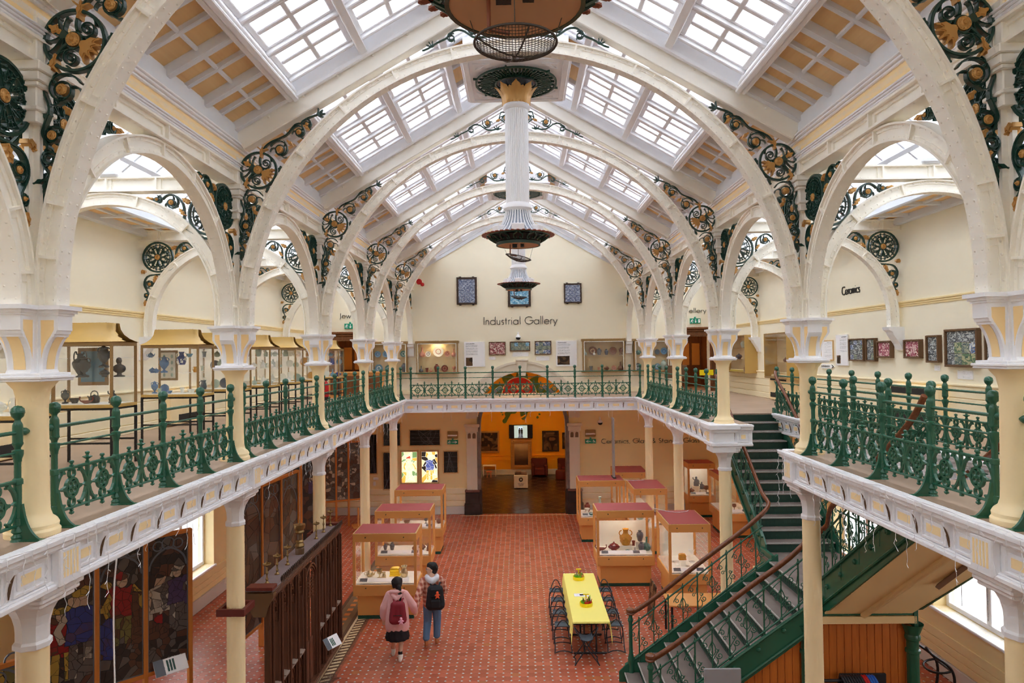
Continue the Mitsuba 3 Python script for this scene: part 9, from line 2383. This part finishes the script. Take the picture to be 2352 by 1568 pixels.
def blob(chains, edge=0.022, sm=6):
 """bones: lists of (point, radius); every bone the hull of two spheres, all joined and smoothed"""
 sph = lambda p, r: m3.Manifold.sphere(r, 20).translate([float(q) for q in p])
 out = []
 for ch in chains:
  if len(ch) == 1: out.append(sph(*ch[0]))
  for a, b in zip(ch[:-1], ch[1:]):
   out.append(m3.Manifold.batch_hull([sph(*a), sph(*b)]))
 u = m3.Manifold.batch_boolean(out, m3.OpType.Add).refine_to_length(edge).to_mesh()
 t = trimesh.Trimesh(u.vert_properties[:, :3], u.tri_verts, process=True)
 trimesh.smoothing.filter_taubin(t, 0.5, 0.53, iterations=sm)
 return np.array(t.vertices), np.array(t.faces)
def put_local(parent, base, geo, mat, T_, smooth=True, label=None):
 v, f = geo if isinstance(geo, tuple) else geo.out()
 return part(parent, base, (v @ T_[:3, :3].T + T_[:3, 3], f), mat, smooth, None, label)
def frame_at(x, y, deg):
 T_ = np.eye(4); T_[:3, :3] = rot(math.radians(deg)); T_[:3, 3] = (x, y, 0); return T_
def hand(wrist, tip, side, curl=0.5):
 """bones of a hand: palm, four unequal bent fingers and a thumb from the side of the palm"""
 w_, t = np.array(wrist, float), np.array(tip, float); d = t - w_; L = np.linalg.norm(d); d /= L
 s = np.cross(d, [0, 0, 1.0]); s = s / (np.linalg.norm(s) + 1e-9) * side; n = np.cross(s, d)
 ch = []
 for i, (o, l) in enumerate(((-0.027, 0.062), (-0.009, 0.075), (0.009, 0.07), (0.026, 0.054))):
  a = w_ + d * 0.085 + s * o; b = a + (d * (1 - 0.3 * curl) + n * 0.45 * curl) * l * 0.5; c = b + (d * (1 - 0.8 * curl) + n * 0.9 * curl) * l * 0.5
  ch.append([(w_ + s * o * 0.5, 0.018), (a, 0.013)]); ch.append([(a, 0.0095), (b, 0.0085), (c, 0.0075)])
 th = w_ + d * 0.03 - s * 0.03
 ch.append([(w_ + d * 0.015, 0.016), (th, 0.0125), (th + d * 0.035 - s * 0.012, 0.0095), (th + d * 0.06 - s * 0.002 + n * 0.012 * curl, 0.008)])
 return ch
def head_parts(parent, T_, c, turn, R_, hair, pony=False):
 """face looking along local +y turned by turn degrees"""
 H = rot(math.radians(turn)); hc = np.array(c)
 P_ = lambda x, y, z: tuple(hc + H @ np.array([x, y, z]) * R_)
 ch = [[(P_(0, -0.012, 0.03), 0.088 * R_), (P_(0, 0.02, 0.025), 0.082 * R_)], [(P_(0, 0.02, 0.0), 0.075 * R_), (P_(0, 0.05, -0.075), 0.042 * R_)], [(P_(0, 0.055, -0.08), 0.03 * R_)],
   [(P_(0, 0.088, 0.01), 0.012 * R_), (P_(0, 0.108, -0.02), 0.014 * R_)], [(P_(-0.02, 0.09, -0.055), 0.01 * R_), (P_(0.02, 0.09, -0.055), 0.01 * R_)]]
 for s in (-1, 1):
  ch.append([(P_(s * 0.083, -0.005, 0.01), 0.012 * R_), (P_(s * 0.085, -0.012, -0.025), 0.01 * R_)]); ch.append([(P_(s * 0.035, 0.075, -0.015), 0.025 * R_)])
 for s in (-1, 1):
  m = MB(); m.ball(P_(s * 0.032, 0.089, 0.012), 0.011 * R_, 1); put_local(parent, 'eye', m, 'm_hair', T_)
 hh = [[(P_(0, -0.022, 0.052), 0.094 * R_), (P_(0, 0.035, 0.072), 0.068 * R_)], [(P_(0, -0.04, 0.03), 0.088 * R_), (P_(0, -0.045, -0.035), 0.062 * R_)]]
 if pony:
  hh += [[(P_(-0.03, 0.0, 0.05), 0.085 * R_), (P_(-0.062, 0.0, -0.04), 0.035 * R_)], [(P_(0.03, 0.0, 0.05), 0.085 * R_), (P_(0.062, 0.0, -0.04), 0.035 * R_)], [(P_(0, -0.09, 0.0), 0.045 * R_), (P_(0, -0.135, -0.03), 0.032 * R_), (P_(0.0, -0.15, -0.14), 0.04 * R_), (P_(0.0, -0.15, -0.26), 0.032 * R_), (P_(0.0, -0.14, -0.36), 0.012 * R_)]]
 put_local(parent, 'hair', blob(hh, 0.02, 5), 'm_hair', T_, True, hair)
 return ch
# ---- the woman
wk = thing('person', 'woman in a long pink hoodie and black skirt with a red backpack, holding hands with the man', 'person')
TW = frame_at(-2.50, 13.86, 6)
toW = lambda p: (np.array(p) - TW[:3, 3]) @ TW[:3, :3]
GRIP = np.array([-2.17, 14.08, 0.80])
gW = toW(GRIP)
hipz, shz = 0.83, 1.30
kneeL, ankL, toeL = (-0.09, 0.14, 0.44), (-0.10, 0.20, 0.09), (-0.10, 0.33, 0.05)
kneeR, ankR, toeR = (0.075, 0.05, 0.45), (0.06, -0.10, 0.095), (0.07, 0.05, 0.045)
elR = np.array([0.17, 0.0, shz]) * 0.5 + gW * 0.5 + np.array([0.05, -0.07, -0.02])
wrR = gW + (elR - gW) / np.linalg.norm(elR - gW) * 0.10
elL, wrL, tipL = (-0.25, -0.02, 1.03), (-0.27, 0.02, 0.82), (-0.265, 0.05, 0.70)
body = [[((0, 0, hipz + 0.05), 0.115), ((0, -0.01, 1.05), 0.105), ((0, -0.02, 1.24), 0.10)], [((-0.13, -0.01, 1.28), 0.055), ((0.13, -0.01, 1.28), 0.055)], [((0, -0.015, 1.28), 0.06), ((0, 0.0, 1.41), 0.045)],
  [((-0.08, 0, hipz), 0.085), (kneeL, 0.052), (ankL, 0.036), (toeL, 0.03)], [((0.08, 0, hipz), 0.085), (kneeR, 0.052), (ankR, 0.036), (toeR, 0.03)],
  [((-0.16, -0.01, shz - 0.02), 0.048), (elL, 0.038), (wrL, 0.026)], [((0.16, -0.01, shz - 0.02), 0.048), (tuple(elR), 0.038), (tuple(wrR), 0.026)]]
body += hand(wrL, tipL, -1) + hand(wrR, gW, 1)
body += head_parts(wk, TW, (0.0, 0.01, 1.475), 25, 1.0, 'black hair tied in a ponytail', True)
put_local(wk, 'body', blob(body, 0.014, 6), 'm_skin', TW)
hood = [[((0, -0.005, 0.66), 0.19), ((0, -0.01, 0.95), 0.175), ((0, -0.02, 1.2), 0.14)], [((-0.07, 0, 0.66), 0.17), ((-0.08, -0.01, 1.0), 0.14), ((-0.13, -0.015, 1.27), 0.08)], [((0.07, 0, 0.66), 0.17), ((0.08, -0.01, 1.0), 0.14), ((0.13, -0.015, 1.27), 0.08)], [((0, -0.03, 1.32), 0.075), ((0, -0.05, 1.30), 0.085)],
  [((-0.15, -0.01, 1.27), 0.085), ((elL[0], elL[1], elL[2]), 0.085), ((wrL[0], wrL[1], wrL[2] + 0.05), 0.075), ((wrL[0], wrL[1], wrL[2] - 0.02), 0.042)], [((0.15, -0.01, 1.27), 0.085), (tuple(elR), 0.08), (tuple(wrR * 0.8 + elR * 0.2), 0.07), (tuple(wrR), 0.04)]]
v, f = blob(hood, 0.03, 8)
v[:, 2] = np.maximum(v[:, 2], 0.57); put_local(wk, 'hoodie', (v, f), 'm_pinkhood', TW, True, 'loose pink hoodie')
m = MB(); m.tube([(0.12 * math.cos(t), -0.04 + 0.1 * math.sin(t), 1.345 - 0.03 * math.sin(t)) for t in np.linspace(0, 2 * math.pi, 24, endpoint=False)], 0.036, 8, closed=True)
m.add(*blob([[((-0.07, -0.13, 1.30), 0.04), ((0.0, -0.15, 1.24), 0.05), ((0.07, -0.13, 1.30), 0.04)]], 0.03, 4)); put_local(wk, 'hood', m, 'm_pinkhood', TW)
m = MB(); flare = lambda a, prof: 1 + 0.07 * np.cos(a[None] * 11 + prof[:, 1][:, None] * 9) * np.linspace(0.2, 1, len(prof))[:, None]
m.lathe([(0.17, 0.72), (0.19, 0.6), (0.225, 0.50), (0.235, 0.42), (0.20, 0.43), (0.15, 0.6)], 48, mod=flare); put_local(wk, 'skirt', m, 'm_tulle', TW)
def shoe(parent, T_, ank, toe, mat, high=0.09, sole='m_shoe'):
 a, t = np.array(ank, float), np.array(toe, float); d = t - a; d[2] = 0; d /= np.linalg.norm(d) + 1e-9
 heel = a - d * 0.035; heel[2] = a[2] - 0.055
 t = t + d * 0.02
 put_local(parent, 'shoe', blob([[(tuple(heel), 0.038), (tuple((heel + t) / 2 + [0, 0, 0.004]), 0.040), (tuple(t), 0.034)], [(tuple(heel + [0, 0, 0.02]), 0.036), (tuple(a + [0, 0, high - 0.06]), 0.044)]], 0.02, 5), mat, T_)
 put_local(parent, 'sole', blob([[(tuple(heel - [0, 0, 0.026]), 0.022), (tuple((heel + t) / 2 - [0, 0, 0.024]), 0.024), (tuple(t - [0, 0, 0.02]), 0.020)]], 0.03, 3), sole, T_)
for ank, toe in ((ankL, toeL), (ankR, toeR)):
 shoe(wk, TW, ank, toe, 'm_shoe', 0.10)
 m = MB(); a = np.array(ank); m.tube([tuple(a + [0, 0, 0.03]), tuple(a + [0, 0, 0.09])], 0.043, 12); put_local(wk, 'sock', m, 'm_sock', TW)
def rucksack(base, label, T_, c, w, h, d, mat, extra):
 key = thing(base, label, 'backpack')
 cx, cy, cz = c
 g = blob([[((cx - w * 0.3, cy, cz - h * 0.34), d * 0.62), ((cx - w * 0.24, cy, cz + h * 0.3), d * 0.5)], [((cx + w * 0.3, cy, cz - h * 0.34), d * 0.62), ((cx + w * 0.24, cy, cz + h * 0.3), d * 0.5)], [((cx - w * 0.3, cy - 0.01, cz - h * 0.34), d * 0.62), ((cx + w * 0.3, cy - 0.01, cz - h * 0.34), d * 0.62)], [((cx - w * 0.24, cy, cz + h * 0.3), d * 0.5), ((cx + w * 0.24, cy, cz + h * 0.3), d * 0.5)], [((cx, cy, cz - h * 0.3), d * 0.66), ((cx, cy, cz + h * 0.32), d * 0.5)]], 0.025, 4)
 put_local(key, 'bag', g, mat, T_)
 m = MB()
 if extra:
  m.fbox(lambda q: q, cx - w * 0.34, cx + w * 0.34, cy - d * 0.72 - 0.03, cy - d * 0.5, cz - h * 0.42, cz - h * 0.05, 0.03); put_local(key, 'front_pocket', m, mat, T_, False)
  m = MB(); m.fbox(lambda q: q, cx - w * 0.38, cx + w * 0.38, cy - d * 0.62 - 0.012, cy - d * 0.3, cz + h * 0.0, cz + h * 0.42, 0.03); put_local(key, 'flap', m, mat, T_, False)
 else:
  m.tube([(cx - w * 0.3, cy - d * 0.62, cz - h * 0.1), (cx, cy - d * 0.72, cz - h * 0.08), (cx + w * 0.3, cy - d * 0.62, cz - h * 0.1)], 0.006, 6); put_local(key, 'zip', m, 'm_ink', T_)
 for s in (-1, 1):
  m = MB(); m.tube(smooth_path([(cx + s * w * 0.26, cy + 0.02, cz + h * 0.42), (cx + s * w * 0.34, cy + 0.12, cz + h * 0.5), (cx + s * w * 0.42, cy + 0.24, cz + h * 0.2), (cx + s * w * 0.5, cy + 0.2, cz - h * 0.15), (cx + s * w * 0.42, cy + 0.03, cz - h * 0.4)], 20), 0.017, 6); put_local(key, 'strap', m, mat, T_)
 m = MB(); m.tube([(cx - 0.04, cy, cz + h * 0.46), (cx, cy - 0.01, cz + h * 0.54), (cx + 0.04, cy, cz + h * 0.46)], 0.009, 6); put_local(key, 'loop', m, mat, T_)
 return key
def charm(label, T_, c, mat):
 key = thing('plush_charm', label, 'charm'); x, y, z = c
 put_local(key, 'body', blob([[((x, y, z), 0.028), ((x, y, z - 0.04), 0.032)], [((x, y - 0.005, z + 0.035), 0.026)], [((x - 0.03, y, z - 0.075), 0.014), ((x - 0.01, y, z - 0.05), 0.016)], [((x + 0.03, y, z - 0.075), 0.014), ((x + 0.01, y, z - 0.05), 0.016)], [((x - 0.02, y, z - 0.01), 0.014), ((x - 0.045, y - 0.01, z - 0.02), 0.011)], [((x + 0.02, y, z - 0.01), 0.014), ((x + 0.045, y - 0.01, z - 0.015), 0.011)]], 0.012, 3), mat, T_)
rucksack('backpack', 'dark red backpack worn by the woman', TW, (0.03, -0.25, 1.02), 0.27, 0.42, 0.15, 'm_maroon', False)
charm('small pale pink plush toy hanging on the red backpack', TW, (0.10, -0.38, 0.90), 'm_pinktoy')
# ---- the man
mk = thing('person', 'man in a plaid shirt and blue jeans with a black backpack, looking left', 'person')
TM = frame_at(-1.88, 14.46, 8)
toM = lambda p: (np.array(p) - TM[:3, 3]) @ TM[:3, :3]
gM = toM(GRIP)
hipz, shz = 0.88, 1.38
kL, aL, tL = (-0.10, 0.10, 0.48), (-0.13, -0.06, 0.13), (-0.13, 0.08, 0.05)
kR, aR, tR = (0.10, 0.12, 0.47), (0.09, 0.10, 0.10), (0.11, 0.25, 0.045)
elM = np.array([-0.2, 0, shz]) * 0.5 + gM * 0.5 + np.array([-0.03, -0.06, 0.0])
wrM = gM + (elM - gM) / np.linalg.norm(elM - gM) * 0.10
elR2, wrR2, tpR2 = (0.27, 0.05, 1.10), (0.17, 0.24, 1.08), (0.08, 0.29, 1.12)
body = [[((0, 0, hipz + 0.06), 0.125), ((0, 0, 1.12), 0.12), ((0, -0.01, 1.3), 0.12)], [((-0.15, -0.01, 1.36), 0.06), ((0.15, -0.01, 1.36), 0.06)], [((0, -0.01, 1.36), 0.065), ((0, 0.0, 1.5), 0.052)],
  [((-0.09, 0, hipz), 0.09), (kL, 0.058), (aL, 0.042), (tL, 0.034)], [((0.09, 0, hipz), 0.09), (kR, 0.058), (aR, 0.042), (tR, 0.034)], [((-0.19, -0.01, shz - 0.02), 0.055), (tuple(elM), 0.043), (tuple(wrM), 0.03)], [((0.19, -0.01, shz - 0.02), 0.055), (elR2, 0.043), (wrR2, 0.03)]]
body += hand(wrM, gM, 1) + hand(wrR2, tpR2, 1)
body += head_parts(mk, TM, (0.0, 0.015, 1.575), 78, 1.04, 'short black hair')
put_local(mk, 'body', blob(body, 0.015, 6), 'm_skin', TM)
m = MB(); H = rot(math.radians(78))
for s in (-1, 1):
 m.tube([tuple(np.array((0, 0.015, 1.575)) + H @ np.array([s * 0.034 + 0.026 * math.cos(t), 0.108, 0.012 + 0.02 * math.sin(t)])) for t in np.linspace(0, 6.28, 14, endpoint=False)], 0.003, 4, closed=True)
 m.tube([tuple(np.array((0, 0.015, 1.575)) + H @ np.array([s * 0.06, 0.106, 0.014])), tuple(np.array((0, 0.015, 1.575)) + H @ np.array([s * 0.092, 0.0, 0.016]))], 0.003, 4)
put_local(mk, 'glasses', m, 'm_steel', TM)
sh = [[((0, 0, 0.90), 0.155), ((0, 0, 1.15), 0.145), ((0, -0.01, 1.32), 0.13)], [((-0.07, 0, 0.88), 0.12), ((-0.09, 0, 1.15), 0.115), ((-0.15, -0.01, 1.36), 0.078)], [((0.07, 0, 0.88), 0.12), ((0.09, 0, 1.15), 0.115), ((0.15, -0.01, 1.36), 0.078)],
  [((-0.19, -0.01, 1.35), 0.075), (tuple(elM), 0.062), (tuple(wrM), 0.046)], [((0.19, -0.01, 1.35), 0.075), (elR2, 0.062), (wrR2, 0.048)]]
v, f = blob(sh, 0.028, 7); v[:, 2] = np.maximum(v[:, 2], 0.80); put_local(mk, 'shirt', (v, f), 'm_plaid', TM, True, 'orange and brown plaid shirt')
put_local(mk, 'hood', blob([[((-0.10, 0.02, 1.43), 0.05), ((-0.09, -0.10, 1.42), 0.055), ((0.0, -0.15, 1.38), 0.065), ((0.09, -0.10, 1.42), 0.055), ((0.10, 0.02, 1.43), 0.05)]], 0.025, 5), 'm_hood', TM, True, 'pale grey hood')
je = [[((-0.085, 0, 0.90), 0.105), (kL, 0.082), ((aL[0], aL[1], aL[2] + 0.07), 0.068)], [((0.085, 0, 0.90), 0.105), (kR, 0.082), ((aR[0], aR[1], aR[2] + 0.08), 0.068)], [((-0.07, 0, 0.9), 0.12), ((0.07, 0, 0.9), 0.12)]]
put_local(mk, 'jeans', blob(je, 0.028, 6), 'm_jeans', TM, True, 'blue jeans with turned up cuffs')
for a in (aL, aR):
 m = MB(); p = np.array(a); m.tube([tuple(p + [0, 0, 0.05]), tuple(p + [0, 0.01, 0.10])], 0.072, 14); put_local(mk, 'cuff', m, 'm_jeans', TM)
for ank, toe in ((aL, tL), (aR, tR)):
 shoe(mk, TM, ank, toe, 'm_shoebrown', 0.07)
rucksack('backpack', 'black backpack with pockets worn by the man', TM, (0.06, -0.25, 1.10), 0.30, 0.48, 0.17, 'm_pack', True)
charm('small orange plush toy hanging on the black backpack', TM, (0.10, -0.42, 1.20), 'm_toy')
for _k in [k for k in list(scene) if k not in ('camera', 'sky')]:
 pass
